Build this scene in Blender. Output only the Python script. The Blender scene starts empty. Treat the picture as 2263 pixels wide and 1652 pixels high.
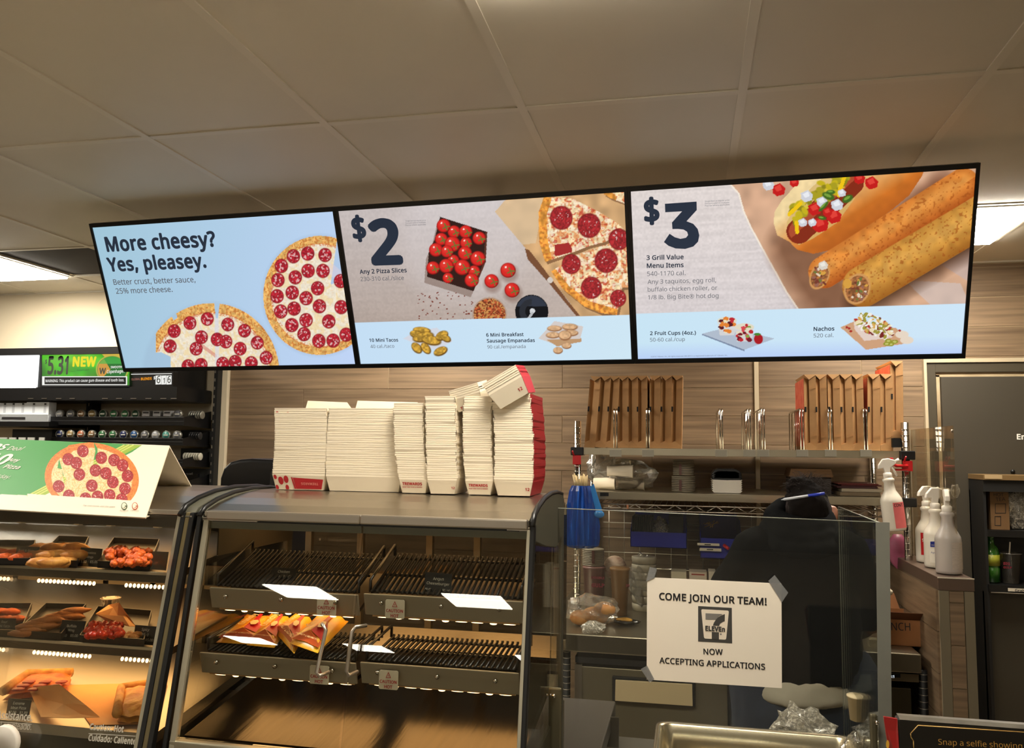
import bpy, bmesh, math, random
import numpy as np
from mathutils import Vector, Matrix
random.seed(7); rng = np.random.default_rng(7)
SC = bpy.context.scene
COL = SC.collection
# ------------------------------------------------------------------ camera
EYE = 1.66
F, YAW, PIT, ROL = 1804.15, 0.21298, 0.09314, 0.01222
CX, CY = 2263/2, 1652/2
_f = Vector((-math.sin(YAW)*math.cos(PIT), math.cos(YAW)*math.cos(PIT), math.sin(PIT)))
_r = Vector((math.cos(YAW), math.sin(YAW), 0)); _u = _r.cross(_f)
RR = _r*math.cos(ROL)+_u*math.sin(ROL); UU = -_r*math.sin(ROL)+_u*math.cos(ROL); FF = _f
cd = bpy.data.cameras.new('camera'); cam = bpy.data.objects.new('camera', cd); COL.objects.link(cam)
cd.sensor_fit = 'HORIZONTAL'; cd.sensor_width = 36; cd.lens = 36*F/2263; cd.clip_start = .02
m = Matrix.Identity(4)
for i in range(3):
    m[i][0] = RR[i]; m[i][1] = UU[i]; m[i][2] = -FF[i]
m[0][3] = 0; m[1][3] = 0; m[2][3] = EYE
cam.matrix_world = m; SC.camera = cam
# ------------------------------------------------------------------ world, exposure
SC.view_settings.view_transform = 'Standard'; SC.view_settings.look = 'None'
SC.view_settings.exposure = 0.0; SC.view_settings.gamma = 1; SC.view_settings.use_curve_mapping = False
w = bpy.data.worlds.new('world'); SC.world = w; w.use_nodes = True
w.node_tree.nodes['Background'].inputs[0].default_value = (1, .86, .66, 1)
w.node_tree.nodes['Background'].inputs[1].default_value = .05
PANEL_LIGHT = 40.0         # radiance of the ceiling light panels
PANEL_COL = (1, .92, .79)
WARM = (1, .55, .2)
# ------------------------------------------------------------------ helpers
def ray(x, y): return RR*((x-CX)/F)-UU*((y-CY)/F)+FF
def at(x, y, Y=None, Z=None, X=None):
    d = ray(x, y)
    t = Y/d[1] if Y is not None else ((Z-EYE)/d[2] if Z is not None else X/d[0])
    return Vector((d[0]*t, d[1]*t, d[2]*t+EYE))
def zat(x, y, Y): return at(x, y, Y=Y).z
def xat(x, y, Y): return at(x, y, Y=Y).x
def lin(c):
    return tuple(((v/255)/12.92 if v/255 <= .04045 else ((v/255+.055)/1.055)**2.4) for v in c)
MATS = {}
def mat(name, col, rough=.55, metal=0, noise=0, scale=20, bump=0, stretch=None, emit=0, alpha=1, trans=0, col2=None, coat=0, spec=.5, objrand=0, sss=0):
    if name in MATS: return MATS[name]
    M_ = bpy.data.materials.new(name); M_.use_nodes = True; nt = M_.node_tree; b = nt.nodes['Principled BSDF']
    c = lin(col); b.inputs['Base Color'].default_value = (*c, 1)
    b.inputs['Roughness'].default_value = rough; b.inputs['Metallic'].default_value = metal
    b.inputs['Coat Weight'].default_value = coat
    b.inputs['Specular IOR Level'].default_value = spec
    b.inputs['Alpha'].default_value = alpha; b.inputs['Transmission Weight'].default_value = trans
    if emit: b.inputs['Emission Color'].default_value = (*c, 1); b.inputs['Emission Strength'].default_value = emit
    if noise or bump:
        tc = nt.nodes.new('ShaderNodeTexCoord'); mp = nt.nodes.new('ShaderNodeMapping')
        nt.links.new(tc.outputs['Object'], mp.inputs[0])
        if stretch: mp.inputs['Scale'].default_value = stretch
        if objrand:
            oi = nt.nodes.new('ShaderNodeObjectInfo'); cm = nt.nodes.new('ShaderNodeMath'); cm.operation = 'MULTIPLY'; cm.inputs[1].default_value = 50
            nt.links.new(oi.outputs['Random'], cm.inputs[0]); nt.links.new(cm.outputs[0], mp.inputs['Location'])
        nz = nt.nodes.new('ShaderNodeTexNoise'); nz.inputs['Scale'].default_value = scale; nz.inputs['Detail'].default_value = 5
        nt.links.new(mp.outputs[0], nz.inputs['Vector'])
        if noise:
            rp = nt.nodes.new('ShaderNodeValToRGB'); rp.color_ramp.elements[0].position = .3; rp.color_ramp.elements[1].position = .7
            c2 = lin(col2) if col2 else tuple(v*(1-noise) for v in c)
            rp.color_ramp.elements[0].color = (*c2, 1); rp.color_ramp.elements[1].color = (*c, 1)
            nt.links.new(nz.outputs[0], rp.inputs[0])
            out = rp.outputs[0]
            if objrand:
                hs = nt.nodes.new('ShaderNodeHueSaturation'); mr = nt.nodes.new('ShaderNodeMapRange')
                mr.inputs[3].default_value = 1-objrand; mr.inputs[4].default_value = 1+objrand
                nt.links.new(oi.outputs['Random'], mr.inputs[0]); nt.links.new(mr.outputs[0], hs.inputs['Value'])
                nt.links.new(out, hs.inputs['Color']); out = hs.outputs[0]
            nt.links.new(out, b.inputs['Base Color'])
        if bump:
            bp = nt.nodes.new('ShaderNodeBump'); bp.inputs['Strength'].default_value = bump; bp.inputs['Distance'].default_value = .01
            nt.links.new(nz.outputs[0], bp.inputs['Height']); nt.links.new(bp.outputs[0], b.inputs['Normal'])
    MATS[name] = M_; return M_
def glassmat(name, tint=(1, 1, 1), refl=1.0, rough=0, haze=0, hcol=(.7, .7, .65), bump=0):
    if name in MATS: return MATS[name]
    M_ = bpy.data.materials.new(name); M_.use_nodes = True; nt = M_.node_tree; nt.nodes.clear()
    o = nt.nodes.new('ShaderNodeOutputMaterial'); t = nt.nodes.new('ShaderNodeBsdfTransparent'); g = nt.nodes.new('ShaderNodeBsdfGlossy')
    fr = nt.nodes.new('ShaderNodeFresnel'); fr.inputs[0].default_value = 1.5
    ml = nt.nodes.new('ShaderNodeMath'); ml.operation = 'MULTIPLY'; ml.inputs[1].default_value = refl; ml.use_clamp = True
    mx = nt.nodes.new('ShaderNodeMixShader'); t.inputs[0].default_value = (*tint, 1); g.inputs['Roughness'].default_value = rough
    nt.links.new(fr.outputs[0], ml.inputs[0]); nt.links.new(ml.outputs[0], mx.inputs[0])
    src = t.outputs[0]
    if haze:
        df = nt.nodes.new('ShaderNodeBsdfDiffuse'); df.inputs[0].default_value = (*hcol, 1); m2 = nt.nodes.new('ShaderNodeMixShader')
        m2.inputs[0].default_value = haze
        if bump:
            nz = nt.nodes.new('ShaderNodeTexNoise'); nz.inputs['Scale'].default_value = 25; nz.inputs['Detail'].default_value = 4
            rp = nt.nodes.new('ShaderNodeMapRange'); rp.inputs[1].default_value = .4; rp.inputs[2].default_value = .7; rp.inputs[3].default_value = haze*.4; rp.inputs[4].default_value = min(1, haze*1.8)
            nt.links.new(nz.outputs[0], rp.inputs[0]); nt.links.new(rp.outputs[0], m2.inputs[0])
        nt.links.new(src, m2.inputs[1]); nt.links.new(df.outputs[0], m2.inputs[2]); src = m2.outputs[0]
    if bump:
        nz2 = nt.nodes.new('ShaderNodeTexNoise'); nz2.inputs['Scale'].default_value = 30; bp = nt.nodes.new('ShaderNodeBump'); bp.inputs['Strength'].default_value = bump
        nt.links.new(nz2.outputs[0], bp.inputs['Height']); nt.links.new(bp.outputs[0], g.inputs['Normal'])
    nt.links.new(src, mx.inputs[1]); nt.links.new(g.outputs[0], mx.inputs[2]); nt.links.new(mx.outputs[0], o.inputs[0])
    MATS[name] = M_; return M_
def emat(name, col, s=1.0):
    if name in MATS: return MATS[name]
    M_ = bpy.data.materials.new(name); M_.use_nodes = True; nt = M_.node_tree; nt.nodes.clear()
    o = nt.nodes.new('ShaderNodeOutputMaterial'); e = nt.nodes.new('ShaderNodeEmission')
    e.inputs[0].default_value = (*lin(col), 1); e.inputs[1].default_value = s; nt.links.new(e.outputs[0], o.inputs[0])
    MATS[name] = M_; return M_
ORG = {}
def org(o):
    v = Vector((0, 0, 0))
    while o is not None: v = v+Vector(o.location); o = o.parent
    return v
def tag(o, label=None, cat=None, group=None, kind=None):
    if label: o['label'] = label
    if cat: o['category'] = cat
    if group: o['group'] = group
    if kind: o['kind'] = kind
    return o
def empty(name, loc, label, cat, group=None):
    o = bpy.data.objects.new(name, None); COL.objects.link(o); o.location = loc; o.empty_display_size = .05
    return tag(o, label, cat, group)
class MB:
    def __init__(s): s.v = []; s.f = []; s.sm = []
    def add(s, vs, fs, smooth=False):
        n = len(s.v); s.v += [Vector(v) for v in vs]; s.f += [tuple(i+n for i in f) for f in fs]; s.sm += [smooth]*len(fs); return s
    def box(s, c, d, rot=None):
        c = Vector(c); h = Vector(d)/2; vs = []
        for x in (-1, 1):
            for y in (-1, 1):
                for z in (-1, 1):
                    q = Vector((x*h.x, y*h.y, z*h.z)); vs.append(c+(rot @ q if rot else q))
        return s.add(vs, [(0, 1, 3, 2), (4, 6, 7, 5), (0, 4, 5, 1), (2, 3, 7, 6), (0, 2, 6, 4), (1, 5, 7, 3)])
    def bb(s, a, b):
        a = Vector(a); b = Vector(b); return s.box((a+b)/2, [abs(b[i]-a[i]) for i in range(3)])
    def prism(s, pts, off, smooth=False):
        off = Vector(off); n = len(pts); p = [Vector(q) for q in pts]
        return s.add(p+[q+off for q in p], [tuple(range(n-1, -1, -1)), tuple(range(n, 2*n))]+[(i, (i+1) % n, (i+1) % n+n, i+n) for i in range(n)], smooth)
    def tube(s, path, r, n=8, caps=True):
        P = [Vector(q) for q in path]; rs = r if isinstance(r, (list, tuple)) else [r]*len(P); rings = []; ref = None
        for i, q in enumerate(P):
            t = (P[min(i+1, len(P)-1)]-P[max(i-1, 0)]).normalized()
            if ref is None: ref = Vector((0, 0, 1)) if abs(t.z) < .9 else Vector((1, 0, 0))
            a = (ref-t*ref.dot(t)); a = a.normalized() if a.length > 1e-6 else t.orthogonal().normalized(); ref = a; b = t.cross(a)
            rings.append([q+(a*math.cos(2*math.pi*k/n)+b*math.sin(2*math.pi*k/n))*rs[i] for k in range(n)])
        vs = [v for R_ in rings for v in R_]; fs = []
        for i in range(len(P)-1):
            for k in range(n): fs.append((i*n+k, i*n+(k+1) % n, (i+1)*n+(k+1) % n, (i+1)*n+k))
        if caps: fs += [tuple(range(n-1, -1, -1)), tuple((len(P)-1)*n+k for k in range(n))]
        return s.add(vs, fs, True)
    def lathe(s, prof, c=(0, 0, 0), n=16, axis='z', sx=1, sy=1, rot=None):
        c = Vector(c); vs = []
        for r_, h in prof:
            for k in range(n):
                a = 2*math.pi*k/n; q = Vector((r_*math.cos(a)*sx, r_*math.sin(a)*sy, h))
                if axis == 'y': q = Vector((q.x, h, q.y))
                if axis == 'x': q = Vector((h, q.x, q.y))
                if rot: q = rot @ q
                vs.append(c+q)
        fs = []
        for i in range(len(prof)-1):
            for k in range(n): fs.append((i*n+k, i*n+(k+1) % n, (i+1)*n+(k+1) % n, (i+1)*n+k))
        fs += [tuple(range(n-1, -1, -1)), tuple((len(prof)-1)*n+k for k in range(n))]
        return s.add(vs, fs, True)
    def blob(s, c, r, n=8, rot=None, lump=0):
        c = Vector(c); r = Vector(r) if not isinstance(r, (int, float)) else Vector((r, r, r)); vs = []; fs = []; m_ = n//2+1
        for i in range(m_+1):
            th = math.pi*i/m_
            for k in range(n):
                a = 2*math.pi*k/n; q = Vector((math.sin(th)*math.cos(a)*r.x, math.sin(th)*math.sin(a)*r.y, math.cos(th)*r.z))*(1+random.uniform(-lump, lump))
                vs.append(c+(rot @ q if rot else q))
        for i in range(m_):
            for k in range(n): fs.append((i*n+k, (i+1)*n+k, (i+1)*n+(k+1) % n, i*n+(k+1) % n))
        return s.add(vs, fs, True)
    def sheet(s, quad, t): # quad corners in order, thickness along normal away
        a, b, c, d = [Vector(q) for q in quad]; n = (b-a).cross(d-a).normalized()*t
        return s.prism([a, b, c, d], n)
    def build(s, name, m_, parent=None, bevel=0, mods=None, segs=2):
        me = bpy.data.meshes.new(name); o0 = org(parent) if parent else Vector((0, 0, 0))
        me.from_pydata([v-o0 for v in s.v], [], s.f); me.materials.append(m_)
        me.polygons.foreach_set('use_smooth', s.sm); me.update()
        bm = bmesh.new(); bm.from_mesh(me); bmesh.ops.remove_doubles(bm, verts=bm.verts, dist=1e-6); bmesh.ops.recalc_face_normals(bm, faces=bm.faces); bm.to_mesh(me); bm.free()
        o = bpy.data.objects.new(name, me); COL.objects.link(o)
        if parent: o.parent = parent
        if bevel:
            b = o.modifiers.new('bevel', 'BEVEL'); b.width = bevel; b.segments = segs; b.limit_method = 'ANGLE'; b.angle_limit = math.radians(40)
        return o
    def thing(s, name, m_, label, cat, group=None, bevel=0, base=None):
        xs = [v.x for v in s.v]; ys = [v.y for v in s.v]; zs = [v.z for v in s.v]
        b = Vector(base) if base else Vector(((min(xs)+max(xs))/2, (min(ys)+max(ys))/2, min(zs)))
        s2 = MB(); s2.v = [v-b for v in s.v]; s2.f = s.f; s2.sm = s.sm
        o = s2.build(name, m_, None, bevel); o.location = b
        return tag(o, label, cat, group)
def struct(o): o['kind'] = 'structure'; return o
def copytree(o, parent=None):
    c = o.copy(); COL.objects.link(c)
    c.parent = parent
    for ch in list(o.children): copytree(ch, c)
    return c
def dup(o, loc, rot=None, label=None, group=None):
    c = copytree(o); c.location = loc
    if rot is not None: c.rotation_euler = rot
    if label: c['label'] = label
    if group: c['group'] = group
    return c
# planes that carry print
class Panel:
    def __init__(s, TL, TR, BR, BL):
        s.c = [Vector(q) for q in (TL, TR, BR, BL)]
        n = (s.c[1]-s.c[0]).cross(s.c[3]-s.c[0]).normalized() 
        if n.dot(Vector((0, 0, EYE))-s.c[0]) < 0: n = -n
        s.n = n
    def w(s, x, y):
        d = ray(x, y); e = Vector((0, 0, EYE)); t = (s.c[0]-e).dot(s.n)/d.dot(s.n); return e+d*t
TXT = {}
try: SANS = bpy.data.fonts.load(bpy.utils.system_resource('DATAFILES', path='fonts')+'/NotoSansHebrew-Regular.woff2')
except Exception: SANS = None
def txtmesh(t, bold=0, shear=0):
    b0 = bold; bold = 0
    k = (t, b0, shear)
    if k in TXT: return TXT[k]
    cu = bpy.data.curves.new('t', 'FONT'); cu.body = t; cu.offset = bold; cu.shear = shear; cu.resolution_u = 4; cu.space_character = 1+b0*2.2
    if SANS: cu.font = SANS
    o = bpy.data.objects.new('t', cu); COL.objects.link(o)
    me = o.to_mesh() if False else bpy.data.meshes.new_from_object(o.evaluated_get(bpy.context.evaluated_depsgraph_get()))
    vs = [v.co.copy() for v in me.vertices]; fs = [tuple(p.vertices) for p in me.polygons]
    if b0 > 0:   # heavier weight: the outline repeated with small offsets
        e = b0*1.25; n0 = len(vs); V0 = list(vs); F0 = list(fs)
        for j in range(12):
            dx, dy = e*math.cos(j*math.pi/6), e*.85*math.sin(j*math.pi/6)
            b_ = len(vs); vs = vs+[v+Vector((dx, dy, .0016*(j+1))) for v in V0]; fs = fs+[tuple(i+b_ for i in f) for f in F0]
    bpy.data.objects.remove(o); bpy.data.curves.remove(cu); bpy.data.meshes.remove(me)
    TXT[k] = (vs, fs); return TXT[k]
def text3(t, A, B, n, m_, parent, bold=0, hs=1, off=.0008, name='lettering', shear=0):
    vs, fs = txtmesh(t, bold, shear)
    if not vs: return None
    x0 = min(v.x for v in vs); x1 = max(v.x for v in vs); A = Vector(A); B = Vector(B)
    L = (B-A).length; ex = (B-A).normalized(); ey = Vector(n).cross(ex).normalized(); k = L/(x1-x0)
    mb = MB(); mb.add([A+ex*((v.x-x0)*k)+ey*(v.y*k*hs)+Vector(n)*(off+v.z*.008) for v in vs], fs)
    return mb.build(name, m_, parent)
def ptext(P, t, a, b, m_, parent, **k): return text3(t, P.w(*a), P.w(*b), P.n, m_, parent, **k)
def ppoly(P, pts, m_, parent, off=.0006, name='print'):
    mb = MB(); q = [P.w(*p)+P.n*off for p in pts]; mb.add(q, [tuple(range(len(q)))]); return mb.build(name, m_, parent)
# dense colour grid: flat print evaluated per vertex
def vnoise(ny, nx, sy, sx, seed):
    r = np.random.default_rng(seed); a = r.random((int(sy)+2, int(sx)+2))
    yy = np.linspace(0, sy, ny)[:, None]; xx = np.linspace(0, sx, nx)[None]
    y0 = np.floor(yy).astype(int); x0 = np.floor(xx).astype(int); fy = yy-y0; fx = xx-x0; fy = fy*fy*(3-2*fy); fx = fx*fx*(3-2*fx)
    return a[y0, x0]*(1-fy)*(1-fx)+a[y0+1, x0]*fy*(1-fx)+a[y0, x0+1]*(1-fy)*fx+a[y0+1, x0+1]*fy*fx
class Canvas:
    def __init__(s, P, nx, ny, k=1, ox=0, oy=0):
        s.P = P; s.nx = nx; s.ny = ny; u = np.linspace(0, 1, nx)[None, :, None]; v = np.linspace(0, 1, ny)[:, None, None]
        TL, TR, BR, BL = [np.array(q) for q in P.c]
        s.W = TL*(1-u)*(1-v)+TR*u*(1-v)+BR*u*v+BL*(1-u)*v
        d = s.W-np.array([0, 0, EYE]); z = d@np.array(FF)
        s.X = (CX+F*(d@np.array(RR))/z-ox)*k; s.Y = (CY-F*(d@np.array(UU))/z-oy)*k
        s.rgb = np.ones((ny, nx, 3))*200.; s.U = u[..., 0]+0*v[..., 0]; s.V = v[..., 0]+0*u[..., 0]; s.seed = 1
        s.k = k
    def nz(s, cell, seed=None):
        s.seed += 1; return vnoise(s.ny, s.nx, max(2, s.ny/cell), max(2, s.nx/cell), seed or s.seed)
    def fill(s, mask, col, a=1, noise=0, cell=3):
        m_ = (np.clip(mask.astype(float), 0, 1)*a)[..., None]; c = np.array(col, float)
        if c.ndim == 1: c = np.broadcast_to(c, s.rgb.shape).copy()
        if noise: c = c*(1+noise*(s.nz(cell)-.5)[..., None]*2)
        s.rgb = s.rgb*(1-m_)+c*m_
    def poly(s, pts):
        x = s.X; y = s.Y; ins = np.zeros(x.shape, bool); n = len(pts)
        for i in range(n):
            x1, y1 = pts[i]; x2, y2 = pts[(i+1) % n]
            if y1 == y2: continue
            c = ((y1 > y) != (y2 > y)) & (x < (x2-x1)*(y-y1)/(y2-y1)+x1); ins ^= c
        return ins
    def ell(s, cx, cy, rx, ry=None, ang=0):
        ry = ry or rx; c, n = math.cos(ang), math.sin(ang); dx = s.X-cx; dy = s.Y-cy
        return np.sqrt(((dx*c+dy*n)/rx)**2+((-dx*n+dy*c)/ry)**2)
    def cap(s, x0, y0, x1, y1, r):
        dx, dy = x1-x0, y1-y0; L = dx*dx+dy*dy; t = np.clip(((s.X-x0)*dx+(s.Y-y0)*dy)/L, 0, 1)
        px = s.X-(x0+t*dx); py = s.Y-(y0+t*dy); d = np.hypot(px, py)/r
        sg = np.sign(dx*(s.Y-y0)-dy*(s.X-x0)); return d, d*sg
    def soft(s, d, e=.08): return np.clip((1-d)/e+.5, 0, 1)
    def pep(s, x, y, r, base=(172, 34, 48), white=.45):
        d = s.ell(x, y, r, r*1.06); s.fill(s.soft(d, .12), (120, 20, 25)); s.fill(s.soft(d/.93, .1), base, noise=.25, cell=2)
        if white: s.fill((d < .8)*(s.nz(3) > 1-white*.75)*(s.nz(2) > .35), (235, 205, 200), .8)
    def build(s, name, parent, emit=None, rough=.5, shift=0):
        ny, nx = s.ny, s.nx; W = s.W+np.array(s.P.n)*shift-np.array(org(parent) if parent else (0, 0, 0))
        me = bpy.data.meshes.new(name); nv = nx*ny; nf = (nx-1)*(ny-1)
        me.vertices.add(nv); me.vertices.foreach_set('co', W.reshape(-1).astype(np.float32))
        i = np.arange(nv).reshape(ny, nx); q = np.stack([i[1:, :-1], i[1:, 1:], i[:-1, 1:], i[:-1, :-1]], -1).reshape(-1)
        me.loops.add(nf*4); me.loops.foreach_set('vertex_index', q.astype(np.int32)); me.polygons.add(nf)
        me.polygons.foreach_set('loop_start', np.arange(0, nf*4, 4, dtype=np.int32)); me.update(calc_edges=True)
        c = np.clip(s.rgb/255, 0, 1); c = np.where(c <= .04045, c/12.92, ((c+.055)/1.055)**2.4)
        at_ = me.color_attributes.new('print', 'FLOAT_COLOR', 'POINT'); at_.data.foreach_set('color', np.concatenate([c, np.ones((ny, nx, 1))], -1).reshape(-1).astype(np.float32))
        M_ = bpy.data.materials.new(name+'_ink'); M_.use_nodes = True; nt = M_.node_tree; b = nt.nodes['Principled BSDF']
        a = nt.nodes.new('ShaderNodeVertexColor'); a.layer_name = 'print'
        if emit:
            b.inputs['Base Color'].default_value = (.01, .01, .01, 1); b.inputs['Roughness'].default_value = .4; b.inputs['Specular IOR Level'].default_value = .1
            nt.links.new(a.outputs[0], b.inputs['Emission Color']); b.inputs['Emission Strength'].default_value = emit
        else: nt.links.new(a.outputs[0], b.inputs['Base Color']); b.inputs['Roughness'].default_value = rough
        me.materials.append(M_); o = bpy.data.objects.new(name, me); COL.objects.link(o); o.parent = parent; return o

# materials
steel = mat('brushed steel', (176, 166, 150), .28, 1, noise=.15, scale=60, stretch=(1, 40, 1), bump=.02)
steel2 = mat('satin steel', (190, 182, 168), .38, 1)
chrome = mat('chrome', (205, 200, 192), .12, 1)
dsteel = mat('dark steel', (95, 88, 78), .4, .9)
black = mat('black plastic', (14, 14, 15), .35)
blackg = mat('glossy black', (8, 9, 10), .12, spec=.6)
blackm = mat('matte black', (16, 15, 14), .6)
greyp = mat('grey painted metal', (96, 92, 80), .5)
glass = glassmat('clear glass', (.94, .95, .93), .5)
acry = glassmat('acrylic', (.90, .91, .88), .7, haze=.008)
cardw = mat('white paperboard', (232, 220, 196), .6, noise=.04, scale=15)
red = mat('red print', (190, 22, 34), .5)
redp = mat('red plastic', (190, 25, 30), .35)
kraft = mat('kraft cardboard', (204, 156, 104), .75, noise=.12, scale=30)
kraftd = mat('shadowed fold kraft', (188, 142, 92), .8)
white = mat('white plastic', (235, 228, 215), .4)
tape = glassmat('tape', (.8, .8, .78), .8, haze=.35, hcol=(.45, .46, .46))
ink = mat('black ink', (22, 20, 20), .6)
redink = mat('red ink', (180, 30, 30), .6)
whiteink = mat('white ink', (225, 225, 215), .6)
# ------------------------------------------------------------------ room
CEIL = EYE+.9753; GX0 = -1.67741; GW = .6096; A_Y = 2.2195; WALL = 4.48
tilem = mat('ceiling tile vinyl', (212, 204, 186), .5, noise=.05, scale=3)
teem = mat('ceiling tee', (214, 206, 188), .45)
ceil_ = struct(MB().bb((-8.6, -11.2, CEIL+.3), (3.4, 4.6, CEIL+.34)).build('ceiling', mat('dark plenum', (16, 15, 15), .95)))
rows = [A_Y+1.2192*k for k in range(-11, 2)]
lights_spec = {(3, 'Y'): 0}
proto = {}
def tile(x, y0, y1):
    L = y1-y0-.020; k = round(L, 3)
    if k not in proto:
        mb = MB(); W_ = GW-.020; mb.box((0, 0, 0), (W_, L, .012)); o = mb.build('ceiling_tile', tilem, ceil_); o.location = (x+GW/2, (y0+y1)/2, CEIL+.010); proto[k] = o
    else:
        o = proto[k].copy(); COL.objects.link(o); o.location = (x+GW/2, (y0+y1)/2, CEIL+.010)
lightcells = {(0, 3.4388), (1, 3.4388)}
LP = []
def col_x(i): return GX0+GW*i
# two-by-two light panels: (column, y0)
for c, y in [(-4, A_Y+1.2192), (4, A_Y+1.2192), (2, A_Y-1.2192)]+[(0, A_Y+1.2192), (-2, A_Y-1.2192)]:
    LP.append((c, y))
LP4 = [(-4, A_Y-1.2192*6), (-1, A_Y-1.2192*6), (4, A_Y-1.2192*6), (-8, A_Y-1.2192*9), (-5, A_Y-1.2192*9), (-1, A_Y-1.2192*9), (3, A_Y-1.2192*9)]
LP4s = {(c, round(y, 2)) for c, y in LP4}
LPs = {(c, round(y, 2)) for c, y in LP}
for i in range(-11, 8):
    x = col_x(i)
    for y0 in rows:
        y1 = min(y0+1.2192, WALL-.005)
        half = (i, round(y0, 2)) in LPs
        half = half or (i, round(y0, 2)) in LP4s
        if half: tile(x, y0+.6096, y1)
        elif i == -3 and abs(y0-(A_Y+1.2192)) < .01: tile(x, y0+.6096, y1)       # one tile is missing here
        else: tile(x, y0, y1)
MB().bb((col_x(-3)+.01, A_Y+1.2292, CEIL+.012), (col_x(-2)-.01, A_Y+1.8188, CEIL+.02)).build('recess_shade_sheet', mat('recess shade sheet', (62, 58, 54), .9), ceil_)  # added dark sheet: stands in for the shade inside the open tile hole
for i in range(-11, 9): MB().bb((col_x(i)-.012, rows[0], CEIL), (col_x(i)+.012, WALL, CEIL+.006)).build('grid_tee', teem, ceil_)
for y0 in rows: MB().bb((col_x(-11), y0-.012, CEIL+.0005), (col_x(8), y0+.012, CEIL+.0055)).build('grid_tee', teem, ceil_)
for (c, y) in list(LP)+[(-3, A_Y+1.2192)]:
    MB().bb((col_x(c), y+.6096-.012, CEIL+.0005), (col_x(c+1), y+.6096+.012, CEIL+.0055)).build('cross_tee', teem, ceil_)
MB().bb((col_x(-11), WALL-.02, CEIL-.003), (col_x(8), WALL, CEIL+.004)).build('wall_angle', teem, ceil_)
lens = emat('light panel diffuser', (255, 255, 255), PANEL_LIGHT); lens.node_tree.nodes['Emission'].inputs[0].default_value = (*PANEL_COL, 1)
lname = {(0, 1): 'square ceiling light panel hidden behind the menu screens', (-4, 1): 'square ceiling light panel left of the light blue screen', (4, 1): 'square ceiling light panel right of the hot dog screen', (2, -1): 'square ceiling light panel at the top edge of the view'}
for c, y in LP+LP4:
    LL = .6096
    k = (c, round((y-A_Y)/1.2192)); x = col_x(c)
    lb = lname.get(k, 'square ceiling light panel above the shop floor behind the viewer')
    g = empty('ceiling_light', (x+GW/2, y+LL/2, CEIL), lb, 'light', 'ceiling light panels')
    MB().bb((x+.02, y+.02, CEIL-.014), (x+GW-.02, y+LL-.02, CEIL+.012)).build('diffuser', lens, g)
    fr = MB()
    for a, b in [((x+.012, y+.012), (x+GW-.012, y+.02)), ((x+.012, y+LL-.02), (x+GW-.012, y+LL-.012)), ((x+.012, y+.02), (x+.02, y+LL-.02)), ((x+GW-.02, y+.02), (x+GW-.012, y+LL-.02))]:
        fr.bb((*a, CEIL-.004), (*b, CEIL+.03))
    fr.build('frame', teem, g)
# walls
groutm = mat('grout', (180, 160, 128), .8)
creamm = mat('cream painted wall', (224, 210, 182), .7, noise=.03, scale=4)
wb = struct(MB().bb((-8.6, WALL, 0), (3.4, WALL+.1, CEIL+.3)).build('wall_back', groutm))
xL = xat(507, 900, WALL); xT2 = xat(1673, 950, WALL); xT3 = xat(2046, 880, WALL); zHd = zat(2200, 800, WALL)
MB().bb((-8.6, WALL-.008, 0), (xL-.05, WALL, CEIL)).build('painted_panel', creamm, wb)
woodm = mat('wood look tile', (140, 117, 91), .45, noise=.4, scale=4, stretch=(.5, 1, 15), objrand=.14, col2=(104, 85, 65), bump=.05)
def planks(x0, x1, z0, z1, ref, base, Y=WALL, par=wb):
    k0 = math.floor((z0-base)/.1515)
    k = k0
    while base+k*.1515 < z1:
        a = max(z0, base+k*.1515)+.0015; b = min(z1, base+(k+1)*.1515)-.0015
        if b-a > .01:
            s = ref+(.49 if k % 2 else 0); n0 = math.floor((x0-s)/1.022); x = s+n0*1.022
            while x < x1:
                p = max(x, x0)+.0015; q = min(x+1.022, x1)-.0015
                if q-p > .02:
                    o = MB().box((0, 0, 0), (q-p, .008, b-a)).build('wall_plank', woodm, par, bevel=.0008, segs=1); o.location = ((p+q)/2, Y+.001-random.random()*.001, (a+b)/2)
                x += 1.022
        k += 1
ZB = zat(1000, 858.5, WALL); SA = xat(859, 840, WALL); SB = xat(1904, 840, WALL)
planks(xL, xT2-.012, .1, CEIL-.005, SA, ZB)
planks(xT2+.012, xT3-.012, .1, CEIL-.005, SB, ZB)
planks(xT3-.012, 2.9, zHd, CEIL-.005, SB, ZB)
trimm = mat('satin trim', (206, 190, 160), .4, .3)
struct(MB().bb((xL-.05, WALL-.03, 0), (xL-.002, WALL, CEIL)).build('trim_1', mat('cream jamb', (214, 200, 172), .5), None, .002))
struct(MB().bb((xT2-.011, WALL-.016, 0), (xT2+.011, WALL, CEIL)).build('trim_2', trimm, None, .001))
struct(MB().bb((xT3-.012, WALL-.03, 0), (xT3+.002, WALL, zHd+.02)).build('trim_3', trimm, None, .001))
struct(MB().bb((xT3, WALL-.03, zHd-.002), (2.9, WALL, zHd+.018)).build('trim_4', trimm, None, .001))
struct(MB().bb((-8.6, -11.2, -.05), (3.4, 4.6, 0)).build('floor', mat('floor tile', (136, 124, 106), .35, noise=.1, scale=4)))
struct(MB().bb((-8.7, -11.2, 0), (-8.6, 4.6, CEIL+.3)).build('wall_left', creamm))
struct(MB().bb((3.4, -11.2, 0), (3.5, 4.6, CEIL+.3)).build('wall_right', creamm))
struct(MB().bb((-8.6, -11.3, 0), (3.4, -11.2, CEIL+.3)).build('wall_front', mat('dim shop wall', (84, 76, 64), .7)))
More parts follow.
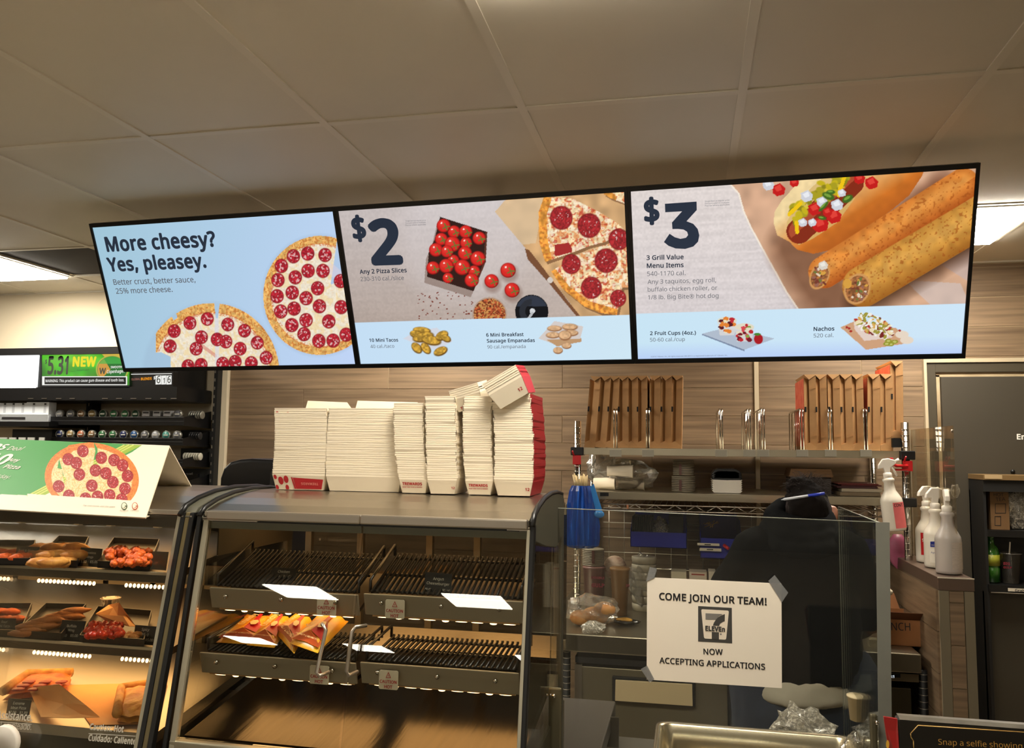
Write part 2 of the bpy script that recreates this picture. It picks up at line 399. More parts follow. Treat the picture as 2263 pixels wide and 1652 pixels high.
# door
doorm = mat('dark grey door paint', (64, 58, 47), .5, noise=.06, scale=3)
framem = mat('dark grey frame paint', (68, 61, 47), .45)
xd0 = xat(2078, 900, WALL); zd = zat(2200, 833, WALL)
df = struct(MB().bb((xT3+.003, WALL-.02, 0), (xd0-.022, WALL-.001, zHd-.003)).build('door_1', framem, None, .001))
MB().bb((xd0-.022, WALL-.02, zd+.025), (2.9, WALL-.001, zHd-.003)).build('header', framem, df, .001)
MB().bb((xd0-.018, WALL-.012, 0), (xd0-.002, WALL-.002, zd+.012)).build('jamb_strip', mat('worn pale strip', (200, 182, 148), .5, noise=.5, scale=3, stretch=(1, 1, 2), col2=(120, 95, 60)), df)
MB().bb((xd0-.018, WALL-.012, zd+.002), (2.9, WALL-.002, zd+.014)).build('head_strip', MATS['worn pale strip'], df)
dl = MB().bb((xd0, WALL-.03, .01), (2.6, WALL-.002, zd)).build('door_leaf', doorm, df, .002)
PD = Panel((xd0, WALL-.03, 2), (2.5, WALL-.03, 2), (2.5, WALL-.03, 1), (xd0, WALL-.03, 1))
ptext(PD, 'Employees Only', (2247, 970), (2390, 974), whiteink, dl, bold=.03)
q = PD.w(2237, 1041); MB().lathe([(.001, 0), (.008, .002), (.010, .010), (.006, .016)], (q.x, q.y-.016, q.z), 12, 'y').build('door_knob', black, dl)
# ------------------------------------------------------------------ menu screens
mc = (-0.7443, 2.9094, 0.6155+EYE); myaw, mtilt, mrol, sw, sh = -0.0334, 0.401, 0.0024, 1.0762, 0.6033
ex = Vector((math.cos(myaw)*math.cos(mrol), math.sin(myaw)*math.cos(mrol), math.sin(mrol)))
dn = Vector((0, math.sin(mtilt), -math.cos(mtilt))); dn = (dn-ex*dn.dot(ex)).normalized(); nn = ex.cross(dn).normalized()
if nn.y > 0: nn = -nn
SCR = []
bez = mat('screen bezel', (10, 10, 11), .3)
labels = ['wall of three menu screens, left one with pizzas on light blue', 'middle menu screen with tomatoes and pizza slices, two dollar price', 'right menu screen with hot dog and taquitos, three dollar price']
labels[0] = 'left menu screen with pepperoni pizzas on light blue, hung under ceiling'
for i in (-1, 0, 1):
    c = Vector(mc)+ex*(1.1*i)
    g = empty('menu_screen', c-nn*.03, labels[i+1], 'screen', 'menu screens hung in a row under the ceiling')
    def P_(u, v, d=0): return c+ex*u+dn*v-nn*d
    bw, bh = sw/2+.0115, sh/2+.017
    if True:
        hb = MB(); hb.prism([P_(-bw, -bh, .002), P_(bw, -bh, .002), P_(bw, bh, .002), P_(-bw, bh, .002)], -nn*.02)
        hb.prism([P_(-bw+.03, -bh+.03, .022), P_(bw-.03, -bh+.03, .022), P_(bw-.06, bh-.03, .022), P_(-bw+.06, bh-.03, .022)], -nn*.05); hb.build('housing', black, g)
    fr = MB(); a = sw/2+.001; b2 = sh/2+.001
    for u0, u1, v0, v1 in ((-bw, bw, -bh, -b2), (-bw, bw, b2, bh), (-bw, -a, -b2, b2), (a, bw, -b2, b2)):
        fr.prism([P_(u0, v0, -.004), P_(u1, v0, -.004), P_(u1, v1, -.004), P_(u0, v1, -.004)], -nn*.008)
    fr.build('bezel', bez, g)
    MB().prism([P_(-.16, -bh+.06, .07), P_(.16, -bh+.06, .07), P_(.16, bh-.2, .07), P_(-.16, bh-.2, .07)], -nn*.03).build('mount_plate', blackm, g)
    top = P_(0, -bh+.16, .26); MB().tube([top, (top.x, top.y, CEIL)], .02).build('ceiling_pole', blackm, g)
    a, b2 = sw/2, sh/2
    SCR.append((g, Panel(P_(-a, -b2), P_(a, -b2), P_(a, b2), P_(-a, b2))))
navy = mat('navy screen text', (26, 38, 56), .6, emit=.9); greyt = mat('grey screen text', (78, 82, 92), .6, emit=.9)
SE = 1.0
# --- screen 1
g, P = SCR[0]; k = 3.65; ox, oy = 180, 440
T = lambda x, y: (x/k+ox, y/k+oy)
C = Canvas(P, 460, 260, k, ox, oy)
C.rgb = np.stack([160+26*C.U+6*C.V, 198+12*C.U+2*C.V, 216+24*C.U+6*C.V], -1)
def pizza_face(C, m_, d, seedc=3):
    crust = (d > .86)*m_; C.fill(m_, (236, 226, 205), noise=.05, cell=3)
    C.fill(m_*(C.nz(5) > .62), (240, 212, 150), .55); C.fill(m_*(C.nz(2) > .7), (228, 196, 160), .4)
    C.fill(crust, (226, 176, 100), noise=.14, cell=4); C.fill(crust*(C.nz(2.2) > .66), (188, 100, 40), .6)
    C.fill((d > .83)*(d < .88)*m_*(C.nz(2) > .5), (200, 90, 50), .5)
d = C.ell(1925, 775, 458, 480, .1); mk = (d < 1)*(~C.poly([(2060, 340), (2300, 340), (2300, 560), (2010, 690)]))
C.fill(np.clip((1.06-d)/.06, 0, 1), (150, 175, 200), .3); pizza_face(C, mk, d)
C.fill((C.cap(2010, 560, 2170, 700, 40)[0] < 1)*(d < .95), (225, 205, 215), .5)
for x, y in [(1710, 460), (1825, 438), (1965, 450), (1613, 538), (1828, 577), (1948, 578), (1585, 652), (1725, 630), (1905, 718), (1578, 782), (1700, 753), (1812, 798), (1920, 863), (1608, 905), (1715, 882), (1697, 1015), (1812, 975), (1995, 985), (1795, 1088), (1915, 1142), (2030, 1140), (2095, 870), (2090, 660), (2135, 1092)]: C.pep(x, y, 54)
d = C.ell(1050, 1400, 545, 562); sl = C.poly([(605, 1240), (600, 1100), (660, 950), (695, 900), (760, 975), (800, 1010), (700, 1240), (720, 1400), (1700, 1400), (1600, 1200), (1400, 900), (1100, 800), (765, 800), (765, 935), (800, 1010), (760, 975)])
gap = C.poly([(1068, 820), (1118, 820), (1100, 960), (1085, 960)]) | C.poly([(700, 900), (765, 925), (775, 955), (745, 975)]) | C.poly([(560, 1240), (640, 1232), (720, 1270), (720, 1360), (560, 1360)])
mk = (d < 1)*(C.X > 600)*(~gap); C.fill((np.clip((1.05-d)/.06, 0, 1)), (150, 175, 200), .25); pizza_face(C, mk, d)
C.fill((C.cap(930, 1150, 1080, 1260, 14)[0] < 1)*mk, (205, 110, 95), .5); C.fill((C.cap(1090, 940, 1095, 1330, 16)[0] < 1)*mk, (215, 215, 225), .7)
for x, y in [(748, 1063), (875, 998), (1015, 965), (1180, 1010), (1315, 1060), (968, 1112), (715, 1185), (925, 1205), (1095, 1130), (1165, 1148), (1280, 1205), (1418, 1157), (1490, 1278), (860, 1345), (965, 1335), (1140, 1325), (1240, 1310), (1370, 1320)]: C.pep(x, y, 52)
C.build('picture', g, SE)
ptext(P, 'More cheesy?', T(207, 420), T(1092, 376), navy, g, bold=.028, hs=1.05)
ptext(P, 'Yes, pleasey.', T(222, 580), T(1012, 547), navy, g, bold=.028, hs=1.05)
ptext(P, 'Better crust, better sauce,', T(263, 690), T(922, 668), greyt, g, bold=.006)
ptext(P, '25% more cheese.', T(283, 762), T(738, 746), greyt, g, bold=.006)
# --- screen 2
g, P = SCR[1]; k = 3.3776; ox, oy = 740, 410
C = Canvas(P, 480, 270, k, ox, oy)
t = C.V; C.rgb = np.stack([196-26*t+14*C.U, 186-34*t+14*C.U, 184-44*t+14*C.U], -1)*(1+.05*(C.nz(3)-.5)+.04*(vnoise(270, 480, 60, 6, 3)-.5))[..., None]
C.fill(np.clip(1.3-C.ell(950, 420, 420, 420), 0, .4), (235, 232, 238), .5)
C.fill(C.poly([(1270, 110), (1195, 195), (1400, 440), (1620, 700), (1830, 975), (2300, 975), (2300, 0), (1500, 0)]), (206, 164, 116), noise=.12, cell=14)
C.fill(C.poly([(1270, 110), (1195, 195), (1400, 440), (1500, 430), (1560, 90)]), (222, 200, 168), .6)
C.fill(C.poly([(1418, 470), (1450, 480), (1560, 620), (1740, 860), (1830, 970), (1800, 970), (1600, 730), (1440, 550)]), (120, 78, 52)); C.fill(C.ell(1607, 705, 22) < 1, (210, 200, 190))
def slice_(pts, crust):
    m_ = C.poly(pts); C.fill(C.poly([(x+16, y+18) for x, y in pts]), (96, 60, 36), .6)
    C.fill(m_, (240, 214, 168), noise=.12, cell=5); C.fill(m_*(C.nz(4) > .6), (226, 130, 70), .6); C.fill(m_*(C.nz(3) > .7), (190, 50, 40), .6); C.fill(m_*(C.nz(6) > .66), (250, 240, 215), .7)
    for a, b in zip(crust[:-1], crust[1:]): C.fill((C.cap(*a, *b, 42)[0] < 1)*m_, (226, 152, 64), noise=.25, cell=4)
    C.fill(m_*(C.nz(3) > .75), (170, 70, 30), .4)
slice_([(1560, 85), (1520, 200), (1525, 420), (1570, 570), (1800, 490), (1900, 450), (2020, 420), (2165, 330), (2110, 280), (1980, 200), (1760, 90)], [(1575, 100), (1540, 210), (1545, 400), (1580, 560)])
slice_([(1615, 640), (1800, 520), (2050, 430), (2300, 300), (2300, 760), (2145, 760), (2105, 965), (1980, 950), (1860, 900), (1700, 770)], [(1625, 660), (1720, 780), (1880, 900), (2090, 960)])
slice_([(2000, 60), (2170, 20), (2170, 135), (2060, 95)], [(2000, 60), (2060, 95)])
for x, y, r in [(1690, 240, 84), (1898, 298, 87), (2025, 560, 86), (1915, 762, 78), (1765, 585, 70), (2120, 400, 76), (2115, 840, 60)]: C.pep(x, y, r, (158, 40, 44), .25)
C.fill((C.ell(1700, 480, 70) < 1)*C.poly([(1640, 530), (1640, 440), (1800, 420), (1795, 490)]), (165, 45, 45))
bx = [(785, 232), (1138, 345), (1127, 570), (1035, 788), (688, 680), (700, 500), (745, 400)]
C.fill(C.poly([(x-20, y+45) for x, y in bx]), (110, 85, 72), .5); C.fill(C.poly(bx), (48, 26, 22)); C.fill(C.poly([(1138, 345), (1124, 340), (1112, 560), (1035, 788), (1127, 570)]), (90, 50, 38))
for x, y, r in [(980, 428, 45), (885, 560, 45), (1040, 640, 45), (795, 400, 48), (890, 345, 48), (845, 690, 40), (812, 300, 52), (977, 345, 50), (1078, 393, 50), (878, 437, 60), (755, 480, 52), (838, 492, 47), (972, 505, 53), (1068, 545, 57), (733, 615, 50), (832, 600, 55), (952, 610, 60), (1022, 706, 53), (1293, 632, 57), (1170, 713, 53), (1323, 780, 56)]:
    if x > 1100: C.fill(np.clip(1.5-C.ell(x+6, y+22, r), 0, .6), (110, 75, 62), .7)
    e = C.ell(x, y, r, r*.97); C.fill(C.soft(e), (120, 14, 14)); C.fill(C.soft(C.ell(x-2, y-3, r*.9), .25), (214, 38, 34)); C.fill(np.clip(1.2-C.ell(x-r*.25, y-r*.3, r*.5), 0, .5), (240, 90, 70), .7); C.fill(C.ell(x-r*.3, y-r*.4, r*.13) < 1, (255, 220, 210))
    for a in (0, 1.3, 2.6, 4.2): C.fill(C.cap(x+r*.35, y+r*.1, x+r*.35+r*.5*math.cos(a), y+r*.1+r*.5*math.sin(a), 5)[0] < 1, (110, 110, 50))
for j in range(60):
    x = 620+random.random()*420; y = 790+random.random()*210; C.fill(C.ell(x, y, 6, 4) < 1, (120, 50, 35))
e = C.ell(1155, 960, 128); C.fill(e < 1, (178, 150, 130)); C.fill(e < .93, (150, 70, 40), noise=.5, cell=2); C.fill((e < .93)*(C.nz(2) > .6), (215, 160, 90), .8)
e = C.ell(1470, 938, 124); C.fill(e < 1, (12, 14, 20)); C.fill((e < .95)*(C.Y < 900)*(abs(C.Y-860) < 40), (70, 80, 100), .6); C.fill((e < .75)*(e > .4)*(C.X < 1470), (40, 44, 52)); C.fill(C.ell(1474, 936, 20) < 1, (210, 212, 215)); C.fill(C.cap(1474, 950, 1440, 1000, 9)[0] < 1, (180, 182, 185))
st = C.poly([(100, 1022), (2300, 962), (2300, 1500), (100, 1500)]); C.fill(st, np.stack([196+10*C.U, 222+8*C.U, 244+0*C.U], -1))
C.fill(C.poly([(510, 1140), (600, 1090), (760, 1060), (880, 1160), (760, 1230), (600, 1180)]), (214, 212, 220), .8)
for x, y, rx, ry, a in [(650, 1080, 66, 26, .1), (610, 1110, 50, 30, .2), (660, 1130, 80, 38, -.2), (720, 1155, 75, 36, .2), (800, 1120, 50, 34, -.5), (830, 1140, 40, 26, .5), (612, 1212, 48, 32, .8), (680, 1215, 48, 30, .9), (790, 1236, 54, 32, -.4)]:
    e = C.ell(x, y, rx, ry, a); C.fill(C.soft(e, .2), (110, 76, 24)); C.fill(C.soft(C.ell(x-3, y-4, rx*.9, ry*.8, a), .2), (196, 152, 58), noise=.25, cell=3)
C.fill(C.poly([(1520, 1140), (1640, 1010), (1855, 1050), (1830, 1150), (1660, 1190)]), (214, 196, 186), .8); C.fill(C.poly([(1580, 1150), (1840, 1140), (1840, 1165), (1660, 1200)]), (190, 150, 110))
for x, y, rx, ry in [(1640, 1066, 55, 22), (1755, 1055, 58, 26), (1628, 1116, 52, 24), (1765, 1100, 52, 24), (1718, 1118, 48, 38), (1730, 1195, 36, 24), (1666, 1230, 36, 26)]:
    C.fill(C.soft(C.ell(x, y, rx, ry), .2), (150, 104, 70)); C.fill(C.soft(C.ell(x-2, y-4, rx*.9, ry*.8), .2), (214, 172, 130), noise=.12, cell=3)
C.build('picture', g, SE)
T = lambda x, y: (x/k+ox, y/k+oy)
ptext(P, '$', T(138, 402), T(241, 397), navy, g, bold=.03, hs=1.12); ptext(P, '2', T(275, 578), T(512, 570), navy, g, bold=.035, hs=.98)
ptext(P, 'Any 2 Pizza Slices', T(188, 658), T(538, 645), navy, g, bold=.02); ptext(P, '230-310 cal./slice', T(194, 712), T(517, 703), greyt, g)
for j, s_ in enumerate(['Single item at regular price', 'Discount valid on multiples', 'Plus tax where applicable']): ptext(P, s_, T(528, 268+j*16), T(680, 262+j*16), greyt, g)
ptext(P, '10 Mini Tacos', T(260, 1165), T(474, 1162), navy, g, bold=.018); ptext(P, '40 cal./taco', T(268, 1212), T(445, 1208), greyt, g)
ptext(P, '6 Mini Breakfast', T(1131, 1126), T(1410, 1121), navy, g, bold=.018); ptext(P, 'Sausage Empanadas', T(1136, 1170), T(1494, 1165), navy, g, bold=.018); ptext(P, '90 cal./empanada', T(1140, 1215), T(1425, 1211), greyt, g)
# --- screen 3
g, P = SCR[2]; k = 2.8288; ox, oy = 1380, 350
C = Canvas(P, 540, 300, k, ox, oy)
C.rgb = np.stack([222-10*C.V, 212-8*C.V, 208-2*C.V], -1)*(1+.06*(C.nz(3)-.5)+.06*(vnoise(300, 540, 80, 8, 9)-.5))[..., None]
edge = [(665, 165), (715, 220), (745, 330), (790, 430), (850, 540), (905, 640), (950, 720), (1010, 830), (1085, 940)]
pm = C.poly(edge+[(2400, 940), (2400, 0), (700, 0)]); C.fill(pm, (206, 164, 134), noise=.10, cell=16)
for a, b in zip(edge[:-1], edge[1:]): C.fill(C.cap(*a, *b, 5)[0] < 1, (244, 232, 216))
C.fill(C.poly([(1750, 760), (2100, 780), (2200, 1000), (1950, 950)]), (205, 200, 205), .5); C.fill(C.poly([(1880, 600), (2200, 560), (2200, 800)]), (188, 176, 180), .5)
C.fill(np.clip(1.35-C.cap(1080, 560, 1300, 900, 170)[0], 0, .8), (96, 56, 34), .8)
C.fill(np.clip(1.3-C.cap(1480, 900, 2200, 480, 110)[0], 0, .9), (70, 40, 22), .9)
C.fill(np.clip(1.2-C.cap(1400, 640, 2000, 200, 120)[0], 0, .9), (84, 34, 14), .9)
bun = [(932, 400), (940, 330), (985, 260), (1060, 180), (1130, 100), (1900, 0), (1860, 110), (1780, 230), (1660, 330), (1520, 430), (1400, 510), (1290, 572), (1180, 596), (1080, 570), (1030, 520), (955, 480)]
bm_ = C.poly(bun); C.fill(bm_, (240, 214, 160), noise=.04, cell=6)
dd = C.cap(1120, 620, 1990, 60, 230)[0]; C.fill(bm_*np.clip(1.25-dd, 0, 1), (206, 112, 34), .95, noise=.06, cell=10); C.fill(bm_*np.clip(.75-C.cap(1180, 700, 2050, 140, 230)[0]*.9, 0, 1), (150, 70, 22), .9)
C.fill(bm_*C.poly([(1015, 400), (1060, 300), (1150, 200), (1260, 100), (1460, 80), (1440, 250), (1330, 400), (1180, 500), (1090, 540), (1020, 480)]), (214, 180, 110), .8)
e, sg = C.cap(1090, 455, 1420, 150, 78); C.fill((e < 1), (134, 44, 24)); C.fill((e < .8)*(sg < 0), (182, 84, 52), .8)
for j in range(60):
    t_ = random.random(); x = 1060+t_*300+random.uniform(-50, 50); y = 370-t_*230+random.uniform(-60, 40)
    C.fill(C.soft(C.ell(x, y, random.uniform(14, 34), random.uniform(10, 24), random.random()*3), .3), random.choice([(196, 176, 30), (168, 156, 34), (214, 190, 60), (140, 130, 30)]))
for a, b in [((1030, 350), (1100, 280)), ((1080, 460), (1075, 400)), ((1350, 180), (1340, 230)), ((1380, 100), (1350, 190))]: C.fill(C.cap(*a, *b, 12)[0] < 1, (240, 196, 20))
def chunk(x, y, s_, col, hi):
    C.fill(C.poly([(x-s_, y-s_*.5), (x+s_*.2, y-s_), (x+s_, y-s_*.2), (x+s_*.8, y+s_*.7), (x-s_*.3, y+s_), (x-s_*.9, y+s_*.5)]), col); C.fill(C.poly([(x-s_*.7, y-s_*.3), (x+s_*.2, y-s_*.8), (x+s_*.5, y), (x-s_*.3, y+s_*.3)]), hi, .8)
R1, R2 = (196, 28, 28), (232, 74, 62)
for x, y, s_ in [(1190, 315, 42), (1225, 412, 52), (1310, 360, 48), (1545, 152, 42), (965, 195, 42), (1062, 150, 30), (1470, 125, 36), (1270, 335, 30)]: chunk(x, y, s_, R1, R2)
for x, y, s_ in [(1140, 235, 38), (1115, 400, 28), (1235, 270, 34), (1330, 290, 38), (900, 165, 36), (1360, 215, 26), (1175, 400, 26)]: chunk(x, y, s_, (206, 208, 216), (240, 242, 246))
for x, y, rx, ry, a in [(1275, 235, 40, 22, .4), (1395, 252, 36, 22, -.5), (1245, 300, 42, 12, -.8), (1235, 372, 26, 12, .2), (1290, 210, 28, 14, 0)]: C.fill(C.soft(C.ell(x, y, rx, ry, a), .3), (64, 104, 34)); C.fill(C.ell(x-4, y-4, rx*.6, ry*.4, a) < 1, (120, 160, 60))
def taq(x0, y0, x1, y1, r, c1, c2):
    e, sg = C.cap(x0, y0, x1, y1, r); m_ = C.soft(e, .05); C.fill(m_, c1, noise=.10, cell=9)
    C.fill(m_*np.clip(sg-.1, 0, 1), c2, .95); C.fill(m_*np.clip(-sg-.55, 0, 1), c2, .6); C.fill(m_*np.clip(.5-abs(sg+.25), 0, 1)*(C.nz(12) > .4), (244, 190, 110), .5)
    C.fill(m_*(C.nz(3) > .78), (150, 70, 20), .5)
taq(1250, 710, 2120, 160, 100, (218, 136, 58), (166, 74, 22))
taq(1490, 800, 2300, 320, 128, (208, 150, 66), (150, 88, 26))
for x, y, rx, ry, a in [(1220, 735, 58, 88, .45), (1455, 815, 80, 100, .4)]:
    C.fill(C.soft(C.ell(x, y, rx, ry, a)), (206, 150, 90)); e = C.ell(x, y, rx*.85, ry*.85, a); C.fill(e < 1, (150, 96, 56), noise=.3, cell=3)
    for j in range(26):
        rr_ = random.random()**.5*.75; an = random.random()*6.28; C.fill(C.ell(x+rx*rr_*math.cos(an), y+ry*rr_*math.sin(an), random.uniform(7, 17), random.uniform(6, 12), an) < 1, random.choice([(226, 206, 180), (190, 120, 60), (120, 60, 44), (214, 160, 70), (110, 120, 60), (150, 100, 84)]))
chunk(1243, 668, 30, (216, 208, 196), (240, 236, 226)); C.fill(C.ell(1395, 782, 26, 30) < 1, (214, 158, 66))
st = C.poly([(0, 972), (2400, 898), (2400, 1500), (0, 1500)]); C.fill(st, np.stack([200+6*C.U, 228+2*C.U, 244+4*C.U], -1)); C.fill(st*np.clip(C.V*8-7.2, 0, 1), (176, 196, 246), .8)
C.fill(C.poly([(485, 1095), (640, 1055), (940, 1125), (750, 1195)]), (176, 188, 204)); C.fill(C.poly([(485, 1095), (485, 1103), (750, 1205), (750, 1195)]), (120, 134, 160))
for x, y in [(642, 1050), (750, 1090)]:
    C.fill(C.poly([(x-62, y-40), (x+60, y-40), (x+46, y+55), (x-46, y+55)]), (216, 214, 212), .85); C.fill(C.soft(C.ell(x, y-38, 60, 22)), (226, 216, 190), .9)
    for j in range(22): C.fill(C.ell(x+random.uniform(-44, 44), y+random.uniform(-50, 44), random.uniform(9, 20), random.uniform(8, 15)) < 1, random.choice([(236, 200, 90), (226, 130, 50), (90, 24, 34), (240, 226, 180), (190, 40, 50)] if x < 700 else [(190, 40, 50), (120, 24, 40), (226, 216, 190), (130, 160, 70), (214, 70, 80)]))
C.fill(C.soft(C.ell(838, 1128, 28, 32)), (170, 24, 34)); C.fill(C.ell(830, 1098, 22, 8) < 1, (70, 130, 50))
C.fill(C.poly([(1350, 1055), (1430, 1020), (1700, 1060), (1800, 1150), (1510, 1195)]), (206, 160, 124)); C.fill(C.poly([(1430, 1000), (1690, 1090), (1670, 1120), (1500, 1140), (1440, 1070)]), (226, 206, 196))
for j in range(120):
    a = random.random()*6.28; r_ = random.random()**.5; x = 1560+118*r_*math.cos(a)+20*r_*math.sin(a); y = 1045+72*r_*math.sin(a)+30*r_*math.cos(a)
    C.fill(C.ell(x, y, random.uniform(8, 20), random.uniform(5, 12), a*2) < 1, random.choice([(236, 220, 180), (120, 40, 36), (180, 60, 50), (160, 150, 60), (216, 170, 90), (240, 236, 226)]))
for x, y in [(1650, 1140), (1690, 1145), (1665, 1160), (1640, 1158)]: C.fill(C.ell(x, y, 22, 13) < 1, (150, 150, 50)); C.fill(C.ell(x, y, 11, 6) < 1, (196, 196, 110))
for x, y in [(1735, 1100), (1765, 1135)]: C.fill(C.soft(C.ell(x, y, 42, 24)), (230, 214, 196))
for x, y in [(1390, 1055), (1405, 1062), (1415, 1080), (1720, 1075)]: C.fill(C.ell(x, y, 9, 7) < 1, (170, 50, 40))
C.build('picture', g, SE)
T = lambda x, y: (x/k+ox, y/k+oy)
ptext(P, '$', T(124, 400), T(221, 395), navy, g, bold=.03, hs=1.12); ppoly(P, [T(*p) for p in [(253, 283), (451, 269), (452, 322), (388, 392), (430, 408), (458, 440), (468, 480), (460, 520), (430, 550), (380, 565), (320, 562), (275, 545), (247, 522), (282, 470), (315, 492), (350, 502), (385, 495), (398, 478), (392, 458), (370, 444), (335, 440), (300, 441), (297, 400), (360, 330), (255, 336)]], navy, g, .0008, 'lettering')
for s_, a, b, mm, bo in [('3 Grill Value', (138, 634), (370, 628), navy, .02), ('Menu Items', (140, 684), (370, 678), navy, .02), ('540-1170 cal.', (142, 734), (382, 728), greyt, 0), ('Any 3 taquitos, egg roll,', (145, 784), (573, 772), greyt, 0), ('buffalo chicken roller, or', (146, 832), (581, 820), greyt, 0), ('1/8 lb. Big Bite® hot dog', (148, 881), (588, 869), greyt, 0), ('2 Fruit Cups (4oz.)', (160, 1103), (447, 1099), navy, .018), ('50-60 cal./cup', (160, 1144), (378, 1140), greyt, 0), ('Nachos', (1182, 1077), (1312, 1074), navy, .018), ('520 cal.', (1182, 1118), (1306, 1115), greyt, 0)]:
    ptext(P, s_, T(*a), T(*b), mm, g, bold=bo)
for j, s_ in enumerate(['Single item at regular price', 'Discount valid on multiples', 'Plus tax where applicable']): ptext(P, s_, T(503, 272+j*14), T(656, 264+j*14), greyt, g)
ptext(P, '©2019 7-Eleven, Inc. All rights reserved. BIG BITE is a registered trademark of 7-Eleven, Inc.', T(165, 1242), T(645, 1233), greyt, g)
# ------------------------------------------------------------------ service counter and prep counter
counterm = mat('counter laminate', (70, 64, 56), .4, noise=.1, scale=30)
CT = .98
ctr = empty('service_counter', (-1.2, 1.6, 0), 'dark service counter under both heated display cases', 'counter')
MB().bb((-3.2, 1.25, 0), (-.22, 2.3, CT-.04)).build('body', mat('counter front', (60, 52, 42), .5), ctr)
MB().bb((-3.22, 1.22, CT-.04), (-.2, 2.32, CT)).build('worktop', counterm, ctr, .004)
PZ = .905
prep = empty('prep_counter', (.3, 1.95, 0), 'grey steel prep counter behind the clear sneeze guard', 'counter')
MB().bb((-.195, 1.6, 0), (1.6, 2.25, PZ-.04)).build('body', dsteel, prep)
MB().bb((-.195, 1.58, PZ-.04), (1.6, 2.27, PZ)).build('worktop', mat('worn steel top', (122, 118, 108), .4, .7, noise=.2, scale=8), prep, .003)
# ------------------------------------------------------------------ heated case (right one)
HX0, HX1 = -.949, -.284
YF, ZF = 1.49, EYE-.128
gapm = mat('case black gasket', (12, 12, 11), .4)
sideg = mat('case side grey', (98, 94, 82), .45, .3)
hc = empty('heated_display_case', ((HX0+HX1)/2, 1.65, CT), 'stainless heated display case with black wire shelves and sandwich packs', 'display case', 'heated display cases')
# top: curved sheet
prof = [(1.49, ZF), (1.53, ZF+.012), (1.58, ZF+.022), (1.64, ZF+.030), (1.70, EYE-.0945), (1.82, EYE-.0945), (1.82, EYE-.125), (1.49, ZF-.009)]
MB().prism([(HX0+.002, y, z) for y, z in prof], (HX1-HX0-.004, 0, 0)).build('top_panel', steel, hc, .001)
# header strip + door rails
z1 = ZF-.012
MB().bb((HX0+.003, 1.484, ZF-.010), (HX1-.003, 1.50, ZF)).build('front_trim', steel2, hc, .001)
MB().bb((HX0+.02, 1.487, ZF-.02), (HX1-.02, 1.51, ZF-.011)).build('gap_strip', gapm, hc)
for a, b in ((452, 572), (1122, 1172)):
    for j in range(2): MB().bb((xat(a, 1155, YF), 1.4835, ZF-.0145-.004*j), (xat(b, 1155, YF), 1.488, ZF-.012-.004*j)).build('hinge_leaf', steel2, hc)
# sloped glass plane: from (1.485, z top) down to (1.42, EYE-.53)
zt, zb = EYE-.145, EYE-.54
def yg(z): return 1.488-(zt-z)/(zt-zb)*.076
DS = [(-.9335, -.615), (-.609, -.2905)]
for i, (x0, x1) in enumerate(DS):
    d = MB(); d.prism([(x0, yg(zt)+.004, zt), (x1, yg(zt)+.004, zt), (x1, yg(zb)+.004, zb), (x0, yg(zb)+.004, zb)], (0, -.005, 0)); dp = d.build('glass_door', glass, hc)
    MB().bb((x0-.004, yg(zt)-.012, zt+.001), (x1+.003, yg(zt)+.004, zt+.019)).build('top_rail', steel2, dp, .003)
    MB().bb((x0-.001, yg(zt)+.003, zt-.017), (x1+.001, yg(zt)+.012, zt-.002)).build('rubber_seal', mat('clear seal', (130, 128, 112), .3), dp)
    hp = [(715, 1377), (728, 1374), (735, 1384), (722, 1472), (728, 1479), (738, 1478)] if i == 0 else [(812, 1380), (798, 1378), (792, 1388), (786, 1470), (791, 1478), (800, 1477)]
    pts = []
    for j, (x, y) in enumerate(hp):
        off = .004 if j in (0, 5) else .026; q = at(x, y, Y=1.455); q.y = yg(q.z)-off; pts.append(q)
    MB().tube(pts, .0035, 8).build('handle', steel2, dp)
# side frames on glass
frm = mat('light aluminium frame', (178, 172, 150), .35, .7)
for x0, x1 in ((-.946, -.9345), (-.2895, -.278)):
    MB().prism([(x0, yg(zt)-.006, zt), (x1, yg(zt)-.006, zt), (x1, yg(zb-.02)-.006, zb-.02), (x0, yg(zb-.02)-.006, zb-.02)], (0, .014, 0)).build('side_frame', frm, hc, .001)
MB().bb((HX0+.002, yg(zb)-.008, zb-.05), (HX1, yg(zb)+.01, zb-.004)).build('bottom_frame', frm, hc, .002)
